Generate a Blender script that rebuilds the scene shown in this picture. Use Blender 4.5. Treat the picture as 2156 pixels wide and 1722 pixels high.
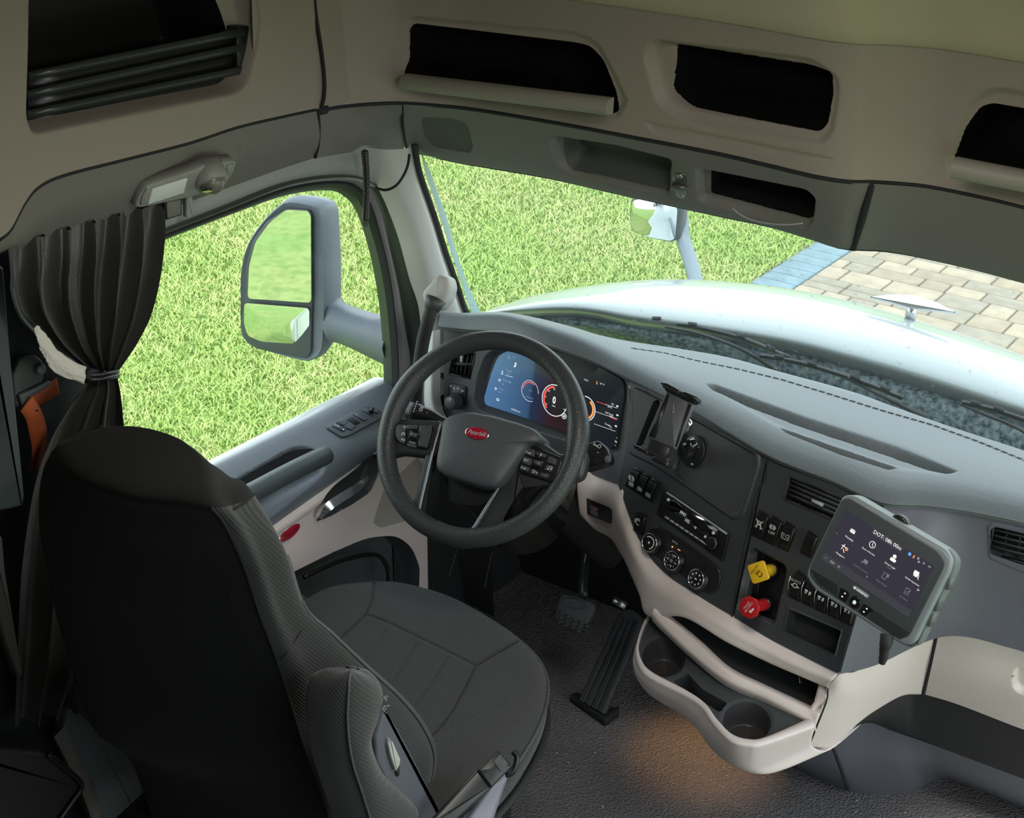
import bpy, bmesh, math, random
import numpy as np
from mathutils import Vector, Matrix
random.seed(7); RNG = np.random.default_rng(7)
for o in list(bpy.data.objects): bpy.data.objects.remove(o)
SC = bpy.context.scene; COL = SC.collection

# ------------------------------------------------------------------ camera, world, sun, exposure
FPX = 3200.0; PCX, PCY = 1078.0, 861.0
CAM = np.array([1.1, -2.5, 2.45])
def _cam_axes():
    Y = np.array([3560-PCX, -520-PCY, FPX]); Y /= np.linalg.norm(Y)
    X = -np.array([-4780-PCX, -900-PCY, FPX]); X /= np.linalg.norm(X)
    a = X+Y; a /= np.linalg.norm(a); b = X-Y; b /= np.linalg.norm(b)
    X = (a+b)/math.sqrt(2); Y = (a-b)/math.sqrt(2)
    return np.stack([X, Y, np.cross(X, Y)], 1)
RC = _cam_axes()                                    # world -> (right, down, forward)
cd = bpy.data.cameras.new('camera'); co = bpy.data.objects.new('camera', cd); COL.objects.link(co)
cd.sensor_fit = 'HORIZONTAL'; cd.sensor_width = 36; cd.lens = FPX/2156*36; cd.clip_start = 0.05; cd.clip_end = 200
M = Matrix.Identity(4)
for i in range(3):
    M[i][0] = RC[0][i]; M[i][1] = -RC[1][i]; M[i][2] = -RC[2][i]; M[i][3] = CAM[i]
co.matrix_world = M; SC.camera = co
SC.view_settings.view_transform = 'Standard'; SC.view_settings.look = 'None'
SC.view_settings.gamma = 1; SC.view_settings.use_curve_mapping = False
SC.view_settings.exposure = 0.55
w = bpy.data.worlds.new('sky'); SC.world = w; w.use_nodes = True
nt = w.node_tree; bg = nt.nodes['Background']
tc = nt.nodes.new('ShaderNodeTexCoord'); sp = nt.nodes.new('ShaderNodeSeparateXYZ'); cr = nt.nodes.new('ShaderNodeValToRGB')
nt.links.new(tc.outputs['Generated'], sp.inputs[0]); nt.links.new(sp.outputs['Z'], cr.inputs[0]); nt.links.new(cr.outputs[0], bg.inputs[0])
cr.color_ramp.elements[0].position = 0.0; cr.color_ramp.elements[0].color = (0.93, 0.97, 1.0, 1)
cr.color_ramp.elements[1].position = 0.6; cr.color_ramp.elements[1].color = (0.80, 0.91, 1.0, 1)
bg.inputs[1].default_value = 2.1
sd = bpy.data.lights.new('sun', 'SUN'); so = bpy.data.objects.new('sun', sd); COL.objects.link(so)
sd.energy = 2.2; sd.angle = math.radians(12); sd.color = (1.0, 0.97, 0.9)
so.rotation_euler = (math.radians(28), math.radians(22), 0)

# unseen fill lamp added overhead to brighten the cab
dl_ = bpy.data.lights.new('fill_lamp', 'AREA'); dlo = bpy.data.objects.new('fill_light', dl_); COL.objects.link(dlo)
dl_.shape = 'DISK'; dl_.size = .45; dl_.energy = 7; dl_.color = (1.0, .95, .88); dlo.location = (.35, -.85, 2.18)
# ------------------------------------------------------------------ geometry helpers
def V(*a): return np.array(a, float)
def ray(px, py):
    return RC.T @ np.array([px-PCX, py-PCY, FPX])
AX = {'x': 0, 'y': 1, 'z': 2}
def on(px, py, ax, v):
    i = AX[ax]; d = ray(px, py); return CAM+(v-CAM[i])/d[i]*d
def pn(px, py, p0, n):
    d = ray(px, py); return CAM+np.dot(np.asarray(p0)-CAM, n)/np.dot(d, n)*d
def far(px, py, D):
    d = ray(px, py); return CAM+d/np.linalg.norm(d)*D
def proj(P):
    v = (P-CAM) @ RC.T
    return PCX+FPX*v[..., 0]/v[..., 2], PCY+FPX*v[..., 1]/v[..., 2], v[..., 2]
def nrm(v): v = np.asarray(v, float); return v/np.linalg.norm(v)
def row(ax, v, pts):
    out = []
    for p in pts:
        if len(p) == 2: out.append(on(p[0], p[1], ax, v))
        elif isinstance(p[2], str): out.append(on(p[0], p[1], p[2], p[3]))
        else: out.append(on(p[0], p[1], ax, p[2]))
    return np.array(out)
def cat_rom(P, n, closed=False, pos=None):
    P = np.asarray(P, float); m = len(P)
    t = np.linspace(0, m if closed else m-1, n, endpoint=not closed) if pos is None else pos
    i = np.minimum(np.floor(t).astype(int), (m-1) if closed else (m-2)); f = (t-i)
    def g(k):
        if closed: return P[k % m]
        lo = 2*P[0]-P[1]; hi = 2*P[-1]-P[-2]
        Q = np.concatenate([[lo], P, [hi]]); return Q[np.clip(k+1, 0, m+1)]
    a, b, c, d = g(i-1), g(i), g(i+1), g(i+2)
    f = f.reshape((-1,)+(1,)*(P.ndim-1))
    return 0.5*(2*b+(c-a)*f+(2*a-5*b+4*c-d)*f*f+(3*b-a-3*c+d)*f**3)
def lin(P, n):
    P = np.asarray(P, float); t = np.linspace(0, len(P)-1, n); i = np.minimum(t.astype(int), len(P)-2)
    f = (t-i).reshape((-1,)+(1,)*(P.ndim-1)); return P[i]*(1-f)+P[i+1]*f
def resample(P, n, closed=False):
    P = np.asarray(P, float)
    if closed: P = np.concatenate([P, P[:1]])
    s = np.concatenate([[0], np.cumsum(np.linalg.norm(np.diff(P, axis=0), axis=1))])
    t = np.linspace(0, s[-1], n, endpoint=not closed)
    return np.stack([np.interp(t, s, P[:, k]) for k in range(P.shape[1])], 1)
def curve(P, n, closed=False): return resample(cat_rom(P, max(n*4, 60), closed), n, closed)
def loft(rows, nu, nv, smooth_v=True):
    """rows: list of rows of 3-D points (same count) -> grid (nv, nu, 3)"""
    Rr = np.array([cat_rom(r, nu) for r in rows])
    return cat_rom(Rr, nv) if smooth_v and len(rows) > 2 else lin(Rr, nv)
def fillet(poly, r, n=5):
    out = []; m = len(poly); P = [np.array(p[:2], float) for p in poly]
    for i in range(m):
        a, b, c = P[i-1], P[i], P[(i+1) % m]
        rr = r if len(poly[i]) < 3 else poly[i][2]
        u = a-b; v = c-b; lu, lv = np.linalg.norm(u), np.linalg.norm(v)
        d = min(rr, lu*0.45, lv*0.45)
        if d < 1e-9: out.append(b); continue
        p0 = b+u/lu*d; p1 = b+v/lv*d
        for t in np.linspace(0, 1, n): out.append((1-t)**2*p0+2*t*(1-t)*b+t*t*p1)
    return np.array(out)
def sdf(X, Y, poly):
    P = np.asarray(poly, float); d = np.full(X.shape, 1e9); ins = np.zeros(X.shape, bool)
    for i in range(len(P)):
        a, b = P[i-1], P[i]; e = b-a; wx, wy = X-a[0], Y-a[1]
        t = np.clip((wx*e[0]+wy*e[1])/max(e@e, 1e-9), 0, 1)
        d = np.minimum(d, (wx-e[0]*t)**2+(wy-e[1]*t)**2)
        if a[1] != b[1]:
            c = ((a[1] > Y) != (b[1] > Y)) & (X < (b[0]-a[0])*(Y-a[1])/(b[1]-a[1])+a[0]); ins ^= c
    d = np.sqrt(d); return np.where(ins, -d, d)
def sstep(x): x = np.clip(x, 0, 1); return x*x*(3-2*x)

# ------------------------------------------------------------------ object helpers
def tag(o, label=None, cat=None, group=None, kind=None):
    if label: o['label'] = label
    if cat: o['category'] = cat
    if group: o['group'] = group
    if kind: o['kind'] = kind
    return o
def thing(name, label, cat, loc=(0, 0, 0), group=None):
    o = bpy.data.objects.new(name, None); COL.objects.link(o); o.location = Vector([float(x) for x in loc]); o.empty_display_size = .05
    return tag(o, label, cat, group)
def wloc(o):
    v = Vector((0, 0, 0))
    while o: v += o.location; o = o.parent
    return np.array(v)
def mesh(name, verts, faces, m, parent=None, smooth=True, label=None, angle=None, mats=None, fmat=None):
    verts = np.asarray(verts, float)
    off = wloc(parent) if parent else np.zeros(3)
    me = bpy.data.meshes.new(name)
    me.from_pydata((verts-off).tolist(), [], [tuple(int(i) for i in f) for f in faces])
    me.materials.append(m)
    if mats:
        for q in mats: me.materials.append(q)
        me.polygons.foreach_set('material_index', np.asarray(fmat, dtype=np.int32))
    me.update()
    o = bpy.data.objects.new(name, me); COL.objects.link(o)
    if parent: o.parent = parent
    if smooth:
        me.polygons.foreach_set('use_smooth', np.ones(len(me.polygons), bool))
        if angle: me.set_sharp_from_angle(angle=math.radians(angle))
    if label: o['label'] = label
    return o
def struct(o): o['kind'] = 'structure'; return o
def join_geo(parts):
    vs, fs, n = [], [], 0
    for v, f in parts:
        v = np.asarray(v, float); vs.append(v); fs += [tuple(i+n for i in q) for q in f]; n += len(v)
    return np.concatenate(vs), fs
def gridfaces(nv, nu, cu=False, cv=False):
    fs = []
    for j in range(nv if cv else nv-1):
        for i in range(nu if cu else nu-1):
            i2 = (i+1) % nu; j2 = (j+1) % nv
            fs.append((j*nu+i, j*nu+i2, j2*nu+i2, j2*nu+i))
    return fs
def shell(G, thick=0.0, toward=None):
    """grid -> (verts, faces), closed with a back side 'thick' behind it"""
    nv, nu, _ = G.shape; N = normals(G, toward)
    V1 = G.reshape(-1, 3); F = gridfaces(nv, nu)
    if thick == 0: return V1, F
    V2 = (G-N*thick).reshape(-1, 3); n = nv*nu
    F2 = [tuple(i+n for i in f[::-1]) for f in F]
    ring = [i for i in range(nu)]+[j*nu+nu-1 for j in range(1, nv)]+[(nv-1)*nu+i for i in range(nu-2, -1, -1)]+[j*nu for j in range(nv-2, 0, -1)]
    S = [(ring[k], ring[k-1], ring[k-1]+n, ring[k]+n) for k in range(len(ring))]
    return np.concatenate([V1, V2]), F+F2+S
def normals(G, toward=None):
    du = np.gradient(G, axis=1); dv = np.gradient(G, axis=0); N = np.cross(du, dv)
    N /= np.maximum(np.linalg.norm(N, axis=2, keepdims=True), 1e-12)
    t = (CAM if toward is None else np.asarray(toward))-G.reshape(-1, 3).mean(0)
    if (N.reshape(-1, 3)@t).mean() < 0: N = -N
    return N
def relief(name, G, feats, m, parent=None, label=None, toward=None, out=None):
    """dense surface with moulded features. feats: dict(poly=pixel outline on the surface, r=corner radius px, depth=m (inward +),
    w=edge width m, cut=bool, part=(name, material, depth limit)), each projected on the surface at its real depth"""
    G = np.array(G, float); N = normals(G, toward); nv, nu, _ = G.shape
    dis = np.zeros((nv, nu)); bounds = []
    for k, f in enumerate(feats):
        poly = fillet(f['poly'], f.get('r', 8)); kk = f.get('k', 1.15)
        X, Y, D = proj(G); s = sdf(X, Y, poly)*D/FPX*kk
        if f.get('snap', True):
            for it in range(2):
                Tu = np.gradient(G, axis=1); Tv = np.gradient(G, axis=0); su = np.gradient(s, axis=1); sv = np.gradient(s, axis=0)
                E, Fm, Gm = (Tu*Tu).sum(2), (Tu*Tv).sum(2), (Tv*Tv).sum(2); det = np.maximum(E*Gm-Fm*Fm, 1e-16)
                a = (Gm*su-Fm*sv)/det; b = (E*sv-Fm*su)/det; g2 = np.maximum(a*su+b*sv, 1e-9)
                mv = (Tu*a[..., None]+Tv*b[..., None])*(-s/g2)[..., None]
                L = np.linalg.norm(mv, axis=2); cell = np.sqrt(np.minimum(E, Gm))
                hit = (L < 0.6*cell); hit[0] = hit[-1] = False; hit[:, 0] = hit[:, -1] = False
                G[hit] += mv[hit]
                X, Y, D = proj(G); s = sdf(X, Y, poly)*D/FPX*kk
        s = np.where(np.abs(s) < 4e-4, 0, s)
        if f.get('cut') or f.get('keep') or f.get('part'): bounds.append((k, s.reshape(-1)))
        if not (f.get('cut') or f.get('keep')): dis += f['depth']*sstep(-s/f['w'])
    G = G-N*dis[..., None]
    fc = np.array(gridfaces(nv, nu)); V1 = G.reshape(-1, 3)
    # quads crossed by a feature edge become triangles split along that edge
    split = np.zeros(len(fc), bool); dg = np.zeros(len(fc), int)
    for k, s in bounds:
        q = s[fc]; mx = (q < 0).any(1) & (q > 0).any(1) & ~split
        d02 = np.abs(q[:, 0])+np.abs(q[:, 2]); d13 = np.abs(q[:, 1])+np.abs(q[:, 3]); dg[mx] = (d13 < d02)[mx]; split |= mx
    qs = fc[~split]; m0 = fc[split & (dg == 0)]; m1 = fc[split & (dg == 1)]
    ts = np.concatenate([m0[:, [0, 1, 2]], m0[:, [0, 2, 3]], m1[:, [0, 1, 3]], m1[:, [1, 2, 3]]])
    oq = np.zeros(len(qs), int); ot = np.zeros(len(ts), int)
    for k, s in bounds:
        f = feats[k]
        for o_, F_ in ((oq, qs), (ot, ts)):
            mean = s[F_].mean(1) if len(F_) else np.zeros(0)
            if f.get('cut'): o_[mean < 0] = -1
            elif f.get('keep'): o_[mean > 0] = -1
            else: o_[((mean < 0) | ((s[F_].min(1) < 0) & (f['depth']/f['w'] > 4))) & (o_ >= 0)] = k+1
    outs = []
    def sub(nm, key, mt, par, lb):
        a_, b_ = qs[oq == key], ts[ot == key]
        if not len(a_)+len(b_): return None
        u, inv = np.unique(np.concatenate([a_.ravel(), b_.ravel()]), return_inverse=True); na = a_.size
        fs = inv[:na].reshape(-1, 4).tolist()+inv[na:].reshape(-1, 3).tolist()
        return mesh(nm, V1[u], fs, mt, par, label=lb)
    base = sub(name, 0, m, parent, label)
    for k, f in enumerate(feats):
        if f.get('part'):
            pn_, pm = f['part'][:2]; outs.append(sub(pn_, k+1, pm, f.get('parent', base), f['part'][2] if len(f['part']) > 2 else None))
    return (base, outs) if out else base
from mathutils.bvhtree import BVHTree
class Surf:
    """a grid surface that a picked pixel can be dropped onto"""
    def __init__(s, G, toward=None):
        s.G = np.asarray(G, float); s.t = BVHTree.FromPolygons(s.G.reshape(-1, 3).tolist(), gridfaces(G.shape[0], G.shape[1]))
    def __call__(s, px, py):
        h = s.t.ray_cast(Vector(CAM), Vector(nrm(ray(px, py))))
        if h[0] is None:
            h = s.t.find_nearest(Vector(far(px, py, 3.2)))
        n = np.array(h[1]); p = np.array(h[0])
        return p, (n if n@(CAM-p) > 0 else -n)
    def fr(s, px, py, x=(1, 0, 0)):
        p, n = s(px, py); return frame(p, x, n)
def frame(o, x, n):
    """matrix with local x, z=normal"""
    z = nrm(n); x = np.asarray(x, float); x = nrm(x-z*(x@z)); y = np.cross(z, x)
    return np.array([x, y, z]), np.asarray(o, float)
def loc2w(Fm, P): return np.asarray(P, float)@Fm[0]+Fm[1]
def prism(poly, z0, z1, Fm=None, bev=0.0, seg=2):
    """2-D outline (local xy) from z0 to z1 (top) with a rounded top edge"""
    P = np.asarray(poly, float)
    A = 0.5*np.sum(P[:, 0]*np.roll(P[:, 1], -1)-np.roll(P[:, 0], -1)*P[:, 1])
    if A < 0: P = P[::-1]
    n = len(P); T = np.roll(P, -1, 0)-np.roll(P, 1, 0); T /= np.maximum(np.linalg.norm(T, axis=1, keepdims=True), 1e-9)
    Nn = np.stack([T[:, 1], -T[:, 0]], 1); rings = [(0, z0)]
    s = 1 if z1 > z0 else -1
    if bev > 0:
        for k in range(seg+1):
            a = k/seg*math.pi/2; rings.append((bev*(1-math.cos(a)), z1-s*bev+s*bev*math.sin(a)))
    else: rings.append((0, z1))
    vs = []
    for ins, z in rings:
        Q = P-Nn*ins; vs.append(np.concatenate([Q, np.full((n, 1), z)], 1))
    vs = np.concatenate(vs); fs = gridfaces(len(rings), n, cu=True)
    fs.append(tuple(range(n))[::-1]); fs.append(tuple((len(rings)-1)*n+i for i in range(n)))
    if s < 0: fs = [f[::-1] for f in fs]
    return (loc2w(Fm, vs) if Fm else vs), fs
def rrect(w, h, r, n=5, cx=0, cy=0):
    r = min(r, w*.499, h*.499)
    return fillet([(cx-w/2, cy-h/2), (cx+w/2, cy-h/2), (cx+w/2, cy+h/2), (cx-w/2, cy+h/2)], r*1.0, n)
def circ(r, n=24, cx=0, cy=0, ry=None):
    a = np.linspace(0, 2*math.pi, n, endpoint=False); return np.stack([cx+r*np.cos(a), cy+(ry or r)*np.sin(a)], 1)
def tube(path, r, n=10, closed=False, cap=True):
    P = np.asarray(path, float); m = len(P); r = np.broadcast_to(np.asarray(r, float), (m,))
    T = (np.roll(P, -1, 0)-np.roll(P, 1, 0)) if closed else np.gradient(P, axis=0)
    T /= np.maximum(np.linalg.norm(T, axis=1, keepdims=True), 1e-9)
    u = np.cross(T[0], [0, 0, 1.0]);
    if np.linalg.norm(u) < 1e-3: u = np.cross(T[0], [1.0, 0, 0])
    u = nrm(u); vs = []
    a = np.linspace(0, 2*math.pi, n, endpoint=False)
    for i in range(m):
        u = nrm(u-T[i]*(u@T[i])); v = np.cross(T[i], u)
        vs.append(P[i]+r[i]*(np.cos(a)[:, None]*u+np.sin(a)[:, None]*v))
    fs = gridfaces(m, n, cu=True, cv=closed)
    if cap and not closed: fs += [tuple(range(n))[::-1], tuple((m-1)*n+i for i in range(n))]
    return np.concatenate(vs), fs
def lathe(prof, Fm=None, n=28, cap=True):
    """prof: (radius, height) from bottom to top"""
    a = np.linspace(0, 2*math.pi, n, endpoint=False)
    vs = np.concatenate([np.stack([r*np.cos(a), r*np.sin(a), np.full(n, h)], 1) for r, h in prof]); m = len(prof)
    fs = gridfaces(m, n, cu=True)
    if cap: fs += [tuple(range(n))[::-1], tuple((m-1)*n+i for i in range(n))]
    return (loc2w(Fm, vs) if Fm else vs), fs
def strip(path, w, t, up):
    """flat strip along a path"""
    P = np.asarray(path, float); T = np.gradient(P, axis=0); T /= np.linalg.norm(T, axis=1, keepdims=True)
    up = np.broadcast_to(np.asarray(up, float), P.shape); S = np.cross(T, up); S /= np.linalg.norm(S, axis=1, keepdims=True); U = np.cross(S, T)
    w = np.broadcast_to(np.asarray(w, float), (len(P),))[:, None]
    R4 = np.stack([P-S*w/2-U*t/2, P+S*w/2-U*t/2, P+S*w/2+U*t/2, P-S*w/2+U*t/2], 1)
    fs = gridfaces(len(P), 4, cu=True)+[(3, 2, 1, 0), tuple((len(P)-1)*4+i for i in range(4))]
    return R4.reshape(-1, 3), fs
def add(name, geo, m, parent=None, **k): return mesh(name, geo[0], geo[1], m, parent, **k)
def smoothmod(o, lv=1):
    md = o.modifiers.new('sub', 'SUBSURF'); md.levels = lv; md.render_levels = lv; return o
def bevelmod(o, wd, seg=2):
    md = o.modifiers.new('bev', 'BEVEL'); md.width = wd; md.segments = seg; md.limit_method = 'ANGLE'; return o
FONTS = {}
def text(s, size, Fm, m, parent, name='lettering', align='CENTER', z=0.0004, shear=0.0, sx=1.0, bold=0.0, label=None):
    cu = bpy.data.curves.new('t', 'FONT'); cu.body = s; cu.size = size; cu.align_x = align; cu.align_y = 'CENTER'; cu.shear = shear
    cu.offset = bold; cu.resolution_u = 2; cu.extrude = 0.0
    ob = bpy.data.objects.new('t', cu); COL.objects.link(ob)
    dg = bpy.context.evaluated_depsgraph_get(); dg.update()
    me = bpy.data.meshes.new_from_object(ob.evaluated_get(dg)); bpy.data.objects.remove(ob)
    vs = np.array([tuple(v.co) for v in me.vertices]); fs = [tuple(p.vertices) for p in me.polygons]; bpy.data.meshes.remove(me)
    if not len(vs): return None
    vs[:, 0] *= sx; vs[:, 2] = z
    return (loc2w(Fm, vs), fs) if name is None else mesh(name, loc2w(Fm, vs), fs, m, parent, smooth=False, label=label)
def flat(polys, Fm, m, parent, name, z=0.0005, label=None, th=0.0003):
    g = join_geo([prism(p, z-th, z, Fm) for p in polys]); return add(name, g, m, parent, smooth=False, label=label)
def line2(P, w):
    """2-D polyline -> outline polygons"""
    out = []
    P = [np.array(p, float) for p in P]
    for a, b in zip(P[:-1], P[1:]):
        d = b-a; L = np.linalg.norm(d)
        if L < 1e-9: continue
        d /= L; n = np.array([-d[1], d[0]])*w/2; e = d*w*.3; out.append(np.array([a-n-e, b-n+e, b+n+e, a+n-e]))
    return out
def ring2(r0, r1, a0=0, a1=360, n=24, cx=0, cy=0):
    a = np.radians(np.linspace(a0, a1, n)); o = []
    for p, q in zip(a[:-1], a[1:]):
        o.append(np.array([[cx+r0*math.cos(p), cy+r0*math.sin(p)], [cx+r1*math.cos(p), cy+r1*math.sin(p)], [cx+r1*math.cos(q), cy+r1*math.sin(q)], [cx+r0*math.cos(q), cy+r0*math.sin(q)]]))
    return o

# ------------------------------------------------------------------ materials
def mat(name, col, rough=.6, bump=0, scale=300, kind='noise', metal=0, var=0, spec=.5, var_scale=8, emit=0, sheen=0, coat=0, col2=None, stretch=None, dist=.001):
    m = bpy.data.materials.new(name); m.use_nodes = True; nt = m.node_tree; b = nt.nodes['Principled BSDF']
    b.inputs['Base Color'].default_value = (*col, 1); b.inputs['Roughness'].default_value = rough; b.inputs['Metallic'].default_value = metal
    b.inputs['Specular IOR Level'].default_value = spec
    if sheen: b.inputs['Sheen Weight'].default_value = sheen; b.inputs['Sheen Roughness'].default_value = .5
    if coat: b.inputs['Coat Weight'].default_value = coat
    if emit: b.inputs['Emission Color'].default_value = (*col, 1); b.inputs['Emission Strength'].default_value = emit
    tc = nt.nodes.new('ShaderNodeTexCoord'); src = tc.outputs['Object']
    if stretch:
        mp = nt.nodes.new('ShaderNodeMapping'); mp.inputs['Scale'].default_value = stretch; nt.links.new(src, mp.inputs[0]); src2 = mp.outputs[0]
    else: src2 = src
    if bump:
        if kind == 'noise': t = nt.nodes.new('ShaderNodeTexNoise'); t.inputs['Detail'].default_value = 3; o = t.outputs[0]
        elif kind == 'voronoi': t = nt.nodes.new('ShaderNodeTexVoronoi'); o = t.outputs['Distance']
        elif kind == 'wave': t = nt.nodes.new('ShaderNodeTexWave'); t.inputs['Distortion'].default_value = .6; t.bands_direction = 'DIAGONAL'; o = t.outputs['Fac']
        t.inputs['Scale'].default_value = scale; nt.links.new(src2, t.inputs['Vector'])
        bp = nt.nodes.new('ShaderNodeBump'); bp.inputs['Strength'].default_value = bump; bp.inputs['Distance'].default_value = dist
        nt.links.new(o, bp.inputs['Height']); nt.links.new(bp.outputs[0], b.inputs['Normal'])
    if var or col2:
        t = nt.nodes.new('ShaderNodeTexNoise'); t.inputs['Scale'].default_value = var_scale; t.inputs['Detail'].default_value = 4; nt.links.new(src, t.inputs['Vector'])
        mx = nt.nodes.new('ShaderNodeMix'); mx.data_type = 'RGBA'; mr = nt.nodes.new('ShaderNodeMapRange')
        mr.inputs[1].default_value = .35; mr.inputs[2].default_value = .65; nt.links.new(t.outputs[0], mr.inputs[0]); nt.links.new(mr.outputs[0], mx.inputs[0])
        c2 = col2 or tuple(c*(1-var) for c in col); mx.inputs[6].default_value = (*col, 1); mx.inputs[7].default_value = (*c2, 1)
        nt.links.new(mx.outputs[2], b.inputs['Base Color'])
    return m
def glass(name, tint=(.95, 1, .98), dirt=0.0, refl=1.0):
    m = bpy.data.materials.new(name); m.use_nodes = True; nt = m.node_tree; nt.nodes.clear()
    o = nt.nodes.new('ShaderNodeOutputMaterial'); tr = nt.nodes.new('ShaderNodeBsdfTransparent'); gl = nt.nodes.new('ShaderNodeBsdfGlossy')
    lw = nt.nodes.new('ShaderNodeLayerWeight'); lw.inputs[0].default_value = .5; pw = nt.nodes.new('ShaderNodeMath'); pw.operation = 'POWER'; pw.inputs[1].default_value = 4
    fr = nt.nodes.new('ShaderNodeMath'); fr.operation = 'MULTIPLY_ADD'; fr.inputs[1].default_value = .9; fr.inputs[2].default_value = .045
    nt.links.new(lw.outputs['Facing'], pw.inputs[0]); nt.links.new(pw.outputs[0], fr.inputs[0]); mx = nt.nodes.new('ShaderNodeMixShader')
    tr.inputs[0].default_value = (*tint, 1); gl.inputs['Roughness'].default_value = .02
    ml = nt.nodes.new('ShaderNodeMath'); ml.operation = 'MULTIPLY'; ml.inputs[1].default_value = refl
    nt.links.new(fr.outputs[0], ml.inputs[0]); nt.links.new(ml.outputs[0], mx.inputs[0]); nt.links.new(tr.outputs[0], mx.inputs[1]); nt.links.new(gl.outputs[0], mx.inputs[2])
    last = mx.outputs[0]
    if dirt:
        df = nt.nodes.new('ShaderNodeBsdfDiffuse'); df.inputs[0].default_value = (.75, .82, .8, 1); tc = nt.nodes.new('ShaderNodeTexCoord')
        t = nt.nodes.new('ShaderNodeTexNoise'); t.inputs['Scale'].default_value = 55; t.inputs['Detail'].default_value = 3; nt.links.new(tc.outputs['Object'], t.inputs['Vector'])
        mr = nt.nodes.new('ShaderNodeMapRange'); mr.inputs[1].default_value = .66; mr.inputs[2].default_value = .73; mr.inputs[3].default_value = dirt; mr.inputs[4].default_value = .38
        m2 = nt.nodes.new('ShaderNodeMixShader'); nt.links.new(t.outputs[0], mr.inputs[0]); nt.links.new(mr.outputs[0], m2.inputs[0]); nt.links.new(last, m2.inputs[1]); nt.links.new(df.outputs[0], m2.inputs[2]); last = m2.outputs[0]
    nt.links.new(last, o.inputs[0]); return m
GREIGE = mat('greige_plastic', (.28, .238, .203), .62, .35, 420, 'voronoi')
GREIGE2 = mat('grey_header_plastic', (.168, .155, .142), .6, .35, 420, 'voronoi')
FABRICC = mat('headliner_fabric', (.44, .385, .29), .9, .5, 900, 'noise')
BEIGE = mat('beige_plastic', (.74, .645, .60), .5, .25, 500, 'voronoi')
PILLAR = mat('pillar_plastic', (.50, .50, .47), .6, .25, 500, 'voronoi')
PAD = mat('dash_pad_vinyl', (.125, .145, .15), .5, .5, 330, 'voronoi', spec=.5)
DARK = mat('charcoal_plastic', (.055, .060, .064), .48, .3, 500, 'voronoi')
FASC = mat('fascia_plastic', (.044, .048, .051), .45, .2, 700, 'voronoi')
MID = mat('slate_plastic', (.11, .12, .135), .5, .25, 500, 'voronoi')
BLACK = mat('black_plastic', (.010, .010, .011), .35)
MATTE = mat('black_recess', (.012, .013, .014), .8)
GLOSS = mat('gloss_black', (.008, .008, .009), .12, coat=.5)
RUBBER = mat('rubber_seal', (.018, .02, .02), .65, .1, 200)
CHROME = mat('chrome', (.8, .8, .82), .12, metal=1)
STEEL = mat('screw_steel', (.45, .45, .43), .35, metal=1)
WHITE = mat('white_print', (.8, .8, .8), .5)
GREYP = mat('grey_print', (.42, .44, .45), .5)
RED = mat('red_plastic', (.50, .012, .016), .4)
YELLOW = mat('yellow_plastic', (.85, .52, .02), .42)
BADGE = mat('red_badge', (.38, .01, .03), .2, coat=.6)
SEATF = mat('seat_fabric', (.024, .026, .0255), .95, .42, 72, 'wave', sheen=.3, dist=.0018, var=.35, var_scale=260)
SEATM = mat('seat_fabric_middle', (.040, .0395, .037), .95, .8, 420, 'noise', sheen=.15, var=.4, var_scale=330, dist=.0015)
SEATB = mat('seat_back_plush', (.006, .0068, .0058), .97, .6, 500, 'noise', sheen=.03)
VINYL = mat('curtain_vinyl', (.060, .060, .053), .40, .4, 450, 'voronoi')
FLOORM = mat('floor_vinyl', (.20, .185, .182), .42, 1.0, 170, 'voronoi', dist=.0035, var=.3, var_scale=3)
GLASS = glass('window_glass', refl=.5)
WGLASS = glass('windshield_glass', (.90, .98, .97), dirt=.045, refl=.9)
MIRROR = mat('mirror_glass', (.85, .88, .88), .02, metal=1)
# ------------------------------------------------------------------ outside: ground, paving, hood, mirrors
GZ = -1.4
def grass_mat(nm, c1, c2, c3):
    m = mat(nm, c1, .8, col2=c2, var_scale=1.1); nt = m.node_tree; b = nt.nodes['Principled BSDF']
    old = b.inputs['Base Color'].links[0].from_socket
    t = nt.nodes.new('ShaderNodeTexNoise'); t.inputs['Scale'].default_value = 14; tc = nt.nodes.new('ShaderNodeTexCoord'); nt.links.new(tc.outputs['Object'], t.inputs[0])
    mr = nt.nodes.new('ShaderNodeMapRange'); mr.inputs[1].default_value = .4; mr.inputs[2].default_value = .7; nt.links.new(t.outputs[0], mr.inputs[0])
    mx = nt.nodes.new('ShaderNodeMix'); mx.data_type = 'RGBA'; nt.links.new(mr.outputs[0], mx.inputs[0]); nt.links.new(old, mx.inputs[6]); mx.inputs[7].default_value = (*c3, 1)
    nt.links.new(mx.outputs[2], b.inputs['Base Color']); b.inputs['Specular IOR Level'].default_value = .25; return m
GRS = grass_mat('grass_blades', (.33, .43, .13), (.44, .47, .20), (.24, .36, .08))
SOIL = grass_mat('lawn_ground', (.16, .26, .06), (.24, .28, .09), (.12, .2, .04))
lawn = struct(mesh('ground', [(-40, -14, GZ), (20, -14, GZ), (20, 40, GZ), (-40, 40, GZ)], [(0, 1, 2, 3)], SOIL, smooth=False))
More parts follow.
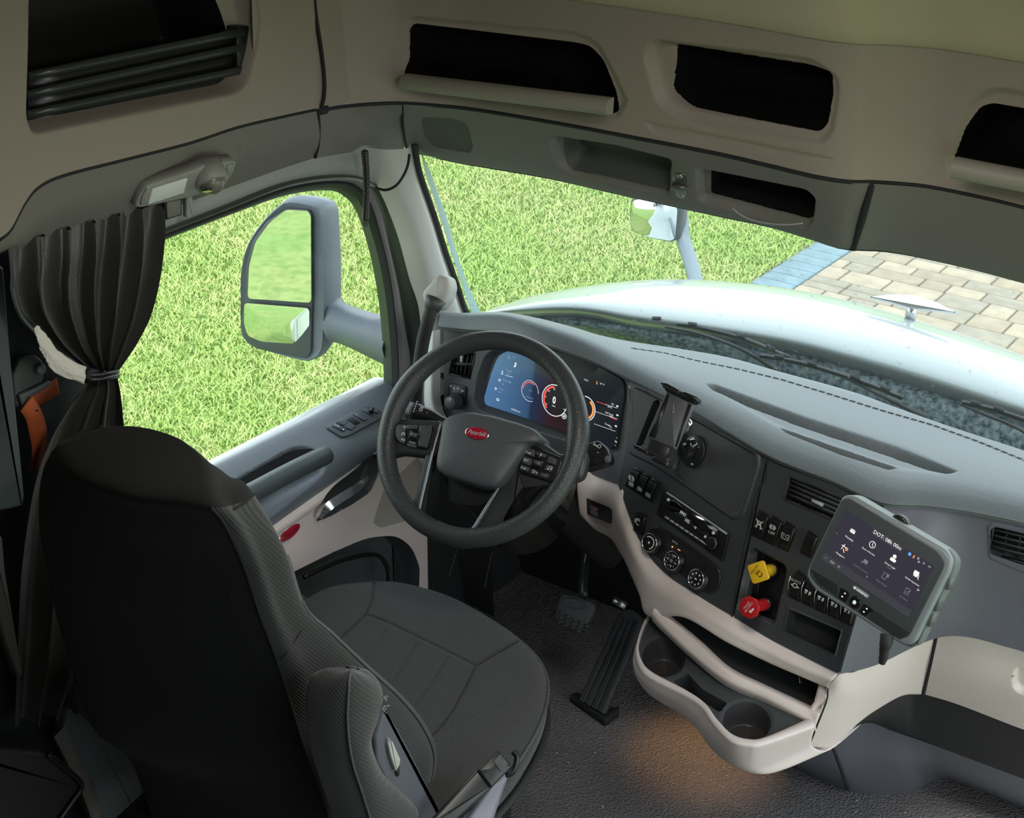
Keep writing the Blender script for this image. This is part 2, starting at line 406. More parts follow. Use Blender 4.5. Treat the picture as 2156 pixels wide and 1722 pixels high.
def blades(name, x0, x1, y0, y1, n, h, wd, test=None):
    x = RNG.uniform(x0, x1, n); y = RNG.uniform(y0, y1, n)
    if test is not None:
        k = test(x, y); x, y = x[k], y[k]; n = len(x)
    a = RNG.uniform(0, 2*np.pi, n); hh = h*RNG.uniform(.5, 1.2, n); lean = RNG.uniform(.3, 1.5, n)*hh; ww = wd*RNG.uniform(.6, 1.3, n)
    dx, dy = np.cos(a), np.sin(a); la = a+RNG.uniform(-1, 1, n); lx, ly = np.cos(la)*lean, np.sin(la)*lean
    b0 = np.stack([x-dy*ww, y+dx*ww, np.full(n, GZ)], 1); b1 = np.stack([x+dy*ww, y-dx*ww, np.full(n, GZ)], 1)
    m0 = b0*.0+np.stack([x+lx*.45-dy*ww*.9, y+ly*.45+dx*ww*.9, GZ+hh*.65], 1); m1 = np.stack([x+lx*.45+dy*ww*.9, y+ly*.45-dx*ww*.9, GZ+hh*.65], 1)
    tp = np.stack([x+lx, y+ly, GZ+hh*.85], 1)
    Vv = np.stack([b0, b1, m1, m0, tp], 1).reshape(-1, 3); i = np.arange(n)*5
    me = bpy.data.meshes.new(name); me.vertices.add(len(Vv)); me.vertices.foreach_set('co', Vv.ravel())
    q = np.stack([i, i+1, i+2, i+3], 1).ravel(); t = np.stack([i+3, i+2, i+4], 1).ravel()
    me.loops.add(len(q)+len(t)); me.loops.foreach_set('vertex_index', np.concatenate([q, t]))
    me.polygons.add(2*n); ls = np.concatenate([np.arange(n)*4, 4*n+np.arange(n)*3]); lt = np.concatenate([np.full(n, 4), np.full(n, 3)])
    me.polygons.foreach_set('loop_start', ls); me.update(calc_edges=True); me.materials.append(GRS)
    o = bpy.data.objects.new(name, me); COL.objects.link(o); return o
onlawn = lambda x, y: ~((x > -3.17) & (y > 3.0))
g = blades('lawn_grass', -8.6, -2.3, 1.3, 11.5, 230000, .05, .0042, onlawn)
tag(g, 'short bright green lawn grass outside the cab windows', 'grass', kind='stuff')
# paving: edging course and cobbles, every stone a part
pav = thing('driveway_paving', 'tan paver driveway with blue grey edging in front of the hood', 'paving', (-2, 7, GZ))
struct(pav)
del pav['category']
mesh('paving_bed', [(-3.2, 3, GZ+.006), (6, 3, GZ+.006), (6, 16, GZ+.006), (-3.2, 16, GZ+.006)], [(0, 1, 2, 3)], mat('joint_sand', (.17, .155, .12), .9), pav, smooth=False)
STONES = [mat('paver_tan_%s' % k, c, .85, .3, 60, var=.18, var_scale=9) for k, c in (('a', (.32, .26, .185)), ('b', (.285, .235, .17)), ('c', (.35, .29, .21)), ('d', (.27, .235, .18)))]
EDGE = mat('edging_stone', (.17, .24, .27), .85, .3, 60, var=.2)
def stone(nm, x0, x1, y0, y1, m, h=.02, g=.007):
    a, b = x1-x0-2*g, y1-y0-2*g; geo = prism(rrect(a, b, .018, 3), 0, h, frame((((x0+x1)/2), (y0+y1)/2, GZ+.004), (1, 0, 0), (0, 0, 1)), .006, 1)
    add(nm, geo, m, pav, angle=50)
y = 6.0
while y < 9.6:
    stone('edging_stone', -3.17, -2.86, y, y+.17, EDGE); y += .17
y = 6.5; rr = random.Random(4)
while y < 10.0:
    hgt = rr.choice([.2, .27, .27]); x = -2.86-rr.uniform(0, .1); first = True
    while x < .35:
        wd = rr.choice([.2, .27, .34, .4]); x0 = max(x, -2.86)
        if x+wd-x0 > .06:
            if wd > .3 and hgt > .25 and rr.random() < .4:
                stone('paver', x0, x+wd, y, y+hgt*.5, rr.choice(STONES)); stone('paver', x0, x+wd, y+hgt*.5, y+hgt, rr.choice(STONES))
            else: stone('paver', x0, x+wd, y, y+hgt, rr.choice(STONES))
        x += wd
    y += hgt

# hood
HOODM = mat('white_paint', (.29, .32, .315), .32, coat=.6, var=.04, var_scale=2)
hood = thing('truck_hood', 'long white truck hood seen through the windshield', 'hood', (-.3, 1.2, .8))
hr = [
 row('z', .80, [(985, 692), (1203, 690), (1343, 712), (1483, 732), (1657, 765), (1774, 795), (1919, 838), (2065, 885), (2300, 975)]),
 row('z', .96, [(1003, 668), (1203, 661), (1343, 683), (1483, 702), (1657, 732), (1774, 761), (1919, 802), (2065, 849), (2300, 930)]),
 row('z', 1.0, [(1008, 662), (1180, 640), (1330, 650), (1475, 668), (1650, 690), (1770, 715), (1920, 752), (2070, 800), (2300, 890)]),
 row('z', .98, [(1030, 652), (1160, 627), (1320, 615), (1465, 625), (1640, 642), (1768, 665), (1925, 702), (2090, 758), (2300, 845)]),
 row('z', .90, [(1050, 645), (1145, 618), (1310, 593), (1456, 590), (1620, 604), (1765, 630), (1935, 676), (2112, 733), (2310, 805)]),
 row('z', .70, [(1065, 655), (1150, 630), (1320, 606), (1470, 602), (1630, 616), (1775, 642), (1945, 688), (2125, 748), (2320, 820)]),
 row('z', .2, [(1100, 700), (1160, 690), (1330, 670), (1480, 664), (1640, 680), (1790, 705), (1960, 750), (2140, 800), (2330, 880)]),
]
add('hood_panel', (lambda G: (G.reshape(-1, 3), gridfaces(G.shape[0], G.shape[1])))(loft(hr, 70, 50)), HOODM, hood)
# raised centre crease and wing ornament
cr_ = curve(row('z', 1.0, [(1905, 752), (1912, 712, .99), (1917, 690, .965), (1920, 668, .925)]), 20)
P0 = on(1917, 668, 'z', .93)
orn = [(-.13, 0), (-.06, .022), (0, .03), (.06, .022), (.13, 0), (.06, -.004), (0, -.01), (-.06, -.004)]
Fo = frame(P0+V(0, 0, .035), (1, .12, -.02), (0, -.75, .6))
add('hood_ornament', join_geo([prism(fillet(orn, .01, 3), -.006, .006, Fo, .003), prism(rrect(.03, .05, .01), -.004, .004, frame(P0+V(0, 0, .01), (1, 0, 0), (0, -1, 0)))]), CHROME, hood, label='silver wing shaped ornament')
# cowl
cowlm = mat('cowl_plastic', (.07, .12, .15), .45, .8, 60, col2=(.46, .56, .60), var_scale=70)  # blue-white speckles paint in reflections along with dirt
cw = [row('z', .84, [(900, 700), (1025, 684), (1191, 700), (1343, 735), (1483, 770), (1657, 815), (1774, 850), (1949, 905), (2300, 1040)]),
      row('z', .92, [(930, 680), (1025, 674), (1191, 680), (1343, 700), (1483, 722), (1657, 755), (1774, 785), (1949, 838), (2300, 965)]),
      row('z', .93, [(960, 672), (1020, 662), (1203, 658), (1343, 680), (1483, 700), (1657, 730), (1774, 758), (1949, 808), (2300, 925)])]
cowl = thing('windshield_cowl', 'dark cowl strip with painted reflection and dirt speckles between the dashboard and the white hood', 'cowl', (-.2, .6, .9))
add('cowl_panel', shell(loft(cw, 60, 14), .02), cowlm, cowl)
def wiper(name, label, pts, blade):
    t = thing(name, label, 'wiper', pts[0], 'windshield wipers')
    add('wiper_arm', tube(curve(pts, 24), np.linspace(.006, .003, 24), 8), RUBBER, t)
    B = curve(blade, 24); add('wiper_blade', strip(B, .009, .010, (0, -.5, .8)), BLACK, t)
    for k in (3, 8, 15, 20): add('blade_bridge', prism(rrect(.024, .009, .003), 0, .006, frame(B[k]+V(0, -.003, .006), B[k+1]-B[k], (0, -.6, .8))), RUBBER, t)
W1 = row('z', .99, [(1640, 783, .93), (1560, 735), (1480, 705), (1400, 688)]); B1 = row('z', .985, [(1338, 670), (1440, 684), (1560, 712), (1660, 752)])
wiper('windshield_wiper', 'black wiper lying across the base of the windshield in front of the wheel', W1, B1)
W2 = row('z', .97, [(1950, 880, .93), (1880, 845), (1790, 800), (1700, 762)]); B2 = row('z', .98, [(1600, 748), (1700, 768), (1820, 806), (1900, 838)])
wiper('windshield_wiper', 'second black wiper farther right along the windshield base', W2, B2)
W3 = row('z', .98, [(2250, 960), (2140, 900), (2080, 875), (2020, 850)]); B3 = row('z', .985, [(2025, 847), (2090, 862), (2160, 885), (2240, 915)])
wiper('windshield_wiper', 'black passenger side wiper at the right edge of the photo', W3, B3)

# door mirror
MH = mat('mirror_housing', (.11, .13, .155), .5, .2, 600)
MB_ = mat('mirror_bezel', (.06, .07, .075), .4)
mir = thing('side_mirror', 'tall two part grey side mirror outside the driver window', 'mirror', on(690, 660, 'x', -1.4))
mn = nrm((.29, -.95, .0)); mp = on(600, 600, 'x', -1.42); Fm_ = frame(mp, (1, .29/.95, 0), mn)
def l2(pts, Fm, off=0):
    o = Fm[1]+Fm[0][2]*off; out = []
    for p in pts: q = (pn(p[0], p[1], o, Fm[0][2])-Fm[1])@Fm[0].T; out.append((q[0], q[1])+tuple(p[2:]))
    return out
outer = [(507, 636), (508, 572), (523, 513), (557, 462), (592, 429), (613, 421), (659, 429), (676, 441), (679, 470), (684, 560), (685, 640), (683, 700), (678, 740), (659, 757), (633, 758), (531, 728), (513, 705), (507, 674)]
up = [(522, 628), (525, 559), (539, 508), (569, 467), (603, 441), (649, 444), (655, 454), (656, 637)]
lo = [(514, 638), (647, 649), (651, 655), (650, 736), (643, 745), (544, 725), (520, 705), (513, 680)]
OL = np.array(l2(outer, Fm_)); OL = curve(OL, 60, True)
rings = []
for z, k in ((.0, .93), (.006, .98), (0, 1.0), (-.03, 1.02), (-.09, .95), (-.125, .8), (-.14, .5)):
    c = OL.mean(0); q = c+(OL-c)*k; q[:, 0] += max(0, -z)*.12; rings.append(loc2w(Fm_, np.concatenate([q, np.full((60, 1), z)], 1)))
add('housing', (np.concatenate(rings), gridfaces(7, 60, cu=True)+[tuple(range(60))[::-1], tuple(6*60+i for i in range(60))]), MH, mir, angle=60)
def rimring(pts, Fm, r, m, nm, par):
    P = curve(loc2w(Fm, np.c_[np.array(l2(pts, Fm))[:, :2], np.full(len(pts), .004)]), 90, True); add(nm, tube(P, r, 8, True), m, par)
add('mirror_bezel', prism(np.array([p[:2] for p in fillet(l2([(p[0]+(4 if p[0] > 600 else -4), p[1]+(4 if p[1] > 600 else -4)) for p in up[:7]]+[(660, 637), (657, 738), (648, 753), (541, 732), (513, 708), (508, 680)], Fm_), .01)]), 0, .009, Fm_, .003), MB_, mir)
Fm_2 = (Fm_[0], Fm_[1]+Fm_[0][2]*.0095)
add('flat_mirror_glass', prism(fillet(l2(up, Fm_2), .012), 0, .002, Fm_2), MIRROR, mir, smooth=False)
pc = pn(580, 690, mp+mn*.012, mn)
Fm_3 = frame(pc, (1, .29/.95, 0), nrm(mn+V(.06, 0, -.17))); q = fillet(l2(lo, Fm_3), .012); cc = q.mean(0); rg = []
for k in (1, .8, .6, .4, .2, .02):
    p_ = cc+(q-cc)*k; rg.append(loc2w(Fm_3, np.c_[p_, -.001+.010*(1-k*k)*np.ones(len(p_))]))
add('convex_mirror_glass', (np.concatenate(rg), gridfaces(6, len(q), cu=True)+[tuple(5*len(q)+i for i in range(len(q)))]), MIRROR, mir)
a0, a1 = on(696, 672, 'x', -1.33), on(830, 722, 'x', -1.07); rr_ = []
for t in np.linspace(0, 1, 8):
    c = a0*(1-t)+a1*t; h = .034*(1-t)+.054*t+.02*(1-t)**6; rr_.append([c+V(0, -.03, h), c+V(0, .03, h), c+V(0, .05, 0), c+V(0, .03, -h), c+V(0, -.03, -h), c+V(0, -.05, 0)])
add('mirror_arm', (np.array(rr_).reshape(-1, 3), gridfaces(8, 6, cu=True)+[tuple(range(6)), tuple(42+i for i in range(6))]), MH, mir, angle=70)
# hood mirror
hm = thing('hood_mirror', 'small round cornered mirror on a curved arm above the left side of the hood', 'mirror', far(1460, 590, 5.6))
FH = frame(far(1380, 463, 5.7), (1, .16, 0), nrm((.10, -.93, -.34)))
ho = [(1323, 470), (1326, 420), (1345, 412), (1425, 422), (1436, 440), (1430, 505), (1415, 513), (1370, 505), (1330, 490)]
add('mirror_shell', prism(fillet(l2(ho, FH), .03), -.06, .0, FH, .015), MB_, hm)
add('mirror_pane', prism(fillet(l2([(1328, 470), (1331, 423), (1347, 418), (1420, 427), (1427, 440), (1422, 500), (1413, 506), (1370, 499), (1336, 486)], FH), .025), 0, .004, FH), MIRROR, hm)
add('mirror_stem', tube(curve([far(1432, 425, 5.75), far(1438, 500, 5.75), far(1452, 545, 5.7), far(1470, 610, 5.6)], 30), .027, 10), mat('mirror_stem_grey', (.16, .2, .23), .5), hm)

# white cab side, door step and tank, seen in the mirrors
tbd = thing('white_truck', 'white truck cab side reflected in the driver side mirror', 'truck', (-1.2, -2, 0))
BODYM = mat('body_white', (.62, .64, .64), .25, coat=.5)
for y0_, y1_ in ((-2.98, -1.02), (-1.0, -.62)): add('body_panel', prism(rrect(y1_-y0_, 2.9 if y0_ < -2 else 2.2, .04), -.02, .02, frame((-1.17, (y0_+y1_)/2, .95 if y0_ < -2 else .6), (0, 1, 0), (-1, 0, 0)), .01), BODYM, tbd)
add('lower_door_panel', prism(rrect(1.0, 1.1, .04), -.02, .02, frame((-1.15, -.1, .28), (0, 1, 0), (-1, 0, 0)), .01), BODYM, tbd)
add('fuel_tank', lathe([(.28, 0), (.3, .02), (.3, 1.4), (.28, 1.42)], frame((-.95, -2.6, -.55), (1, 0, 0), (0, 1, 0)), 28), CHROME, tbd)
for z_ in (-.75, -.42): add('side_step', prism(rrect(.8, .2, .03), 0, .04, frame((-1.12, -.1, z_), (0, 1, 0), (0, 0, 1)), .01), STEEL, tbd)
# ------------------------------------------------------------------ cab shell
def extr(bottom, tops, n_u, n_v):
    """rows made from a bottom polyline and (dx,dy,z) offsets"""
    b = resample(cat_rom(bottom, 400), n_u); rows = [b]
    for (dx, dy, z) in tops: q = b.copy(); q[:, 0] += dx; q[:, 1] += dy; q[:, 2] = z; rows.append(q)
    return cat_rom(np.array(rows), n_v)
def gapline(name, pts, r=.0035, par=None, back=.003, toward=None):
    P = curve(pts, 80); d = nrm((CAM if toward is None else toward)-P.mean(0)); return add(name, tube(P-d*back, r, 6), MATTE, par)
# upper left cabinet panel (light), opening with dark shutter
Lb = row('x', -.93, [(-60, 540), (0, 501), (25, 478), (54, 424), (83, 390), (138, 365), (267, 332), (400, 298), (501, 265), (600, 242), (666, 228)])
b = resample(cat_rom(Lb, 400), 330); rws = []
for t in (0, .33, .66, 1):
    q = b.copy(); q[:, 2] = b[:, 2]*(1-t)+2.25*t; q[:, 0] += .0*t; rws.append(q)
G = cat_rom(np.array(rws), 200)
open1 = [(62, -160, 5), (57, 120, 5), (53, 250, 40), (68, 288, 45), (300, 240, 20), (522, 196, 45), (546, 110, 20), (556, 40, 30), (535, -60, 30), (520, -160, 20)]
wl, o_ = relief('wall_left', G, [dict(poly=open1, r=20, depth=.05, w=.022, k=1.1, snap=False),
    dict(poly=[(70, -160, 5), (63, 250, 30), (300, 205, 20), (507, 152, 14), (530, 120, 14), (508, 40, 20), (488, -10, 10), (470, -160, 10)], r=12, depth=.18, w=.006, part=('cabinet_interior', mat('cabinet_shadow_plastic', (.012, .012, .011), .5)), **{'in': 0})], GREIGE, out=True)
struct(wl)
# dark shutter rails across the opening
for (a, c) in (((58, 160), (512, 66)), ((56, 199), (512, 98)), ((55, 241), (540, 140))):
    P = [on(a[0], a[1], 'x', -.955), on(c[0], c[1], 'x', -.955)]
    add('shutter_rail', strip(resample(P, 8), .014, .010, (1, 0, 0)), mat('shutter_rail_gloss', (.03, .034, .033), .3), wl)
add('shutter_slat', strip(resample([on(57, 180, 'x', -.968), on(512, 83, 'x', -.968)], 8), .040, .006, (1, 0, 0)), BLACK, wl)
add('shutter_slat', strip(resample([on(57, 221, 'x', -.968), on(524, 122, 'x', -.968)], 8), .040, .006, (1, 0, 0)), BLACK, wl)
add('shutter_slat', strip(resample([on(57, 262, 'x', -.975), on(500, 164, 'x', -.975)], 8), .040, .006, (1, 0, 0)), BLACK, wl)
add('shutter_end_cap', prism([q_[:2] for q_ in l2([(500, 58), (524, 54), (538, 66), (538, 142), (516, 150), (500, 150)], frame(on(520, 100, 'x', -.952), (0, 1, 0), (1, 0, 0)))], -.03, .0, frame(on(520, 100, 'x', -.952), (0, 1, 0), (1, 0, 0)), .004), BLACK, wl)
# front upper header (light) with three storage openings
Fb = row('z', 1.657, [(684, 226), (720, 220), (780, 215), (848, 213), (930, 219), (1009, 228), (1183, 257), (1322, 283), (1500, 317), (1610, 342), (1715, 367), (1786, 378), (1838, 379), (1900, 383), (1961, 390), (2060, 410), (2156, 433), (2260, 462)])
G = extr(Fb, [(0, -.012, 1.75), (0, -.025, 1.84), (0, -.045, 1.925), ], 640, 170)
sh1 = [(862, 62, 14), (872, 52, 12), (1205, 92, 10), (1238, 99, 14), (1266, 128, 14), (1293, 196), (1300, 236, 6), (1285, 243, 8), (866, 184, 10), (850, 166, 8), (853, 146, 8), (862, 128, 20)]
rim1 = [(840, 60, 20), (860, 28, 20), (1215, 62, 30), (1262, 84, 30), (1298, 150, 20), (1328, 215, 10), (1302, 256, 14), (860, 200, 20), (836, 175, 16)]
mid_ = [(1366, 110, 14), (1384, 86, 16), (1712, 138, 26), (1752, 168, 24), (1753, 200, 20), (1742, 265, 20), (1722, 286, 20), (1440, 240, 30), (1392, 212, 20)]
midin = [(1399, 120, 10), (1408, 104, 8), (1560, 124, 5), (1748, 152, 8), (1749, 205, 12), (1738, 266, 14), (1720, 282, 14), (1445, 232, 26), (1402, 200, 14)]
midrim = [(1350, 120, 20), (1366, 76, 24), (1712, 118, 34), (1770, 160, 30), (1772, 205, 20), (1758, 285, 24), (1730, 312, 24), (1440, 262, 40), (1380, 222, 20)]
sh3 = [(2008, 330, 8), (2030, 270), (2060, 228, 14), (2085, 221, 10), (2300, 258, 5), (2300, 416, 5), (2025, 362, 10), (2006, 350, 8)]
rim3 = [(1988, 340, 14), (2010, 270), (2030, 215, 30), (2085, 175, 40), (2310, 215, 5), (2310, 445, 5), (2030, 385, 20), (1992, 368, 14)]
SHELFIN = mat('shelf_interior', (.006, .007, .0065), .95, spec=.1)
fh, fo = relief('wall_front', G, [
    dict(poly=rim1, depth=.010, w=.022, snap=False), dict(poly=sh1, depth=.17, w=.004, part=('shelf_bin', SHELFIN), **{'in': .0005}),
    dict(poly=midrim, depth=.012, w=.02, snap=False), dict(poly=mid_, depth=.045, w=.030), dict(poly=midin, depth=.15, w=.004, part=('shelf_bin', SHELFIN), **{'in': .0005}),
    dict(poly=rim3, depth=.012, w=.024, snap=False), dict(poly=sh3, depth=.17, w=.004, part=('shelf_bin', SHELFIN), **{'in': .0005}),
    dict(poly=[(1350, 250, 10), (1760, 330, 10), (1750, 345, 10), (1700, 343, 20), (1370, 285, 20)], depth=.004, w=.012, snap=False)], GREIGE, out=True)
struct(fh)
def lip(a, c, y, h, par, d=.03):
    P = resample([on(a[0], a[1], 'y', y), on(c[0], c[1], 'y', y)], 10)
    geo = []
    prof = [(0, h/2), (-d*.55, h/2), (-d*.9, h*.3), (-d, 0), (-d*.9, -h*.3), (-d*.6, -h/2), (0, -h/2)]
    vs = np.array([[p+V(0, q[0], q[1]) for q in prof] for p in P]).reshape(-1, 3)
    add('shelf_lip', (vs, gridfaces(10, 7, cu=True)+[tuple(range(7)), tuple(63+i for i in range(7))]), mat('shelf_lip_plastic', (.26, .245, .205), .55), par, angle=50)
lip((858, 170), (1292, 222), .075, .032, fh); lip((2012, 350), (2250, 396), .17, .036, fh)
for f_, p_ in ((Fb, None),): gapline('trim_1', f_+V(0, 0, -.004), .0045)
for nm in ('trim_1',): struct(bpy.data.objects[nm])
struct(gapline('trim_2', Lb[1:]+V(-.002, 0, -.003), .004))
gl = [row('x', -.93, [(659, -60), (664, 20), (676, 100), (683, 160), (683, 200), (677, 229)])]
struct(gapline('trim_3', gl[0], .004, back=.001))
# filler between cabinet and front header
A = row('x', -.93, [(664, -60), (668, 20), (680, 100), (687, 160), (687, 200), (681, 228)])
struct(mesh('trim_20', [(-.937, -.30, 1.665), (-.937, .08, 1.665), (-.937, .08, 2.0), (-.937, -.30, 2.0)], [(0, 1, 2, 3)], GREIGE, smooth=False))
struct(mesh('trim_25', [(-.965, -.16, 1.63), (-.965, -.085, 1.63), (-.965, -.085, 1.672), (-.965, -.16, 1.672)], [(0, 1, 2, 3)], MATTE, smooth=False))
# lower header, left
Dt = Lb+V(0.0, 0, -.006)
Db = row('x', -.985, [(-60, 545), (0, 534), (25, 531), (54, 526), (83, 513), (138, 492), (267, 462), (400, 424), (501, 388), (600, 353), (662, 333)])
Dm = (Dt+Db)/2+V(.012, 0, 0)
lampbump = [(300, 425, 20), (285, 400, 20), (330, 370, 20), (430, 325, 20), (500, 293, 25), (520, 315, 20), (505, 350, 20), (470, 390, 20)]
wl2 = struct(relief('trim_4', loft([Dt, Dm, Db], 260, 60), [dict(poly=lampbump, depth=-.012, w=.03, snap=False)], GREIGE2))
# corner piece and front lower header
Cb = row('z', 1.5, [(668, 333, 1.545), (700, 327, 1.535), (730, 322, 1.53), (770, 319, 1.51), (820, 318, 1.495), (852, 318, 1.485)])
Ct = row('z', 1.651, [(672, 232), (700, 227), (735, 223), (775, 221), (815, 219), (845, 219)])
struct(relief('trim_5', loft([Ct, (Ct+Cb)/2+V(.008, -.01, 0), Cb], 70, 40), [], GREIGE2))
Ht = Fb[3:13]+V(0, 0, -.006); Ht[0] = on(850, 220, 'z', 1.651)
Ht[-1] = on(1832, 386, 'z', 1.651)
Hb = row('z', 1.48, [(856, 320), (905, 328), (970, 341), (1140, 370), (1290, 404), (1500, 450), (1610, 473), (1700, 500), (1756, 518), (1793, 522)])
spk = [(886, 252, 10), (893, 246, 10), (960, 249, 16), (985, 262, 14), (997, 310, 8), (990, 323, 8), (915, 310, 20), (893, 290, 16)]
p1 = [(1152, 300, 10), (1162, 284, 14), (1300, 305, 6), (1412, 334, 10), (1416, 345, 6), (1412, 412, 8), (1400, 415, 8), (1200, 372, 16), (1172, 352, 14)]
p1i = [(1177, 294, 6), (1188, 288, 6), (1409, 338, 6), (1406, 411, 6), (1200, 366, 14), (1182, 350, 10)]
p2 = [(1462, 356, 6), (1470, 352, 6), (1700, 398, 14), (1721, 420, 12), (1714, 470, 10), (1700, 487, 10), (1480, 432, 10), (1468, 424, 10)]
p2i = [(1490, 368, 4), (1494, 363, 4), (1700, 406, 10), (1710, 418, 8), (1706, 468, 6), (1695, 474, 6), (1490, 420, 6)]
SPK = mat('speaker_cloth', (.10, .105, .09), .8, 1.0, 260, 'voronoi', dist=.003)
h2, ho_ = relief('trim_6', loft([Ht, (Ht+Hb)/2+V(0, -.008, .002), Hb, Hb+V(0, .05, -.004)], 560, 130), [
    dict(poly=spk, depth=.002, w=.002, part=('speaker_grille', SPK)),
    dict(poly=p1, depth=.02, w=.012), dict(poly=p1i, depth=.05, w=.004, part=('pocket_floor', mat('pocket_plastic', (.075, .085, .075), .7)), **{'in': .0005}),
    dict(poly=p2, depth=.018, w=.012), dict(poly=p2i, depth=.07, w=.004, part=('pocket_floor', SHELFIN), **{'in': .0005})], GREIGE2, out=True)
struct(h2)
add('speaker_mesh_wires', join_geo([tube([on(887+k*4.4, 247+k*.9, 'y', 0)*0+pn(892+k*4.6, 249+min(k, 15)*.6+max(0, k-15)*2.4, Ht[1], (0, -1, .5)), pn(900+k*4.6, 292+k*1.6, Ht[1], (0, -1, .5))], .0006, 4) for k in range(0, 20)]), GREIGE2, h2) if False else None
P2 = row('z', 1.651, [(1840, 387), (1900, 391), (1961, 398), (2060, 418), (2156, 441), (2260, 470)])
P2b = row('z', 1.48, [(1800, 523), (1856, 525), (1926, 537), (2030, 560), (2156, 593), (2250, 620)])
struct(relief('trim_7', loft([P2, (P2+P2b)/2+V(0, -.008, 0), P2b, P2b+V(0, .05, -.004)], 160, 50), [], GREIGE2))
struct(gapline('trim_8', [(P2[0]+Ht[-1])/2, (P2[0]+Ht[-1]+P2b[0]+Hb[-1])/4+V(0.004, -.01, 0), (P2b[0]+Hb[-1])/2], .008, back=.006))
struct(gapline('trim_9', row('z', 1.5, [(848, 222, 1.64), (848, 255, 1.6), (852, 290, 1.54), (857, 318, 1.49)]), .003, back=-.004))
struct(gapline('trim_10', row('x', -.95, [(670, 234, -.93), (672, 270, -.945), (670, 305, -.965), (664, 332, -.98)]), .0035, back=-.002))
# gasket along the top of the windshield
struct(add('trim_11', tube(curve(np.concatenate([Hb[1:], P2b[1:]])+V(0, .03, -.006), 60), .008, 8), RUBBER))
struct(add('trim_26', join_geo([tube([on(668, 231, 'x', -.945), on(684, 229, 'x', -.945)], .012, 8), tube([on(849, 300, 'z', 1.50)+V(0, .012, 0), on(862, 322, 'z', 1.48)+V(0, .02, 0)], .012, 8)]), MATTE))
# steel mirror bracket between the pockets
brk = thing('mirror_bracket', 'small bare metal bracket screwed between the two lower overhead pockets', 'bracket', pn(1435, 388, Ht[5], (0, -1, .45)))
FB = frame(on(1435, 388, 'y', .19), (1, .02, 0), (0, -1, -.9)); bp_ = l2([(1418, 366), (1422, 362), (1448, 366), (1450, 384), (1445, 386), (1445, 410), (1436, 416), (1424, 410), (1424, 384), (1418, 380)], FB)
add('plate', prism(np.array(bp_), 0, .003, FB, .0008), STEEL if False else mat('bracket_metal', (.25, .26, .23), .35, metal=.8), brk)
add('hook', prism(np.array(l2([(1418, 382), (1452, 388), (1448, 396), (1442, 394), (1440, 402), (1434, 403), (1430, 394), (1418, 390)], FB)), .003, .012, FB, .001), mat('bracket_hook', (.2, .2, .18), .4, metal=.7), brk)
for q in ((1433, 368), (1436, 410)):
    c = l2([q], FB)[0]; add('screw', join_geo([prism(circ(.0065, 12, c[0], c[1]), 0, .006, FB, .002), prism(circ(.003, 6, c[0], c[1]), .0061, .0063, FB)]), STEEL, brk)
# cable strap drooping from the right pocket
cab = add('pocket_cord', tube(curve(row('y', .145, [(1542, 438), (1556, 450), (1580, 462), (1615, 470), (1655, 473), (1690, 470)]), 30), .0016, 6), mat('cord_pale', (.35, .35, .33), .4))
tag(cab, 'thin dark cord drooping across the right lower overhead pocket', 'cord')
# ceiling
Cr = Fb+V(0, -.045, 0); Cr[:, 2] = 1.922
c1 = Cr+V(0, -.035, .012); c1[:, 1] -= 0; c2 = Cr+V(0, -.5, .22); c3 = Cr+V(0, -1.6, .55); c4 = Cr+V(0, -2.9, .75)
for q in (c2, c3, c4): q[0, 1] -= 0
struct(add('ceiling', (lambda G: (G.reshape(-1, 3), gridfaces(G.shape[0], G.shape[1])))(loft([Cr, c1, (c1+c2)/2+V(0, .06, .055), c2, c3, c4], 60, 50)), FABRICC))
struct(gapline('trim_23', Cr+V(0, -.002, -.001), .0035, back=-.002))
# ceiling side closing pieces and the sleeper shell around the camera
SL = mat('sleeper_trim', (.16, .15, .13), .8)
struct(mesh('ceiling', [(-1.25, -3.1, 2.64), (1.3, -3.1, 2.64), (1.3, .5, 2.64), (-1.25, .5, 2.64)], [(0, 1, 2, 3)], SL, smooth=False))
struct(mesh('wall_left', [(-1.12, -3, 0), (-1.12, -.95, 0), (-1.12, -.95, 2.65), (-1.12, -3, 2.65)], [(0, 1, 2, 3)], SL, smooth=False))
struct(mesh('wall_back', [(-1.2, -3, 0), (1.3, -3, 0), (1.3, -3, 2.65), (-1.2, -3, 2.65)], [(0, 1, 2, 3)], SL, smooth=False))
struct(mesh('wall_right', [(1.25, -3, 0), (1.25, -.8, 0), (1.25, -.8, 2.65), (1.25, -3, 2.65), (1.25, -2.2, 1.2), (1.25, -1.1, 1.2), (1.25, -1.1, 2.0), (1.25, -2.2, 2.0)], [(0, 1, 5, 4), (1, 2, 6, 5), (2, 3, 7, 6), (3, 0, 4, 7)], SL, smooth=False))
struct(mesh('added_window', [(1.25, -2.2, 1.2), (1.25, -1.1, 1.2), (1.25, -1.1, 2.0), (1.25, -2.2, 2.0)], [(0, 1, 2, 3)], GLASS, smooth=False))  # unseen sleeper window, added to let in more daylight
def hole_wall(nm, x, y0, y1, z0, z1, wy0, wy1, wz0, wz1, m):
    P = [(x, y0, z0), (x, y1, z0), (x, y1, z1), (x, y0, z1), (x, wy0, wz0), (x, wy1, wz0), (x, wy1, wz1), (x, wy0, wz1)]
    return mesh(nm, P, [(0, 1, 5, 4), (1, 2, 6, 5), (2, 3, 7, 6), (3, 0, 4, 7)], m, smooth=False)
struct(hole_wall('wall_right', 1.15, -.95, .75, 0, 2.65, -.85, .62, .12, 1.62, SL))  # unseen doorway left clear so side daylight reaches the dash
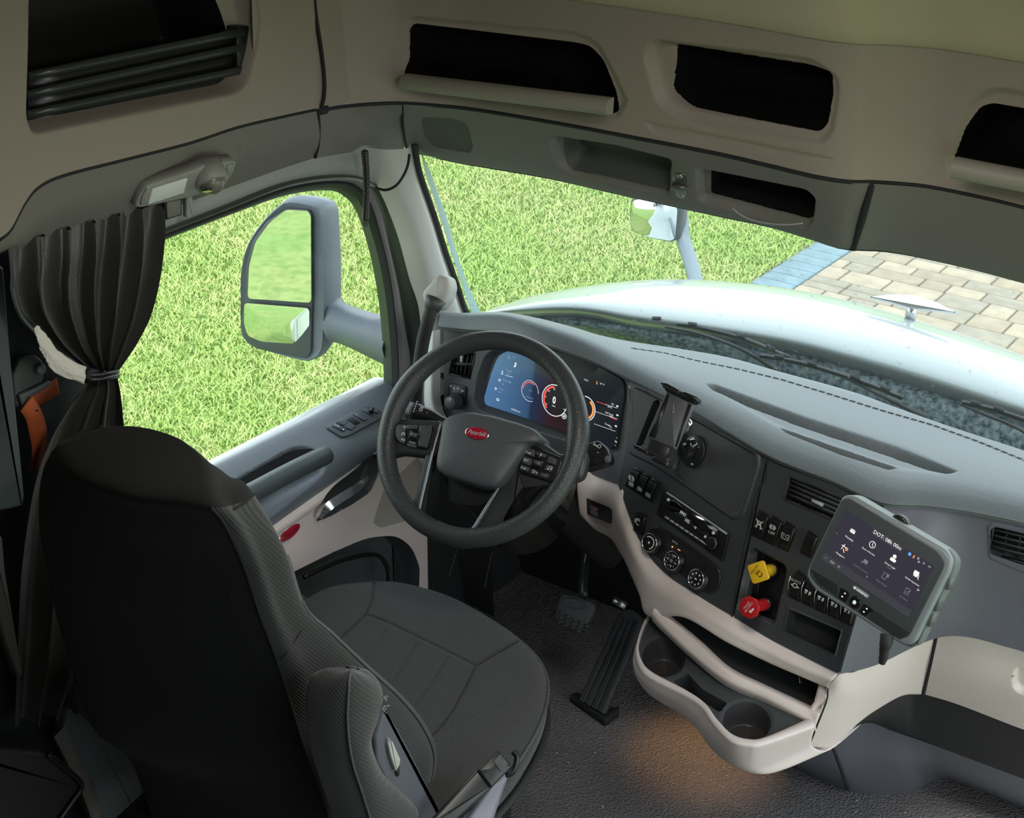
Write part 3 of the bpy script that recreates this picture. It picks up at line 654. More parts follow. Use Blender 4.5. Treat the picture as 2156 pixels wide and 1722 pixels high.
struct(mesh('wall_right', [(1.15, -.95, 0), (1.25, -.8, 0), (1.25, -.8, 2.65), (1.15, -.95, 2.65)], [(0, 1, 2, 3)], SL, smooth=False))
struct(mesh('wall_left', [(-1.04, .30, 0), (-1.04, 1.1, 0), (-1.0, .75, .86), (-1.03, .28, .86)], [(0, 1, 2, 3)], MATTE, smooth=False))
struct(mesh('trim_24', [(-1.04, .36, .90), (-.30, .36, .86), (-.30, .62, .55), (-1.04, .62, .55), (-1.04, .28, .9)], [(0, 1, 2, 3)], MATTE, smooth=False))
# floor and firewall
struct(mesh('floor', [(-1.12, -3, 0), (1.3, -3, 0), (1.3, 1.05, 0), (-1.12, 1.05, 0)], [(0, 1, 2, 3)], FLOORM, smooth=False))
struct(mesh('wall_front', [(-1.05, .95, 0), (1.2, .95, 0), (1.2, .75, .84), (-1.0, .6, .84)], [(0, 1, 2, 3)], MATTE, smooth=False))
struct(mesh('wall_front', [(-1.2, .40, 1.5), (1.3, .46, 1.5), (1.3, .46, 2.65), (-1.2, .40, 2.65)], [(0, 1, 2, 3)], SL, smooth=False))
# ------------------------------------------------------------------ pillar, door frame
d0 = [(250, 545), (330, 512), (470, 458), (600, 412), (690, 401), (728, 416), (752, 450), (775, 520), (792, 600), (802, 680), (807, 760), (808, 822)]
d1 = [(250, 538), (330, 505), (470, 451), (600, 403), (697, 390), (741, 404), (766, 445), (791, 520), (808, 600), (818, 680), (824, 760), (825, 826)]
d2 = [(250, 532), (330, 499), (470, 445), (600, 396), (705, 381), (758, 395), (786, 440), (808, 520), (824, 600), (833, 680), (838, 760), (838, 826)]
d3 = [(250, 526), (330, 494), (470, 440), (600, 390), (712, 374), (770, 388), (800, 435), (820, 520), (838, 600), (851, 680), (863, 750), (868, 826)]
d4 = [(250, 522), (330, 490), (470, 436), (600, 386), (722, 369), (788, 386), (818, 432), (845, 500), (869, 585), (889, 650), (893, 750), (895, 826)]
OLIVE = mat('glass_channel', (.05, .07, .045), .5, .1, 200)
def frow(ds, xs): return [row('x', x, d) for d, x in zip(ds, xs)]
def bands(name, dA, dB, xA, xB, m, bulge=.006, n=90):
    A = row('x', xA, dA); B = row('x', xB, dB); Mi = (A+B)/2; Mi[:, 0] += bulge
    return struct(add(name, (lambda G: (G.reshape(-1, 3), gridfaces(G.shape[0], G.shape[1])))(loft([A, Mi, B], n, 9)), m))
bands('trim_12', d0, d1, -1.075, -1.05, OLIVE, .004); bands('trim_13', d1, d2, -1.05, -1.035, RUBBER, .012)
bands('trim_14', d2, d3, -1.035, -1.025, mat('door_frame_grey', (.30, .29, .30), .5), .004); bands('trim_15', d3, d4, -1.03, -.985, mat('door_seal_green', (.028, .036, .026), .6), .012)
# header strip between window and lower header on the left
s_t = row('x', -.995, [(245, 450), (330, 430), (470, 380), (590, 340), (662, 318), (700, 314), (735, 308), (800, 306, -.985)])
s_b = row('x', -1.0, [(245, 532), (330, 498), (470, 443), (600, 393), (700, 376), (740, 378), (786, 394), (818, 410)])
STRIP = mat('window_header_lit_grey', (.30, .31, .29), .6, .25, 420, 'voronoi')  # header plastic again, its lit look put into a lighter colour
struct(add('trim_16', (lambda G: (G.reshape(-1, 3), gridfaces(G.shape[0], G.shape[1])))(loft([s_t, (s_t+s_b)/2+V(.012, 0, 0), s_b], 80, 20)), STRIP))
# A pillar
pL = row('x', -.985, [(762, 308, -1.0), (797, 397), (814, 434), (839, 502), (862, 587), (882, 652), (889, 750), (889, 860)])
bands('trim_22', d3, [(a_[0]+(18 if a_[0] > 700 else 0), a_[1]-(12 if a_[0] < 800 else 0)) for a_ in d4], -1.045, -1.045, RUBBER, 0)
pR = row('x', -.95, [(862, 306), (872, 360), (885, 400), (906, 460), (928, 530), (952, 598), (975, 662), (1010, 700)])
pM = [a*.5+b_*.5+V(.035, -.01, 0) for a, b_ in zip(pL, pR)]; pE = pR+V(-.01, .035, 0)
struct(add('trim_17', (lambda G: (G.reshape(-1, 3), gridfaces(G.shape[0], G.shape[1])))(loft([pL, (pL+np.array(pM))/2+V(.012, -.004, 0), pM, (pR+np.array(pM))/2+V(.012, 0.004, 0), pR, pE], 70, 40)), PILLAR))
struct(gapline('trim_18', [far(862, 325, 3.30), far(858, 350, 3.29), far(847, 374, 3.28), far(832, 392, 3.28), far(812, 400, 3.29), far(792, 396, 3.31)], .003, back=0))
struct(add('trim_19', tube(curve(pR+V(.005, .012, 0), 50), .007, 8), RUBBER))
# windshield glass with its frit band
wb = row('z', 1.0, [(985, 690), (1191, 705), (1453, 757), (1774, 848), (1949, 902), (2260, 1010)]); wb[:, 1] += .0
wt = np.array([pR[0], Hb[2], Hb[5], Hb[-1], P2b[2], P2b[-1]+V(.1, .02, 0)])+V(0, .04, .0)
wsh = struct(add('window_1', (lambda G: (G.reshape(-1, 3), gridfaces(G.shape[0], G.shape[1])))(loft([wt, (wt+wb)/2+V(0, .03, .0), wb], 60, 24)), WGLASS))
fr_ = pR+V(.015, .02, 0); fr2 = row('x', -.95, [(875, 322), (893, 360), (908, 400), (930, 460), (950, 530), (970, 590), (992, 640), (1004, 664)])+V(.0, .02, 0)
add('frit_band', (lambda G: (G.reshape(-1, 3), gridfaces(G.shape[0], G.shape[1])))(loft([fr_, fr2], 40, 3)), mat('frit_teal', (.22, .36, .34), .35), wsh)
# side window pane
wp = row('x', -1.07, [(200, 560), (340, 500), (600, 404), (700, 395), (760, 430), (800, 560), (818, 700), (820, 830), (640, 910), (460, 1000), (230, 1100)])
struct(mesh('window_2', wp, [tuple(range(len(wp)))], GLASS, smooth=False))
# ------------------------------------------------------------------ driver's door
def doorprof(rows_, y0, y1, nu, nv):
    ys = np.linspace(y0, y1, nu); R_ = []
    for fx, fz in rows_: R_.append(np.stack([fx(ys), ys, fz(ys)], 1))
    Q_ = cat_rom(np.array(R_), 1200); L_ = np.concatenate([[0], np.cumsum(np.linalg.norm(np.diff(Q_[:, 0], axis=0), axis=1))])
    return Q_[np.clip(np.searchsorted(L_, np.linspace(0, L_[-1], nv)), 0, 1199)]
k_ = lambda c: (lambda y: np.full_like(y, c))
top_rows = [(k_(-1.085), lambda y: .862-.015*y), (k_(-1.066), lambda y: .872-.018*y), (k_(-1.02), lambda y: .850-.03*y), (k_(-.985), lambda y: .828-.04*y),
            (k_(-.962), lambda y: .800-.02*y), (k_(-.957), lambda y: .775+.04*y), (k_(-.968), lambda y: .752+.10*y)]
SLATE = mat('door_slate_plastic', (.135, .155, .18), .42, .2, 500, 'voronoi')
pull = [(418, 1125, 10), (440, 1050, 15), (500, 1003, 20), (615, 938, 20), (650, 937, 16), (690, 962, 12), (690, 990, 12), (668, 1015, 18), (570, 1092, 18), (470, 1165, 10), (420, 1190, 5)]
dr, do_ = relief('door_1', doorprof(top_rows, -.60, .40, 420, 110), [dict(poly=pull, depth=.040, w=.022, k=1.1), dict(poly=[(462, 1072, 10), (503, 1006, 16), (618, 942, 20), (655, 942, 14), (686, 955, 10), (600, 1004, 10), (520, 1046, 10)], depth=.045, w=.014, part=('pull_recess', DARK))], SLATE, out=True)
struct(dr)
low_rows = [(k_(-.968), lambda y: .751+.10*y), (k_(-.960), lambda y: .742+.10*y), (k_(-.962), lambda y: .728+.10*y), (k_(-.975), lambda y: .70+.08*y), (k_(-.985), lambda y: .62+.02*y), (k_(-.985), lambda y: .45+0*y), (k_(-.98), lambda y: .30+0*y), (k_(-.97), lambda y: .06+0*y)]
hand = [(666, 1098, 4), (683, 1045, 20), (705, 1020, 14), (745, 990, 10), (800, 940, 14), (812, 948, 10), (796, 1000, 20), (780, 1036, 10), (740, 1063, 10), (690, 1090, 10)]
pock = [(500, 1262, 10), (620, 1203, 10), (700, 1163, 10), (775, 1131, 25), (835, 1127, 25), (868, 1152, 20), (884, 1195, 10), (876, 1420, 10), (500, 1420, 5)]
lowd = relief('door_lower_panel', doorprof(low_rows, -.60, .37, 400, 240), [
    dict(poly=hand, depth=.030, w=.012, part=('handle_well', DARK), **{'in': .0}), dict(poly=pock, depth=.06, w=.012, part=('door_pocket', DARK), **{'in': 0}),
    dict(poly=[(785, 1100, 5), (808, 1030, 10), (880, 960, 8), (930, 1040, 8), (860, 1095, 10), (800, 1112, 10)], depth=.0012, w=.001, part=('tread_patch', mat('scuff_patch', (.40, .37, .335), .5)), **{'in': .0})], BEIGE, dr)
# inside pocket rim
add('pocket_rim', tube(curve([p for p in row('x', -.975, [(640, 1215), (720, 1180), (790, 1168), (815, 1195), (818, 1230)])], 40), .006, 6), BLACK, dr)
# pull bar
pb = curve(row('x', -.945, [(430, 1090, -.955), (470, 1067), (525, 1040), (600, 1000), (650, 975), (686, 958, -.95)]), 30)
add('pull_bar', tube(pb, .0225, 14), mat('pull_bar_vinyl', (.055, .068, .072), .45, .4, 330, 'voronoi'), dr)
# chrome release lever
hp = curve(row('x', -.968, [(671, 1088, -.962), (690, 1066, -.945), (720, 1046, -.938), (750, 1027, -.94), (772, 1006, -.958)]), 26)
add('release_lever', strip(hp, np.interp(np.linspace(0, 1, 26), [0, .2, .7, 1], [.014, .022, .020, .008]), .012, (1, 0, .6)), mat('lever_chrome', (.85, .86, .9), .18, metal=.9), dr, label='curved chrome door release lever', angle=50)
# window switch plate
FS = frame(on(745, 885, 'x', -1.02), (0, 1, -.0), nrm((.45, 0, 1))); FS = frame(pn(745, 887, V(-1.0, .08, .838), nrm((.55, .02, 1))), (0, 1, -.03), nrm((.55, .02, 1)))
SW = mat('switch_slate', (.075, .088, .105), .4); ls = lambda pts, F=None: np.array([p[:2] for p in l2(pts, F or FS)])
sp_ = add('switch_plate', prism(fillet([tuple(p) for p in ls([(683, 900), (720, 923), (738, 917), (805, 880), (804, 867), (775, 855), (762, 857)])], .012), 0, .004, FS, .002), SW, dr)
for q in ([(697, 899), (722, 912), (728, 907), (703, 895)], [(706, 892), (722, 900), (734, 893), (718, 886)], [(722, 901), (737, 909), (748, 901), (733, 893)], [(742, 876), (765, 890), (772, 885), (750, 872)], [(762, 867), (779, 877), (785, 871), (768, 862)], [(783, 868), (792, 874), (797, 870), (788, 865)]):
    add('rocker_switch', prism(ls(q), .004, .008, FS, .0015), SW, sp_)
add('switch_well', prism(ls([(728, 886), (740, 881), (759, 892), (748, 898)]), .0035, .0046, FS), MATTE, sp_)
add('mirror_joystick', tube([loc2w(FS, np.append(ls([(778, 872)])[0], .006)), loc2w(FS, np.append(ls([(778, 872)])[0], .022))], [.006, .004], 10), BLACK, sp_)
flat([circ(.002, 8, *ls([(709, 902)])[0]), circ(.002, 8, *ls([(720, 909)])[0])], FS, WHITE, sp_, 'switch_marks', z=.0086)
# door emblem
FE = frame(on(608, 1121, 'x', -.972), (0, 1, .10), (1, 0, .25))
bdg = add('door_emblem', prism(circ(.038, 32, ry=.014), 0, .004, FE, .002), CHROME, dr)
add('emblem_enamel', prism(circ(.0355, 32, ry=.0118), .004, .0052, FE, .001), BADGE, bdg, label='red oval enamel centre')
text('Peterbilt', .017, FE, CHROME, bdg, 'emblem_script', z=.0056, shear=.35, sx=.9)
# ------------------------------------------------------------------ dashboard
dash = thing('dashboard', 'charcoal truck dashboard with beige lower console across the front of the cab', 'dashboard', (0, .4, .6))
PT = V(-.385, .285, 1.085)
lipP = row('z', 1.075, [(924, 688, 1.065), (985, 694, 1.075), (1060, 699, 1.10), (1140, 722, 1.115), (1219, 748, 1.118), (1270, 770, 1.108), (1317, 794, 1.095), (1395, 832, 1.085), (1465, 868, 1.08), (1540, 914, 1.075), (1613, 957, 1.07), (1686, 988, 1.065), (1750, 1012, 1.063), (1855, 1057, 1.06), (1947, 1064, 1.06), (2043, 1077, 1.06), (2156, 1101, 1.06), (2260, 1130, 1.06)])
rear = row('z', 1.03, [(936, 669), (1000, 671), (1056, 676), (1120, 677), (1200, 690), (1262, 704), (1330, 717), (1440, 733), (1540, 751), (1640, 779), (1745, 807), (1815, 828), (1880, 852), (1990, 891), (2060, 914), (2125, 935), (2200, 960), (2290, 990)])
hump = np.array([.0, .005, .012, .012, .010, .008, .004, 0, 0, 0, 0, 0, 0, 0, 0, 0, 0, 0])[:, None]*V(0, 0, 1)
def lp(t, dz): q = lipP*(1-t)+rear*t; q[:, 2] += dz; return q
bulge = np.clip(np.array([.3, .4, .5, .6, .7, .8, .9]+[1.0]*11), 0, 1)
padrows = [lipP+V(0, .09, -.022), lipP+V(0, .015, -.012), lipP+V(0, .003, -.004), lp(.01, .004)+V(0, -.004, 0), lp(.08, .022)+hump, lp(.2, .030)+hump, lp(.45, .026)+hump, lp(.75, .012)+hump*.5, lp(.97, 0), rear+V(0, .012, -.012)]
G = loft(padrows, 620, 230)
S_PAD = Surf(G)
tray = [(1476, 806, 10), (1500, 804, 20), (1700, 875, 30), (1905, 938, 30), (2030, 993, 8), (1990, 1002, 12), (1890, 992, 20), (1640, 906, 60), (1560, 858, 40)]
slot1 = [(1484, 807, 4), (1505, 808, 6), (1700, 879), (1900, 943, 20), (2018, 992, 6), (1996, 998, 6), (1880, 957, 20), (1700, 897), (1500, 822, 6)]
slot2 = [(1638, 898, 4), (1660, 902, 6), (1780, 943), (1895, 983, 5), (1872, 990, 6), (1770, 958), (1655, 912, 6)]
PADD = mat('dash_slot_shade', (.05, .06, .06), .7)
relief('dash_pad', G, [dict(poly=tray, depth=.007, w=.02, snap=False), dict(poly=slot1, depth=.034, w=.008), dict(poly=slot2, depth=.028, w=.007)], PAD, dash)
# defroster slots along the rear of the pad
vp = resample(np.array([(1330, 733), (1400, 743), (1470, 760), (1554, 777), (1645, 799), (1751, 831), (1856, 864), (1961, 894), (2066, 932), (2156, 969), (2250, 1005)], float), 58)
for k in range(57):
    a = vp[k]; d_ = vp[k+1]-a; d_ /= np.linalg.norm(d_); p0, n0 = S_PAD(*a); p1_, _ = S_PAD(*(a+d_*13)); Fd = frame((p0+p1_)/2, p1_-p0, n0); L_ = np.linalg.norm(p1_-p0)
    if L_ > .06: continue
    add('defrost_slot', join_geo([prism(rrect(L_, .0032, .001, 2, cy=cy_), -.004, .0008, Fd) for cy_ in (-.004, .003)]), MATTE, dash, smooth=False)
# ---- centre stack planes
A1 = lipP[6]+V(0, .012, -.012); B1_ = lipP[10]+V(0, .012, -.014); D1 = on(1540, 1294, 'y', .035)
n1 = nrm(np.cross(B1_-A1, D1-A1)); n1 = n1 if n1@(CAM-A1) > 0 else -n1
F1 = frame(A1, B1_-A1, n1); C1 = lipP[13]+V(0, .012, -.014)
n2 = nrm(np.cross(C1-B1_, D1-B1_)); n2 = n2 if n2@(CAM-B1_) > 0 else -n2
F2 = frame(B1_, C1-B1_, n2)
def plgrid(F, quad, nu, nv):
    a, b_, c, d = [pn(p[0], p[1], F[1], F[0][2]) for p in quad]      # TL TR BR BL
    u = np.linspace(0, 1, nu)[None, :, None]; v = np.linspace(0, 1, nv)[:, None, None]
    return (a*(1-u)+b_*u)*(1-v)+(d*(1-u)+c*u)*v
f1out = [(1320, 796, 2), (1616, 955, 2), (1612, 1010, 10), (1596, 1045, 10), (1541, 1296, 3), (1500, 1274, 20), (1453, 1243, 20), (1405, 1212, 30), (1366, 1171, 30), (1337, 1119, 20), (1301, 1020, 3), (1317, 950, 20), (1327, 880, 20), (1328, 825, 10)]
f1out = [(1320, 790, 2), (1617, 951, 2), (1541, 1296, 3), (1500, 1274, 20), (1453, 1243, 20), (1405, 1212, 30), (1366, 1171, 30), (1337, 1119, 20), (1301, 1020, 3), (1317, 950, 20), (1327, 880, 20), (1328, 825, 10)]
frm = [(1330, 808, 20), (1600, 948, 14), (1604, 975, 14), (1584, 1040, 20), (1566, 1092, 14), (1545, 1098, 12), (1414, 1006, 12), (1365, 975, 20), (1322, 956, 14), (1331, 880, 20)]
inn = [(1390, 840, 6), (1456, 880, 6), (1595, 957, 12), (1578, 1035, 12), (1556, 1085, 12), (1542, 1088, 10), (1424, 1003, 10), (1415, 988, 8), (1440, 900, 10), (1382, 862, 8)]
inn = [(1452, 876, 8), (1594, 956, 12), (1576, 1032, 12), (1556, 1084, 12), (1541, 1087, 10), (1424, 1002, 10), (1416, 986, 8), (1436, 930, 10)]
slotv = [(1378, 845, 4), (1389, 841, 4), (1392, 850, 4), (1350, 950, 4), (1338, 945, 4)]
relief('centre_fascia', plgrid(F1, [(1300, 770), (1625, 945), (1545, 1330), (1280, 1150)], 300, 330), [
    dict(poly=f1out, r=3, keep=True), dict(poly=frm, depth=-.004, w=.006), dict(poly=inn, depth=.008, w=.006, part=('mount_panel', mat('mount_panel', (.055, .058, .06), .45, .15, 500)), **{'in': .004}),
    dict(poly=slotv, depth=.02, w=.003, part=('slot_recess', MATTE), **{'in': 0})], FASC, dash)
f2out = [(1618, 957, 2), (1857, 1058, 2), (1840, 1160, 10), (1800, 1296, 10), (1765, 1418, 2), (1700, 1386, 30), (1620, 1345, 30), (1545, 1299, 2)]
valv = [(1573, 1160, 10), (1586, 1150, 10), (1653, 1185, 12), (1660, 1200, 10), (1634, 1310, 8), (1626, 1316, 6), (1549, 1283, 8)]
lowp = [(1658, 1276, 4), (1774, 1326, 4), (1760, 1384, 4), (1646, 1333, 4)]; lowpi = [(1663, 1282, 2), (1772, 1328, 2), (1758, 1378, 2), (1651, 1328, 2)]
vout = [(1657, 998, 8), (1798, 1058, 8), (1784, 1108, 8), (1744, 1094, 6), (1648, 1054, 8)]; vin = [(1664, 1003, 4), (1790, 1057, 4), (1777, 1103, 4), (1654, 1051, 4)]
relief('right_fascia', plgrid(F2, [(1600, 945), (1870, 1055), (1775, 1440), (1520, 1310)], 280, 330), [
    dict(poly=f2out, keep=True), dict(poly=valv, depth=.014, w=.014), dict(poly=[(1590, 1160, 6), (1655, 1192, 8), (1628, 1308, 5), (1570, 1285, 6)], depth=.02, w=.004, part=('valve_recess', BLACK), **{'in': 0}),
    dict(poly=lowp, depth=-.002, w=.002), dict(poly=lowpi, depth=.03, w=.003, part=('cubby', MATTE), **{'in': 0}),
    dict(poly=vout, depth=-.003, w=.004), dict(poly=vin, depth=.03, w=.003, part=('vent_well', MATTE), **{'in': 0})], FASC, dash)
# dark gaps between panels
for pts, F in (([(1616, 955), (1612, 1005), (1590, 1050), (1562, 1180), (1541, 1298)], F2), ):
    add('panel_gap', tube(curve([pn(p[0], p[1], F[1], F[0][2]) for p in pts], 40), .0022, 6), MATTE, dash)
def L1(pts): return np.array([p[:2] for p in l2(pts, F1)])
def L2_(pts): return np.array([p[:2] for p in l2(pts, F2)])
# small drawing kit for printed symbols, in a local frame placed on a pixel
def sym(F, px, py, z=0, rot=0):
    c = pn(px, py, F[1]+F[0][2]*z, F[0][2]); a = math.radians(rot); x = F[0][0]*math.cos(a)+F[0][1]*math.sin(a); return frame(c, x, F[0][2])
# rockers (three beside the wheel, dimmer, three plus blank on the right)
def rocker(F, Lf, quad, mark=None, tall=.012, nm='rocker_switch'):
    q = Lf(quad); c = q.mean(0)
    base = add('switch_bezel', prism(c+(q-c)*1.12, -.001, .003, F, .001), BLACK, dash)
    top, bot = (q[0]+q[1])/2, (q[2]+q[3])/2; up_ = nrm(top-bot); sd = nrm(q[1]-q[0]); wv = np.linalg.norm(q[1]-q[0])/2; L = np.linalg.norm(top-bot)
    prof = [(-.5, .002), (-.46, .35*tall), (-.1, tall*.75), (.28, tall), (.46, tall*.85), (.5, .002)]
    vs = []
    for s in (-1, -.86, .86, 1):
        for (t, h) in prof: vs.append(np.append(c+up_*t*L+sd*wv*.94*s, h*(1 if abs(s) < .9 else .8)))
    r = mesh(nm, loc2w(F, vs), gridfaces(4, 6)+[tuple(range(6)), tuple(18+i for i in range(6))[::-1]], BLACK, base, angle=35)
    if mark:
        Fk = frame(loc2w(F, np.append(c+up_*L*.05, tall*.9)), nrm(F[0][0]*sd[0]+F[0][1]*sd[1]), nrm(F[0][2]+(F[0][0]*up_[0]+F[0][1]*up_[1])*-.35)); mark(Fk, r, wv)
    return r
def mk_lines(polys): return lambda Fk, r, w_: flat(polys(w_), Fk, WHITE, r, 'switch_symbol', z=.0022)
def mk_ring(w_): return ring2(w_*.35, w_*.5, 0, 360, 14)+line2([(-w_*.75, 0), (w_*.75, 0)], w_*.12)+ring2(w_*.6, w_*.7, 120, 240, 8)+ring2(w_*.6, w_*.7, -60, 60, 8)
def mk_x(w_): return line2([(-w_*.6, -w_*.6), (w_*.6, w_*.7)], w_*.14)+line2([(w_*.6, -w_*.6), (-w_*.6, w_*.7)], w_*.14)+line2([(-w_*.35, -.7*w_), (-w_*.35, .5*w_), (w_*.3, .5*w_), (w_*.3, -w_*.7)], w_*.12)
def mk_tc(w_): return line2([(-w_*.7, .5*w_), (-w_*.8, 0), (-w_*.7, -w_*.7), (w_*.7, -w_*.7), (w_*.8, 0), (w_*.7, .5*w_)], w_*.12)
silver = mat('switch_silver', (.42, .45, .46), .35)
def slab(Fk, r, w_): flat([rrect(w_*1.3, w_*.9, w_*.15, 2, cy=-w_*1.3)], Fk, silver, r, 'switch_lens', z=.0016)
def m1(Fk, r, w_): slab(Fk, r, w_); flat(mk_ring(w_*1.1), Fk, WHITE, r, 'switch_symbol', z=.0022)
rocker(F1, L1, [(1337, 986), (1353, 994), (1336, 1031), (1319, 1021)], m1); rocker(F1, L1, [(1356, 997), (1371, 1005), (1354, 1042), (1337, 1033)], slab); rocker(F1, L1, [(1373, 1008), (1389, 1017), (1372, 1054), (1355, 1045)], slab)
rocker(F1, L1, [(1346, 1078), (1366, 1088), (1354, 1124), (1336, 1114)], mk_lines(lambda w_: ring2(w_*.35, w_*.5, 40, 300, 12)+ring2(w_*.6, w_*.72, 60, 200, 8)))
def t1(Fk, r, w_): flat(mk_ring(w_*.75), (Fk[0], Fk[1]+Fk[0][1]*w_*.5), WHITE, r, 'switch_symbol', z=.0022); text('OFF', w_*.7, (Fk[0], Fk[1]-Fk[0][1]*w_*.5), WHITE, r, 'switch_word', z=.0022)
def t2(Fk, r, w_): flat(mk_tc(w_*.8), Fk, WHITE, r, 'switch_symbol', z=.0022); text('TC', w_*.8, Fk, WHITE, r, 'switch_word', z=.0022)
rocker(F2, L2_, [(1600, 1076), (1624, 1087), (1606, 1134), (1584, 1123)], mk_lines(mk_x)); rocker(F2, L2_, [(1628, 1088), (1652, 1099), (1632, 1146), (1610, 1135)], t1); rocker(F2, L2_, [(1656, 1100), (1680, 1111), (1660, 1158), (1638, 1148)], t2)
rocker(F2, L2_, [(1703, 1119), (1727, 1130), (1708, 1172), (1687, 1161)])
# paddle switches with bright edges under the tablet
wtxt = lambda s: (lambda Fk, r, w_: text(s, w_*.75, (Fk[0], Fk[1]+Fk[0][1]*w_*.9), WHITE, r, 'switch_word', z=.0022))
def mkc(Fk, r, w_): flat(ring2(w_*.35, w_*.5, 0, 360, 12)+line2([(-w_*.7, -.1*w_), (-.5*w_, -w_*.1)], w_*.2)+line2([(.5*w_, -.1*w_), (w_*.8, -w_*.1)], w_*.2), Fk, WHITE, r, 'switch_symbol', z=.0022)
def mkt(Fk, r, w_): flat([rrect(w_*.6, w_*.35, .0004, 2, cx=-w_*.35, cy=.1*w_), rrect(w_*.35, w_*.5, .0004, 2, cx=.4*w_, cy=-w_*.05)]+ring2(w_*.1, w_*.2, 0, 360, 8, -w_*.4, -w_*.35)+ring2(w_*.1, w_*.2, 0, 360, 8, w_*.3, -w_*.35), Fk, WHITE, r, 'switch_symbol', z=.0022)
for k in range(5):
    dx, dy = 27.5*k, 13.0*k
    def mk(Fk, r, w_, k=k):
        if k == 0: wtxt('AUTO')(Fk, r, w_); mkc(Fk, r, w_)
        else: mkt(Fk, r, w_)
    rocker(F2, L2_, [(1680+dx, 1203+dy), (1701+dx, 1213+dy), (1684+dx, 1263+dy), (1663+dx, 1253+dy)], mk, tall=.02, nm='paddle_switch')
    e = L2_([(1674+dx, 1206+dy), (1668+dx, 1222+dy), (1661+dx, 1252+dy)]); add('bright_edge', tube(loc2w(F2, np.c_[e, [.014, .017, .005]]), [.0012, .0018, .0008], 6), CHROME, dash)
# radio
rd = L1([(1401, 1029), (1538, 1124), (1524, 1181), (1386, 1082)]); rx = nrm(np.append(rd[1]-rd[0], 0)@F1[0] if False else (F1[0][0]*(rd[1]-rd[0])[0]+F1[0][1]*(rd[1]-rd[0])[1]))
radio = add('radio', prism(fillet([tuple(p) for p in rd], .003), -.002, .006, F1, .0015), BLACK, dash)
Lw = lambda pts, h: np.array([p[:2] for p in l2(pts, (F1[0], F1[1]+F1[0][2]*h))])
F1r = (F1[0], F1[1]+F1[0][2]*.0062)
add('radio_display', prism(fillet([tuple(p) for p in Lw([(1416, 1046), (1512, 1112), (1505, 1141), (1407, 1071)], .006)], .002), .006, .0068, F1), GLOSS, radio)
LCD = mat('lcd_glow', (.70, .76, .80), .5, emit=.35)
def rtext(s, px, py, size, m=WHITE, par=None, F=None, rot=0, ax=None, h=.0072, **k):
    F = F or F1; Fk = sym(F, px, py, h, 0); a = nrm(ax if ax is not None else rx); Fk = frame(Fk[1], a, F[0][2]); return text(s, size, Fk, m, par or radio, z=0, **k)
rtext('FM1', 1438, 1082, .0105, LCD); rtext('102.', 1447, 1097, .0095, LCD); rtext('tz', 1464, 1110, .0085, LCD)
add('radio_slot', prism(Lw([(1404, 1034), (1532, 1122), (1530, 1126), (1403, 1038)], .006), .006, .0066, F1), GREYP, radio, smooth=False)
for k in range(8):
    t = k; px_, py_ = 1404+10.3*t, 1089.5+6.9*t
    add('preset_button', prism(Lw([(px_-3, py_-3.4), (px_+5, py_+1.8), (px_+(4 if k < 7 else 12), py_+(5 if k < 7 else 10)), (px_-4, py_)], .007), .006, .009, F1, .0008), GREYP, radio)
for q, r_ in (((1408, 1052), 3.4), ((1503, 1122), 3.6), ((1486, 1130), 3.0)):
    c = Lw([q], .006)[0]; add('round_button', prism(circ(r_*.00105, 14, c[0], c[1]), .006, .0095, F1, .001), WHITE, radio)
c = Lw([(1506, 1143)], .006)[0]; add('volume_knob', prism(circ(.0125, 26, c[0], c[1], .0125), .006, .022, F1, .003), BLACK, radio)
add('knob_ring', prism(np.array([[c[0]+.0126*math.cos(a), c[1]+.0126*math.sin(a)] for a in np.linspace(0, 6.28, 26)]), .019, .0195, F1), GREYP, radio)
# climate controls
hv = L1([(1368, 1122), (1375, 1113), (1392, 1109), (1453, 1148), (1511, 1192), (1519, 1212), (1516, 1232), (1505, 1246), (1490, 1248), (1440, 1212), (1372, 1160), (1364, 1140)])
hp_ = add('climate_panel', prism(curve(hv, 50, True), -.001, .005, F1, .003), mat('climate_black', (.016, .016, .018), .3), dash)
def dialknob(px, py, marks):
    c = L1([(px, py)])[0]; Fk = frame(loc2w(F1, np.append(c, .004)), rx, F1[0][2])
    k = add('climate_dial', lathe([(.0245, 0), (.0245, .006), (.0215, .008), (.021, .015), (.0188, .0165)], Fk, 30), BLACK, hp_)
    add('dial_ring', (lambda g: g)(tube(loc2w(Fk, np.c_[circ(.0198, 36), np.full(36, .0162)]), .0014, 6, True)), CHROME, k)
    marks(Fk, k)
zt = .0172
dialknob(1379, 1142, lambda F, k: (flat(ring2(.012, .0145, -60, 140, 16), F, WHITE, k, 'dial_mark', z=zt), flat([rrect(.005, .005, .001)], F, WHITE, k, 'dial_mark', z=zt)))
def md(F, k):
    flat(ring2(.0135, .015, 60, 90, 4)+[circ(.0011, 6, .0135*math.cos(a), .0135*math.sin(a)) for a in np.radians(range(0, 360, 36))]+ring2(.002, .003, 0, 360, 10), F, WHITE, k, 'dial_mark', z=zt)
    text('72', .006, (F[0], F[1]+F[0][1]*.010), WHITE, k, 'dial_numeral', z=zt); text('78', .006, (F[0], F[1]+F[0][0]*.010), WHITE, k, 'dial_numeral', z=zt); text('64', .006, (F[0], F[1]-F[0][1]*.010+F[0][0]*.003), WHITE, k, 'dial_numeral', z=zt); text('60', .006, (F[0], F[1]-F[0][0]*.010), WHITE, k, 'dial_numeral', z=zt)
dialknob(1426, 1180, md)
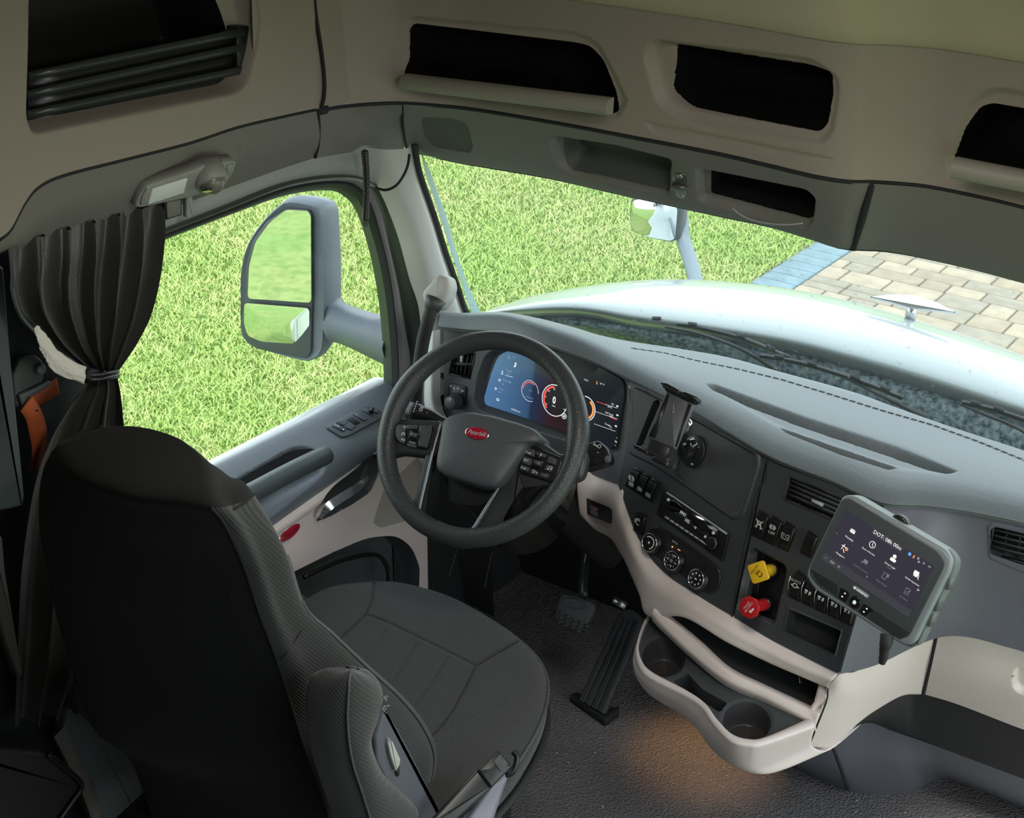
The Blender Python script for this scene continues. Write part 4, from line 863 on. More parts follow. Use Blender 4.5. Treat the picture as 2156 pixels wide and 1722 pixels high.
dialknob(1477, 1218, lambda F, k: (flat([rrect(.003, .004, .0008, 3, cx=.0125*math.cos(a), cy=.0125*math.sin(a)) for a in np.radians(range(20, 380, 45))]+[rrect(.006, .003, .001)], F, WHITE, k, 'dial_mark', z=zt)))
rtext('AUTO', 1421, 1142, .006, WHITE, hp_, h=.0056); ORG = mat('amber_led', (1, .18, .05), .5, emit=3)
c = L1([(1419, 1151), (1433, 1158)]); flat([circ(.0016, 8, *c[0]), rrect(.007, .002, .0008, 3, *c[1])], (F1[0], F1[1]+F1[0][2]*.0056), ORG, hp_, 'indicator_lamp')
# right vent
def vent(F, quad, nm, ns, nc, wide=True, par=dash, tabmark=None):
    q = np.array([p[:2] for p in l2(quad, F)]); v = None                      # TL TR BR BL
    fr0 = add(nm, join_geo([prism(line2([q[i], q[(i+1) % 4]], .004)[0], -.004, .0025, F, .001) for i in range(4)]), BLACK, par)
    for k in range(1, ns):
        t = k/ns; a = q[0]*(1-t)+q[3]*t; b_ = q[1]*(1-t)+q[2]*t; P = loc2w(F, np.array([np.append(a, -.006), np.append(b_, -.006)])); add('louver', strip(resample(P, 3), .011, .0018, F[0][2]*.9+F[0][1]*-.5), FASC, fr0)
    for k in range(1, nc):
        t = k/nc; a = q[0]*(1-t)+q[1]*t; b_ = q[3]*(1-t)+q[2]*t; P = loc2w(F, np.array([np.append(a, -.014), np.append(b_, -.014)])); add('vane', strip(resample(P, 3), .0018, .011, F[0][2]), FASC, fr0)
    return fr0
vr = vent(F2, [(1664, 1003), (1790, 1057), (1777, 1103), (1654, 1051)], 'air_vent', 5, 5)
add('vent_tab', prism(L2_([(1711, 1050), (1734, 1060), (1732, 1067), (1709, 1056)]), -.004, .003, F2, .001), GREYP, vr)
# air brake valves
def valve(name, head_px, base_px, outline, m, lab, words_):
    b0 = pn(base_px[0], base_px[1], F2[1]-F2[0][2]*.02, F2[0][2]); n = F2[0][2]
    best = min(np.linspace(.02, .09, 71), key=lambda s: np.hypot(*(np.array(proj(b0+n*s)[:2])-np.array(head_px))))
    hd = b0+n*best; up_ = nrm(F2[0][1]*1.0+F2[0][0]*.15); Fk = frame(hd, F2[0][0], n)
    k = add('valve_stem', lathe([(.0125, 0), (.012, best*.4), (.0125, best*.6), (.015, best-.002)], frame(b0, F2[0][0], n), 20), m, dash, label=lab, angle=40)
    add('stem_collar', lathe([(.016, 0), (.016, .004), (.0135, .008)], frame(b0, F2[0][0], n), 20), BLACK, k)
    add(name, prism(outline, -.003, .004, Fk, .0015), m, k)
    for s, y_, sz in words_: text(s, sz, (Fk[0], Fk[1]+Fk[0][1]*y_), BLACK if m is YELLOW else WHITE, k, 'valve_word', z=.0043)
    return k, Fk
rot = lambda P, a: np.asarray(P)@np.array([[math.cos(a), math.sin(a)], [-math.sin(a), math.cos(a)]])
kx, Fx = valve('valve_handle', (1598, 1208), (1626, 1200), rot(rrect(.040, .040, .007), math.radians(40)), YELLOW, 'yellow square push pull parking brake knob', [])
def slant(F, a): return frame(F[1], F[0][0]*math.cos(a)+F[0][1]*math.sin(a), F[0][2])
Fq = slant(Fx, math.radians(40+90-60)); 
for s, y_, sz in (('PARKING', .009, .0062), ('BRAKE', .002, .0045)): text(s, sz, (Fq[0], Fq[1]+Fq[0][1]*y_), BLACK, kx, 'valve_word', z=.0043)
flat(ring2(.0045, .0065, 200, 340, 8, 0, -.005)+ring2(.0045, .0065, 20, 160, 8, 0, -.006), Fq, BLACK, kx, 'valve_symbol', z=.0043)
kx, Fx = valve('valve_handle', (1580, 1285), (1612, 1272), circ(.0235, 8)@np.array([[math.cos(.39), math.sin(.39)], [-math.sin(.39), math.cos(.39)]]), RED, 'red octagonal push pull trailer supply knob', [])
Fq = slant(Fx, math.radians(70))
for s, y_, sz in (('TRAILER', .006, .0055), ('AIR SUPPLY', .000, .0055)): text(s, sz, (Fq[0], Fq[1]+Fq[0][1]*y_), WHITE, kx, 'valve_word', z=.0043)
flat([rrect(.012, .004, .001, 2, 0, -.009)]+[rrect(.005, .005, .001, 2, -.004, -.0075)], Fq, WHITE, kx, 'valve_symbol', z=.0043)

# ---- instrument side
ftop = lipP[:7]+V(0, .020, -.004)
fbot = row('y', .27, [(935, 880), (985, 905), (1040, 930), (1120, 955), (1190, 980), (1250, 1000), (1301, 1022)]); fbot[-1] = pn(1300, 1022, F1[1], F1[0][2])
ftop[-1] = pn(1324, 797, F1[1], F1[0][2])
fm = (ftop+fbot)/2; fm[-1] = pn(1327, 905, F1[1], F1[0][2])
Gc = loft([ftop, fm, fbot], 380, 260); S_C = Surf(Gc)
bez = [(1022, 742, 18), (1060, 728, 18), (1150, 730, 20), (1240, 754, 20), (1322, 800, 18), (1322, 860, 10), (1308, 950, 16), (1290, 958, 14), (1146, 916, 30), (1010, 866, 20), (997, 846, 12), (1004, 790, 14)]
scr = [(1050, 748, 16), (1072, 738, 14), (1160, 738, 20), (1240, 762, 20), (1311, 800, 16), (1315, 830, 10), (1294, 938, 8), (1286, 944, 8), (1146, 893, 20), (1022, 852, 8), (1019, 838, 6), (1036, 780, 14)]
vl = [(950, 748, 5), (1002, 740, 5), (1000, 760, 10), (990, 798, 5), (946, 788, 5)]
reliefC = relief('instrument_fascia', Gc, [dict(poly=[(926, 690, 4), (1000, 690, 5), (1060, 688, 5), (1140, 700, 10), (1230, 732, 10), (1285, 760, 10), (1332, 786, 2), (1330, 880, 10), (1318, 950, 10), (1302, 1020, 3), (1260, 1005, 5), (1100, 955, 10), (1000, 910, 10), (945, 882, 14), (931, 855, 12), (928, 800, 10)], keep=True),
    dict(poly=bez, depth=.022, w=.016), dict(poly=vl, depth=.03, w=.004, part=('vent_well', MATTE), **{'in': 0}),
    dict(poly=[(1008, 735, 10), (1016, 735, 10), (1000, 845, 10), (994, 850, 10), (940, 850, 10), (936, 800, 5), (940, 712, 5)], depth=.0, w=.01, snap=False)], MID if False else DARK, dash)
# screen as one flat panel
pc, nc = S_C(1165, 840); cs = [S_C(*p)[0] for p in ((1060, 760), (1300, 820), (1290, 930), (1040, 845))]
nS = nrm(np.cross(cs[1]-cs[0], cs[3]-cs[0])); nS = nS if nS@(CAM-cs[0]) > 0 else -nS
FSc = frame(np.mean(cs, 0)-nS*.016, (1, 0, 0), nS)
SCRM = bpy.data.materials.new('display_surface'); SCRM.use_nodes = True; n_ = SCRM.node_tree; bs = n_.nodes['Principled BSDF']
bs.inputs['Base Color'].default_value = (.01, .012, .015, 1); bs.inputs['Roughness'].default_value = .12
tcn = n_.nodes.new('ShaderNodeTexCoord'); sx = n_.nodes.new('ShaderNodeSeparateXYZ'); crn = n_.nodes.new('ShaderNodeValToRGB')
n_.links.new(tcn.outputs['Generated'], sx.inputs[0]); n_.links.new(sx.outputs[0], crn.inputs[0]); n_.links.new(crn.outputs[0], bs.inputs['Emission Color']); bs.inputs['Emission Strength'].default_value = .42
el = crn.color_ramp.elements; el[0].position = 0; el[0].color = (.12, .30, .58, 1); el[1].position = .34; el[1].color = (.05, .12, .26, 1)  # blue end mixes the display's own glow with a painted-in reflection
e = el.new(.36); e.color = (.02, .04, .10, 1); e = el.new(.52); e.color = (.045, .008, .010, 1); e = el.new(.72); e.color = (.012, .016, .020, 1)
scrn = add('display_screen', prism(fillet(l2(scr, FSc), .012), -.002, 0, FSc), SCRM, dash, smooth=False, label='glowing instrument display with a reflection painted into its blue left side')
LX = lambda pts: np.array([p[:2] for p in l2(pts, FSc)])
SG = mat('screen_white', (.75, .78, .8), .5, emit=.55); SR = mat('screen_red', (.9, .06, .05), .5, emit=.9); SO = mat('screen_orange', (.9, .3, .08), .5, emit=.6); SGm = mat('screen_grey', (.35, .42, .5), .5, emit=.3); SD = mat('screen_dark', (.02, .01, .012), .3, emit=.0)
ax_s = nrm(np.append(LX([(1260, 843)])[0]-LX([(1040, 770)])[0], 0)@np.eye(3)); axw = (1, 0, 0)
def st(s, px, py, size, m=SG, **k):
    c = LX([(px, py)])[0]; Fk = (FSc[0], loc2w(FSc, np.append(c, .0006))); return text(s, size, Fk, m, scrn, 'screen_word', z=0, **k)
st('0', 1167, 843, .024, sx=.8, bold=.0006); st('MPH', 1166, 855, .005); st('Coolant', 1072, 780, .006, SGm); st('163°F', 1071, 787, .005, SGm); st('Brake App', 1068, 802, .006, SGm); st('0 psi', 1058, 808, .005, SGm); st('Boost', 1056, 819, .006, SGm); st('0 psi', 1052, 825, .005, SGm)
st('36,930.2 mi', 1086, 864, .006); st('15:23', 1234, 800, .006); st('97 °F', 1268, 809, .006); st('Oil', 1290, 851, .006); st('28 PSI', 1284, 857, .005); st('Oil Temp', 1283, 871, .006); st('162°F', 1287, 877, .005); st('Torque', 1280, 894, .006); st('7 %', 1286, 900, .005); st('Remaining %', 1116, 837, .0045, SGm); st('60 mi', 1117, 822, .0045, SGm); st('D', 1299, 922, .006, SGm); st('N', 1297, 930, .008); st('R', 1296, 938, .006, SGm)
def gring(px, py, r, w_, a0, a1, m, z=.0006, n=30): c = LX([(px, py)])[0]; flat(ring2(r-w_, r, a0, a1, n, c[0], c[1]), (FSc[0], FSc[1]), m, scrn, 'gauge_arc', z=z)
c = LX([(1168, 843)])[0]; flat([circ(.036, 32, *c)], FSc, SD, scrn, 'gauge_disc', z=.0003)
gring(1168, 843, .0385, .0018, 0, 360, SG, n=40); gring(1168, 843, .034, .004, 100, 230, SR); gring(1116, 823, .026, .0008, 0, 300, SG); gring(1116, 823, .022, .002, 60, 180, SR); gring(1232, 860, .030, .002, -60, 100, SG); gring(1232, 860, .026, .005, -60, 60, SO)
c = LX([(1233, 862)])[0]; flat([circ(.024, 24, *c)], FSc, SD, scrn, 'gauge_disc', z=.0003)
for i, s in enumerate(('0', '5', '10', '15')): a = math.radians(215-i*38); c = LX([(1168, 843)])[0]+V(math.cos(a), math.sin(a))*.027; text(s, .0065, (FSc[0], loc2w(FSc, np.append(c, .0008))), SG, scrn, 'gauge_numeral', z=0)
for (a, b_, m) in (((1256, 845), (1274, 851), SR), ((1274, 851), (1300, 859), SG), ((1253, 866), (1300, 882), SG), ((1285, 878), (1298, 884), SR), ((1251, 892), (1296, 908), SG), ((1064, 790), (1080, 794), SG)):
    flat(line2(LX([a, b_]), .0007), FSc, m, scrn, 'gauge_bar', z=.0006)
c = LX([(1201, 763)])[0]; flat(ring2(.0045, .0062, 0, 360, 16, *c)+[rrect(.002, .006, .0005, 2, *c)]+line2([c+V(-.006, -.009), c+V(.006, -.009)], .0018), FSc, SR, scrn, 'brake_warning_symbol', z=.0006)
c = LX([(1085, 769)])[0]; flat([circ(.002, 8, c[0], c[1]+.005), rrect(.004, .006, .001, 2, c[0], c[1]-.001)]+line2([c+V(-.004, -.006), c+V(.004, .006)], .001), FSc, SG, scrn, 'belt_symbol', z=.0006)
c = LX([(1058, 783)])[0]; flat([rrect(.002, .007, .0005, 2, c[0], c[1]), rrect(.008, .001, .0004, 2, c[0], c[1]-.005)], FSc, SG, scrn, 'coolant_symbol', z=.0006)
for q in ((1052, 800), (1044, 818)): c = LX([q])[0]; flat(ring2(.0022, .0034, 0, 360, 10, *c), FSc, SG, scrn, 'pressure_symbol', z=.0006)
c = LX([(1072, 752)])[0]; flat(ring2(.003, .004, 0, 360, 10, *c), FSc, SGm, scrn, 'clock_symbol', z=.0006); st('13.8V', 1082, 752, .0045, SGm)
c = LX([(1048, 843)])[0]; flat(ring2(.004, .0055, 20, 160, 8, *c)+[rrect(.008, .0015, .0004, 2, *c)], FSc, SG, scrn, 'trip_symbol', z=.0006)
c = LX([(1188, 876)])[0]; flat(ring2(.0055, .007, 0, 360, 14, *c)+[circ(.0035, 4, *c)], FSc, SG, scrn, 'mode_symbol', z=.0006); st('20', 1188, 862, .005)
c = LX([(1257, 806)])[0]; flat([rrect(.0022, .008, .001, 3, *c)], FSc, SO, scrn, 'temperature_symbol', z=.0006)
for q in ((1300, 855), (1300, 874), (1297, 897)): c = LX([q])[0]; flat([rrect(.006, .0035, .001, 2, *c)], FSc, SG, scrn, 'gauge_symbol', z=.0006)
# left vent and lamp switch
pv, nv_ = S_C(972, 768); FV = frame(pv, (1, .05, 0), nv_)
lv = vent(FV, [(951, 749), (1001, 741), (990, 797), (947, 787)], 'air_vent', 2, 5); add('vent_tab', prism([p[:2] for p in l2([(970, 742), (975, 742), (974, 762), (969, 762)], FV)], -.002, .004, FV, .001), GREYP, lv)
FL = S_C.fr(962, 834, (1, .05, 0)); lsw = add('lamp_switch_plate', prism(fillet(l2([(946, 806), (984, 813), (983, 852), (960, 862), (940, 850)], FL), .006), 0, .004, FL, .0015), BLACK, dash)
add('lamp_switch_knob', lathe([(.0205, .004), (.0205, .012), (.0175, .018), (.0165, .034), (.014, .036)], (FL[0], S_C(963, 843)[0]), 26), DARK, lsw); Fz = (FL[0], loc2w((FL[0], S_C(958, 838)[0]), (0, .006, 0)))
flat([rrect(.002, .008, .0006, 2, 0, .010)], (FL[0], S_C(963, 843)[0]), WHITE, lsw, 'pointer_mark', z=.0365)
for i, q in enumerate(((951, 812), (958, 817), (966, 817), (975, 822))):
    c = np.array([p[:2] for p in l2([q], FL)])[0]; flat(ring2(.0015, .0026, 0, 360, 8, *c)+[rrect(.003, .001, .0003, 2, c[0]+.004*(i > 1), c[1])], FL, WHITE, lsw, 'lamp_symbol', z=.0046)
# beige side cheek between pillar and instrument fascia
ck = [row('y', .25, [(903, 700), (897, 760), (893, 840), (900, 900), (905, 960)]), row('y', .235, [(914, 696), (911, 760), (910, 840), (922, 880), (950, 930)]), row('y', .27, [(927, 694), (927, 760), (928, 840), (942, 880), (980, 915)])]
add('side_cheek', (lambda G: (G.reshape(-1, 3), gridfaces(G.shape[0], G.shape[1])))(loft(ck, 30, 12)), PILLAR, dash)
# ---- right slate panel under the pad
st0 = lipP[13:]+V(0, .016, -.012); st0[0] = pn(1857, 1058, F2[1], F2[0][2])
stm = row('y', .2, [(1838, 1165), (1935, 1165, .13), (2030, 1180, .20), (2140, 1210, .235), (2260, 1240, .25)]); stm[0] = pn(1838, 1165, F2[1], F2[0][2])
stl = row('y', .2, [(1800, 1296), (1900, 1300, .14), (2020, 1300, .22), (2140, 1325, .26), (2260, 1355, .28)]); stl[0] = pn(1800, 1296, F2[1], F2[0][2])
stb = row('y', .2, [(1765, 1420), (1845, 1400, .12), (1990, 1340, .22), (2130, 1365, .27), (2260, 1410, .30)]); stb[0] = pn(1765, 1420, F2[1], F2[0][2])
Gs = loft([st0, stm, stl, stb], 220, 160); S_S = Surf(Gs)
relief('passenger_fascia', Gs, [dict(poly=[(2078, 1105, 10), (2092, 1098, 10), (2250, 1130, 10), (2250, 1220, 10), (2150, 1205, 10), (2080, 1175, 10)], depth=-.003, w=.004),
    dict(poly=[(2086, 1112, 5), (2096, 1107, 5), (2240, 1140, 5), (2240, 1205, 5), (2148, 1186, 8), (2084, 1164, 8)], depth=.03, w=.003, part=('vent_well', MATTE), **{'in': 0})], mat('passenger_slate', (.105, .107, .13), .42, .25, 500, 'voronoi'), dash)
FV2 = S_S.fr(2150, 1150, (1, .2, 0)); vent(FV2, [(2092, 1107), (2235, 1140), (2232, 1204), (2082, 1166)], 'air_vent', 5, 5)
add('panel_gap', tube(curve([S_S(*p)[0] for p in ((1859, 1062), (1840, 1165), (1802, 1296), (1768, 1415))], 30), .002, 6), MATTE, dash)

# ---- beige lower console
top_e = [pn(*p, F1[1], F1[0][2]) for p in ((1301, 1020), (1320, 1069), (1337, 1119), (1366, 1171), (1413, 1215), (1470, 1252), (1540, 1297))]+[pn(*p, F2[1], F2[0][2]) for p in ((1620, 1345), (1700, 1386), (1763, 1418))]
top_e = np.array([on(1222, 985, 'y', .27), on(1262, 1000, 'y', .265)]+top_e)
bot_e = row('y', .1, [(1222, 1085, .24), (1250, 1112, .23), (1283, 1131, .20), (1303, 1160, .17), (1319, 1190, .14), (1345, 1250, .10), (1364, 1296, .08), (1440, 1300, .03), (1530, 1352, .0), (1620, 1396, .0), (1690, 1426, .0), (1742, 1448, .02)])
m1_ = top_e*.75+bot_e*.25+V(0, -.014, 0); m2_ = top_e*.4+bot_e*.6+V(0, -.012, 0)
add('console_rail', shell(loft([top_e+V(0, .006, 0), m1_, m2_, bot_e, bot_e+V(.0, .03, -.008)], 160, 34), .004), BEIGE, dash)
# warning sticker on the knee panel
FK = frame(on(1257, 1072, 'y', .205), on(1290, 1083, 'y', .19)-on(1228, 1065, 'y', .22), (on(1257, 1072, 'y', .2)-on(1257, 1072, 'y', .25)))
Sk = Surf(loft([top_e+V(0, .006, 0), m1_, m2_, bot_e], 80, 24)); pk, nk = Sk(1257, 1072); FK = frame(pk+nk*.007, Sk(1285, 1082)[0]-Sk(1230, 1064)[0], nk)
stk = add('warning_sticker', prism(fillet(l2([(1229, 1046), (1290, 1071), (1287, 1103), (1226, 1078)], FK), .003), -.001, .001, FK), mat('sticker_black', (.02, .02, .022), .4), dash, smooth=False)
flat([rrect(.001, .026, .0003, 2, *np.array(l2([(1229, 1063)], FK))[0][:2])], FK, RED, stk, 'sticker_edge', z=.0012)
text('WARNING', .0055, (FK[0], loc2w(FK, (0, .010, 0))), RED, stk, 'sticker_heading', z=.0014)
rr = random.Random(2)
for k in range(7): flat([rrect(rr.uniform(.028, .046), .0009, .0003, 2, 0, .006-k*.0030)], FK, WHITE, stk, 'sticker_text_line', z=.0013)
# upper pocket: floor, back and side walls
pk_t = row('y', .1, [(1373, 1235, .07), (1440, 1290, .03), (1530, 1350, 0), (1620, 1394, 0), (1690, 1424, 0), (1742, 1447, .02)])
lipz = row('z', .62, [(1374, 1284, .665), (1400, 1302, .66), (1460, 1352, .65), (1524, 1410, .64), (1600, 1448, .63), (1690, 1490, .62), (1722, 1506, .62)])
lipb = row('z', .60, [(1371, 1296, .645), (1392, 1318, .64), (1450, 1372, .63), (1524, 1432, .62), (1610, 1472, .61), (1700, 1519, .60), (1716, 1530, .595)])
add('shelf_lip', shell(loft([lipz+V(0, .035, -.012), lipz+V(0, .008, 0), (lipz+lipb)/2+V(0, -.001, .001), lipb, lipb+V(0, .01, -.02)], 90, 20), .003), BEIGE, dash)
pf = lipz+V(0, .03, -.01); pb_ = pf+V(0, .19, .0); pb_[:, 1] = np.maximum(pf[:, 1]+.12, .18); pu = pb_.copy(); pu[:, 2] += .10
add('pocket_liner', (lambda G: (G.reshape(-1, 3), gridfaces(G.shape[0], G.shape[1])))(loft([pf, (pf+pb_)/2, pb_, pu], 40, 14, False)), mat('pocket_black', (.02, .02, .022), .6), dash)
side = [on(1742, 1448, 'y', .02), on(1722, 1506, 'y', -.0), on(1700, 1500, 'y', .12), on(1700, 1424, 'y', .12)]
side = [on(1738, 1444, 'y', .02), lipz[-1]+V(.0, .01, 0), lipz[-1]+V(-.015, .16, .0), on(1738, 1444, 'y', .02)+V(-.01, .15, .0)]
mesh('pocket_side', side, [(0, 1, 2, 3)], mat('pocket_side_grey', (.33, .33, .32), .5), dash, smooth=False)
sl = [on(1370, 1240, 'y', .07), on(1374, 1284, 'y', .03), on(1374, 1284, 'y', .03)+V(.03, .15, 0), on(1370, 1240, 'y', .07)+V(.03, .12, 0)]
# frame ends of the console unit
add('console_end', shell(loft([[on(1740, 1446, 'y', .02), on(1737, 1475, 'y', .0), on(1728, 1505, 'z', .60)], [on(1724, 1440, 'y', .02), on(1716, 1470, 'y', .0), on(1708, 1500, 'z', .615)]], 12, 4), .01), BEIGE, dash)
ot = add('power_outlet', lathe([(.014, 0), (.014, .006), (.011, .006), (.010, .001)], frame(on(1687, 1434, 'y', .08), (0, 1, 0), (-.8, -.6, 0)), 22), BLACK, dash)
add('outlet_ring', tube(loc2w(frame(on(1687, 1434, 'y', .08), (0, 1, 0), (-.8, -.6, 0)), np.c_[circ(.0125, 24), np.full(24, .0065)]), .0012, 6, True), CHROME, ot)
# cup holder tray
Tz = .598; TR = [(1376, 1288, 6), (1357, 1322, 20), (1345, 1362, 20), (1351, 1394, 20), (1373, 1419, 20), (1442, 1456, 30), (1483, 1484, 20), (1509, 1518, 20), (1540, 1549, 20), (1574, 1560, 20), (1610, 1556, 20), (1700, 1517, 5), (1610, 1466, 10), (1524, 1424, 10), (1450, 1366, 20), (1395, 1312, 20)]
gx = [on(p[0], p[1], 'z', Tz) for p in TR]; x0, y0 = np.min(gx, 0)[:2]-.02; x1, y1 = np.max(gx, 0)[:2]+.02
XX, YY = np.meshgrid(np.arange(x0, x1, .0024), np.arange(y0, y1, .0024)); Gt = np.stack([XX, YY, np.full_like(XX, Tz)], 2)
ell = lambda cx, cy, rx_, ry_, a=0, n=28: [(cx+rx_*math.cos(t)*math.cos(a)-ry_*math.sin(t)*math.sin(a), cy+rx_*math.cos(t)*math.sin(a)+ry_*math.sin(t)*math.cos(a), 0) for t in np.linspace(0, 6.283, n, endpoint=False)]
CUP = mat('cup_well', (.045, .042, .043), .4)
relief('cup_tray', Gt, [dict(poly=[(p[0], p[1], 10) for p in TR], keep=True), dict(poly=ell(1398, 1381, 52, 46), depth=.004, w=.006), dict(poly=ell(1398, 1381, 46, 41), depth=.052, w=.006, part=('cup_well', CUP), **{'in': 0}),
    dict(poly=ell(1573, 1517, 57, 48, .15), depth=.004, w=.006), dict(poly=ell(1573, 1517, 51, 42, .15), depth=.052, w=.006, part=('cup_well', CUP), **{'in': 0}),
    dict(poly=[(1449, 1418, 4), (1480, 1452, 10), (1532, 1480, 5), (1515, 1500, 5), (1470, 1470, 20), (1424, 1440, 5), (1418, 1434, 4)], depth=.05, w=.006, part=('coin_slot', MATTE), **{'in': 0})], DARK, dash)
rimo = [(1368, 1293), (1350, 1325), (1338, 1369), (1345, 1403), (1368, 1428), (1438, 1464), (1476, 1490), (1502, 1526), (1536, 1560), (1574, 1571), (1612, 1567), (1716, 1530)]
rimi = [(p[0], p[1]) for p in TR[:12]]
r_i = row('z', .600, rimi); r_o = row('z', .603, rimo)
ob = row('z', .54, [(1366, 1300), (1348, 1350), (1337, 1400, .55), (1350, 1440, .55), (1378, 1470, .54), (1430, 1502, .535), (1468, 1534, .53), (1494, 1572, .52), (1530, 1604, .52), (1573, 1620, .52), (1618, 1612, .52), (1712, 1572, .52)])
om = (r_o+ob)/2+V(-.002, -.006, -.0)
und = ob+V(.02, .05, -.03)
add('tray_rim', shell(loft([r_i+V(.0, .0, -.012), r_i+V(0, 0, .004), (r_i+r_o)/2+V(0, 0, .009), r_o+V(0, 0, .004), r_o+V(0, 0, -.006), om, ob, und, und+V(.02, .12, .0)], 150, 50), .004, toward=V(-.5, -1, .9)), mat('tray_beige', (.66, .58, .545), .5, .25, 500, 'voronoi'), dash)
# right beige panel and glove box
ra = [row('y', .0, [(1740, 1448, .01), (1735, 1472, .005), (1714, 1524, .0), (1700, 1572, 0.01)]),
      row('y', .0, [(1770, 1418, .02), (1775, 1455, .03), (1768, 1500, .05), (1755, 1572, .08)]),
      row('y', .1, [(1806, 1412, .08), (1815, 1442, .10), (1818, 1470, .12), (1808, 1522, .15)]),
      row('y', .2, [(1850, 1366, .14), (1862, 1400, .17), (1865, 1440, .20), (1850, 1492, .23)]),
      row('y', .3, [(1905, 1325, .21), (1910, 1370, .24), (1910, 1410, .27), (1900, 1465, .31)]),
      row('y', .3, [(1975, 1293, .27), (1966, 1350, .29), (1955, 1400, .32), (1940, 1462, .36)])]
add('console_side_panel', shell(loft(ra, 60, 90), .004), mat('console_beige', (.60, .525, .49), .5, .25, 500, 'voronoi'), dash)
gb = [row('y', .3, [(1983, 1296, .275), (1974, 1345, .285), (1962, 1400, .31), (1948, 1462, .36)]), row('y', .3, [(2040, 1302, .28), (2034, 1350, .29), (2030, 1420, .32), (2020, 1484, .37)]), row('y', .3, [(2156, 1344, .31), (2156, 1380, .315), (2156, 1460, .34), (2150, 1534, .39)]), row('y', .3, [(2260, 1380, .32), (2260, 1420, .325), (2260, 1500, .35), (2260, 1570, .40)])]
relief('glove_box_door', loft(gb, 120, 140).transpose(1, 0, 2), [dict(poly=[(2133, 1412, 8), (2145, 1402, 8), (2300, 1440, 5), (2300, 1500, 5), (2145, 1462, 10), (2131, 1448, 8)], depth=.015, w=.01)], mat('glove_beige', (.60, .525, .49), .5, .25, 500, 'voronoi'), dash)
add('panel_gap', tube(curve(row('y', .3, [(1979, 1296, .275), (1971, 1345, .287), (1959, 1400, .315), (1944, 1462, .36)]), 20), .003, 6), MATTE, dash)
add('panel_gap', tube(curve(row('y', .3, [(1743, 1450, .0), (1740, 1476, -.0), (1720, 1528, -.008), (1702, 1574, 0)]), 20), .002, 6), MATTE, dash)
# dark kick panels and slate bulge down to the floor
kt = row('y', .3, [(1700, 1570, .15), (1755, 1566, .2), (1810, 1518, .25), (1900, 1462, .36), (1945, 1460, .40), (2156, 1532, .42), (2270, 1570, .43)])
kb = row('y', .5, [(1640, 1598, .5), (1750, 1560, .45), (1822, 1520, .45), (1900, 1545, .48), (1960, 1567, .50), (2156, 1640, .53), (2270, 1680, .54)])
add('kick_panel', (lambda G: (G.reshape(-1, 3), gridfaces(G.shape[0], G.shape[1])))(loft([kt+V(0, .02, .02), kt, (kt+kb)/2, kb], 60, 16)), mat('kick_black', (.022, .022, .023), .6, .2, 400), dash)
bb = row('z', .0, [(1640, 1600), (1710, 1634), (1784, 1664), (1850, 1673), (1920, 1666), (1962, 1646), (2010, 1646), (2156, 1703), (2270, 1750)])
bt = row('y', .5, [(1700, 1572, .42), (1735, 1567, .42), (1760, 1556, .43), (1822, 1522, .45), (1880, 1540, .47), (1935, 1558, .49), (1990, 1578, .505), (2156, 1640, .53), (2270, 1680, .54)])
add('kick_cover', (lambda G: (G.reshape(-1, 3), gridfaces(G.shape[0], G.shape[1])))(loft([bt, bt*.6+bb*.4+V(0, -.03, 0), bt*.2+bb*.8+V(0, -.012, 0), bb], 80, 30)), mat('kick_slate', (.12, .125, .14), .33, .3, 500, 'voronoi'), dash)
add('panel_gap', tube(curve([on(1748, 1560, 'y', .415), on(1764, 1600, 'y', .42), on(1776, 1635, 'y', .455), on(1786, 1663, 'z', .01)], 20), .004, 6), MATTE, dash)
# body behind the fascias keeps the outside light out
BK = mat('dash_core', (.008, .008, .008), .9)
mesh('dash_core', [(-1.0, .52, .62), (1.1, .60, .62), (1.1, .50, .9), (-1.0, .36, .9), (-1.0, .5, .93), (1.1, .62, .93)], [(0, 1, 2, 3), (3, 2, 5, 4)], BK, dash, smooth=False)
def gridobj(name, G, m, par=None, **k): return mesh(name, G.reshape(-1, 3), gridfaces(G.shape[0], G.shape[1]), m, par, **k)
# ------------------------------------------------------------------ steering wheel
WC = V(-.486, -.135, 1.054); tl, yw = math.radians(39.2), .094
WN = V(math.sin(yw)*math.cos(tl), -math.cos(yw)*math.cos(tl), math.sin(tl)); WU = nrm(np.cross([0, 0, 1], WN)); FW = frame(WC, WU, WN)
whl = thing('steering_wheel', 'large black steering wheel with red oval centre badge in front of the driver seat', 'steering wheel', WC)
RIMM = mat('rim_leather', (.040, .045, .046), .42, .5, 260, 'voronoi'); HUBM = mat('hub_plastic', (.075, .082, .087), .45, .35, 500, 'voronoi'); SPK_ = mat('spoke_plastic', (.032, .034, .036), .4, .2, 500)
rw = .235-.0205
a = np.linspace(0, 2*math.pi, 120, endpoint=False)
rad = .0205+.003*np.exp(-((np.degrees(a)-165)/14)**2)+.003*np.exp(-((np.degrees(a)-15)/14)**2)
add('rim', tube(loc2w(FW, np.c_[rw*np.cos(a), rw*np.sin(a), np.zeros(120)]), rad, 18, True), RIMM, whl)
def LWh(pts, z=0): return [(q[0], q[1]) + tuple(p[2:]) for q, p in zip(l2([p[:2] for p in pts], (FW[0], FW[1]+FW[0][2]*z)), pts)]
def wpoly(name, pts, z0, z1, m, r=.008, bev=.003, par=None, label=None): return add(name, prism(fillet([p[:2] for p in LWh(pts, z1)], r), z0, z1, FW, bev, 3), m, par or whl, label=label, angle=60)
wpoly('spoke', [(806, 872), (835, 880), (930, 884), (925, 962), (895, 960), (842, 954), (806, 965), (800, 925)], -.022, .002, SPK_, .012, .008)
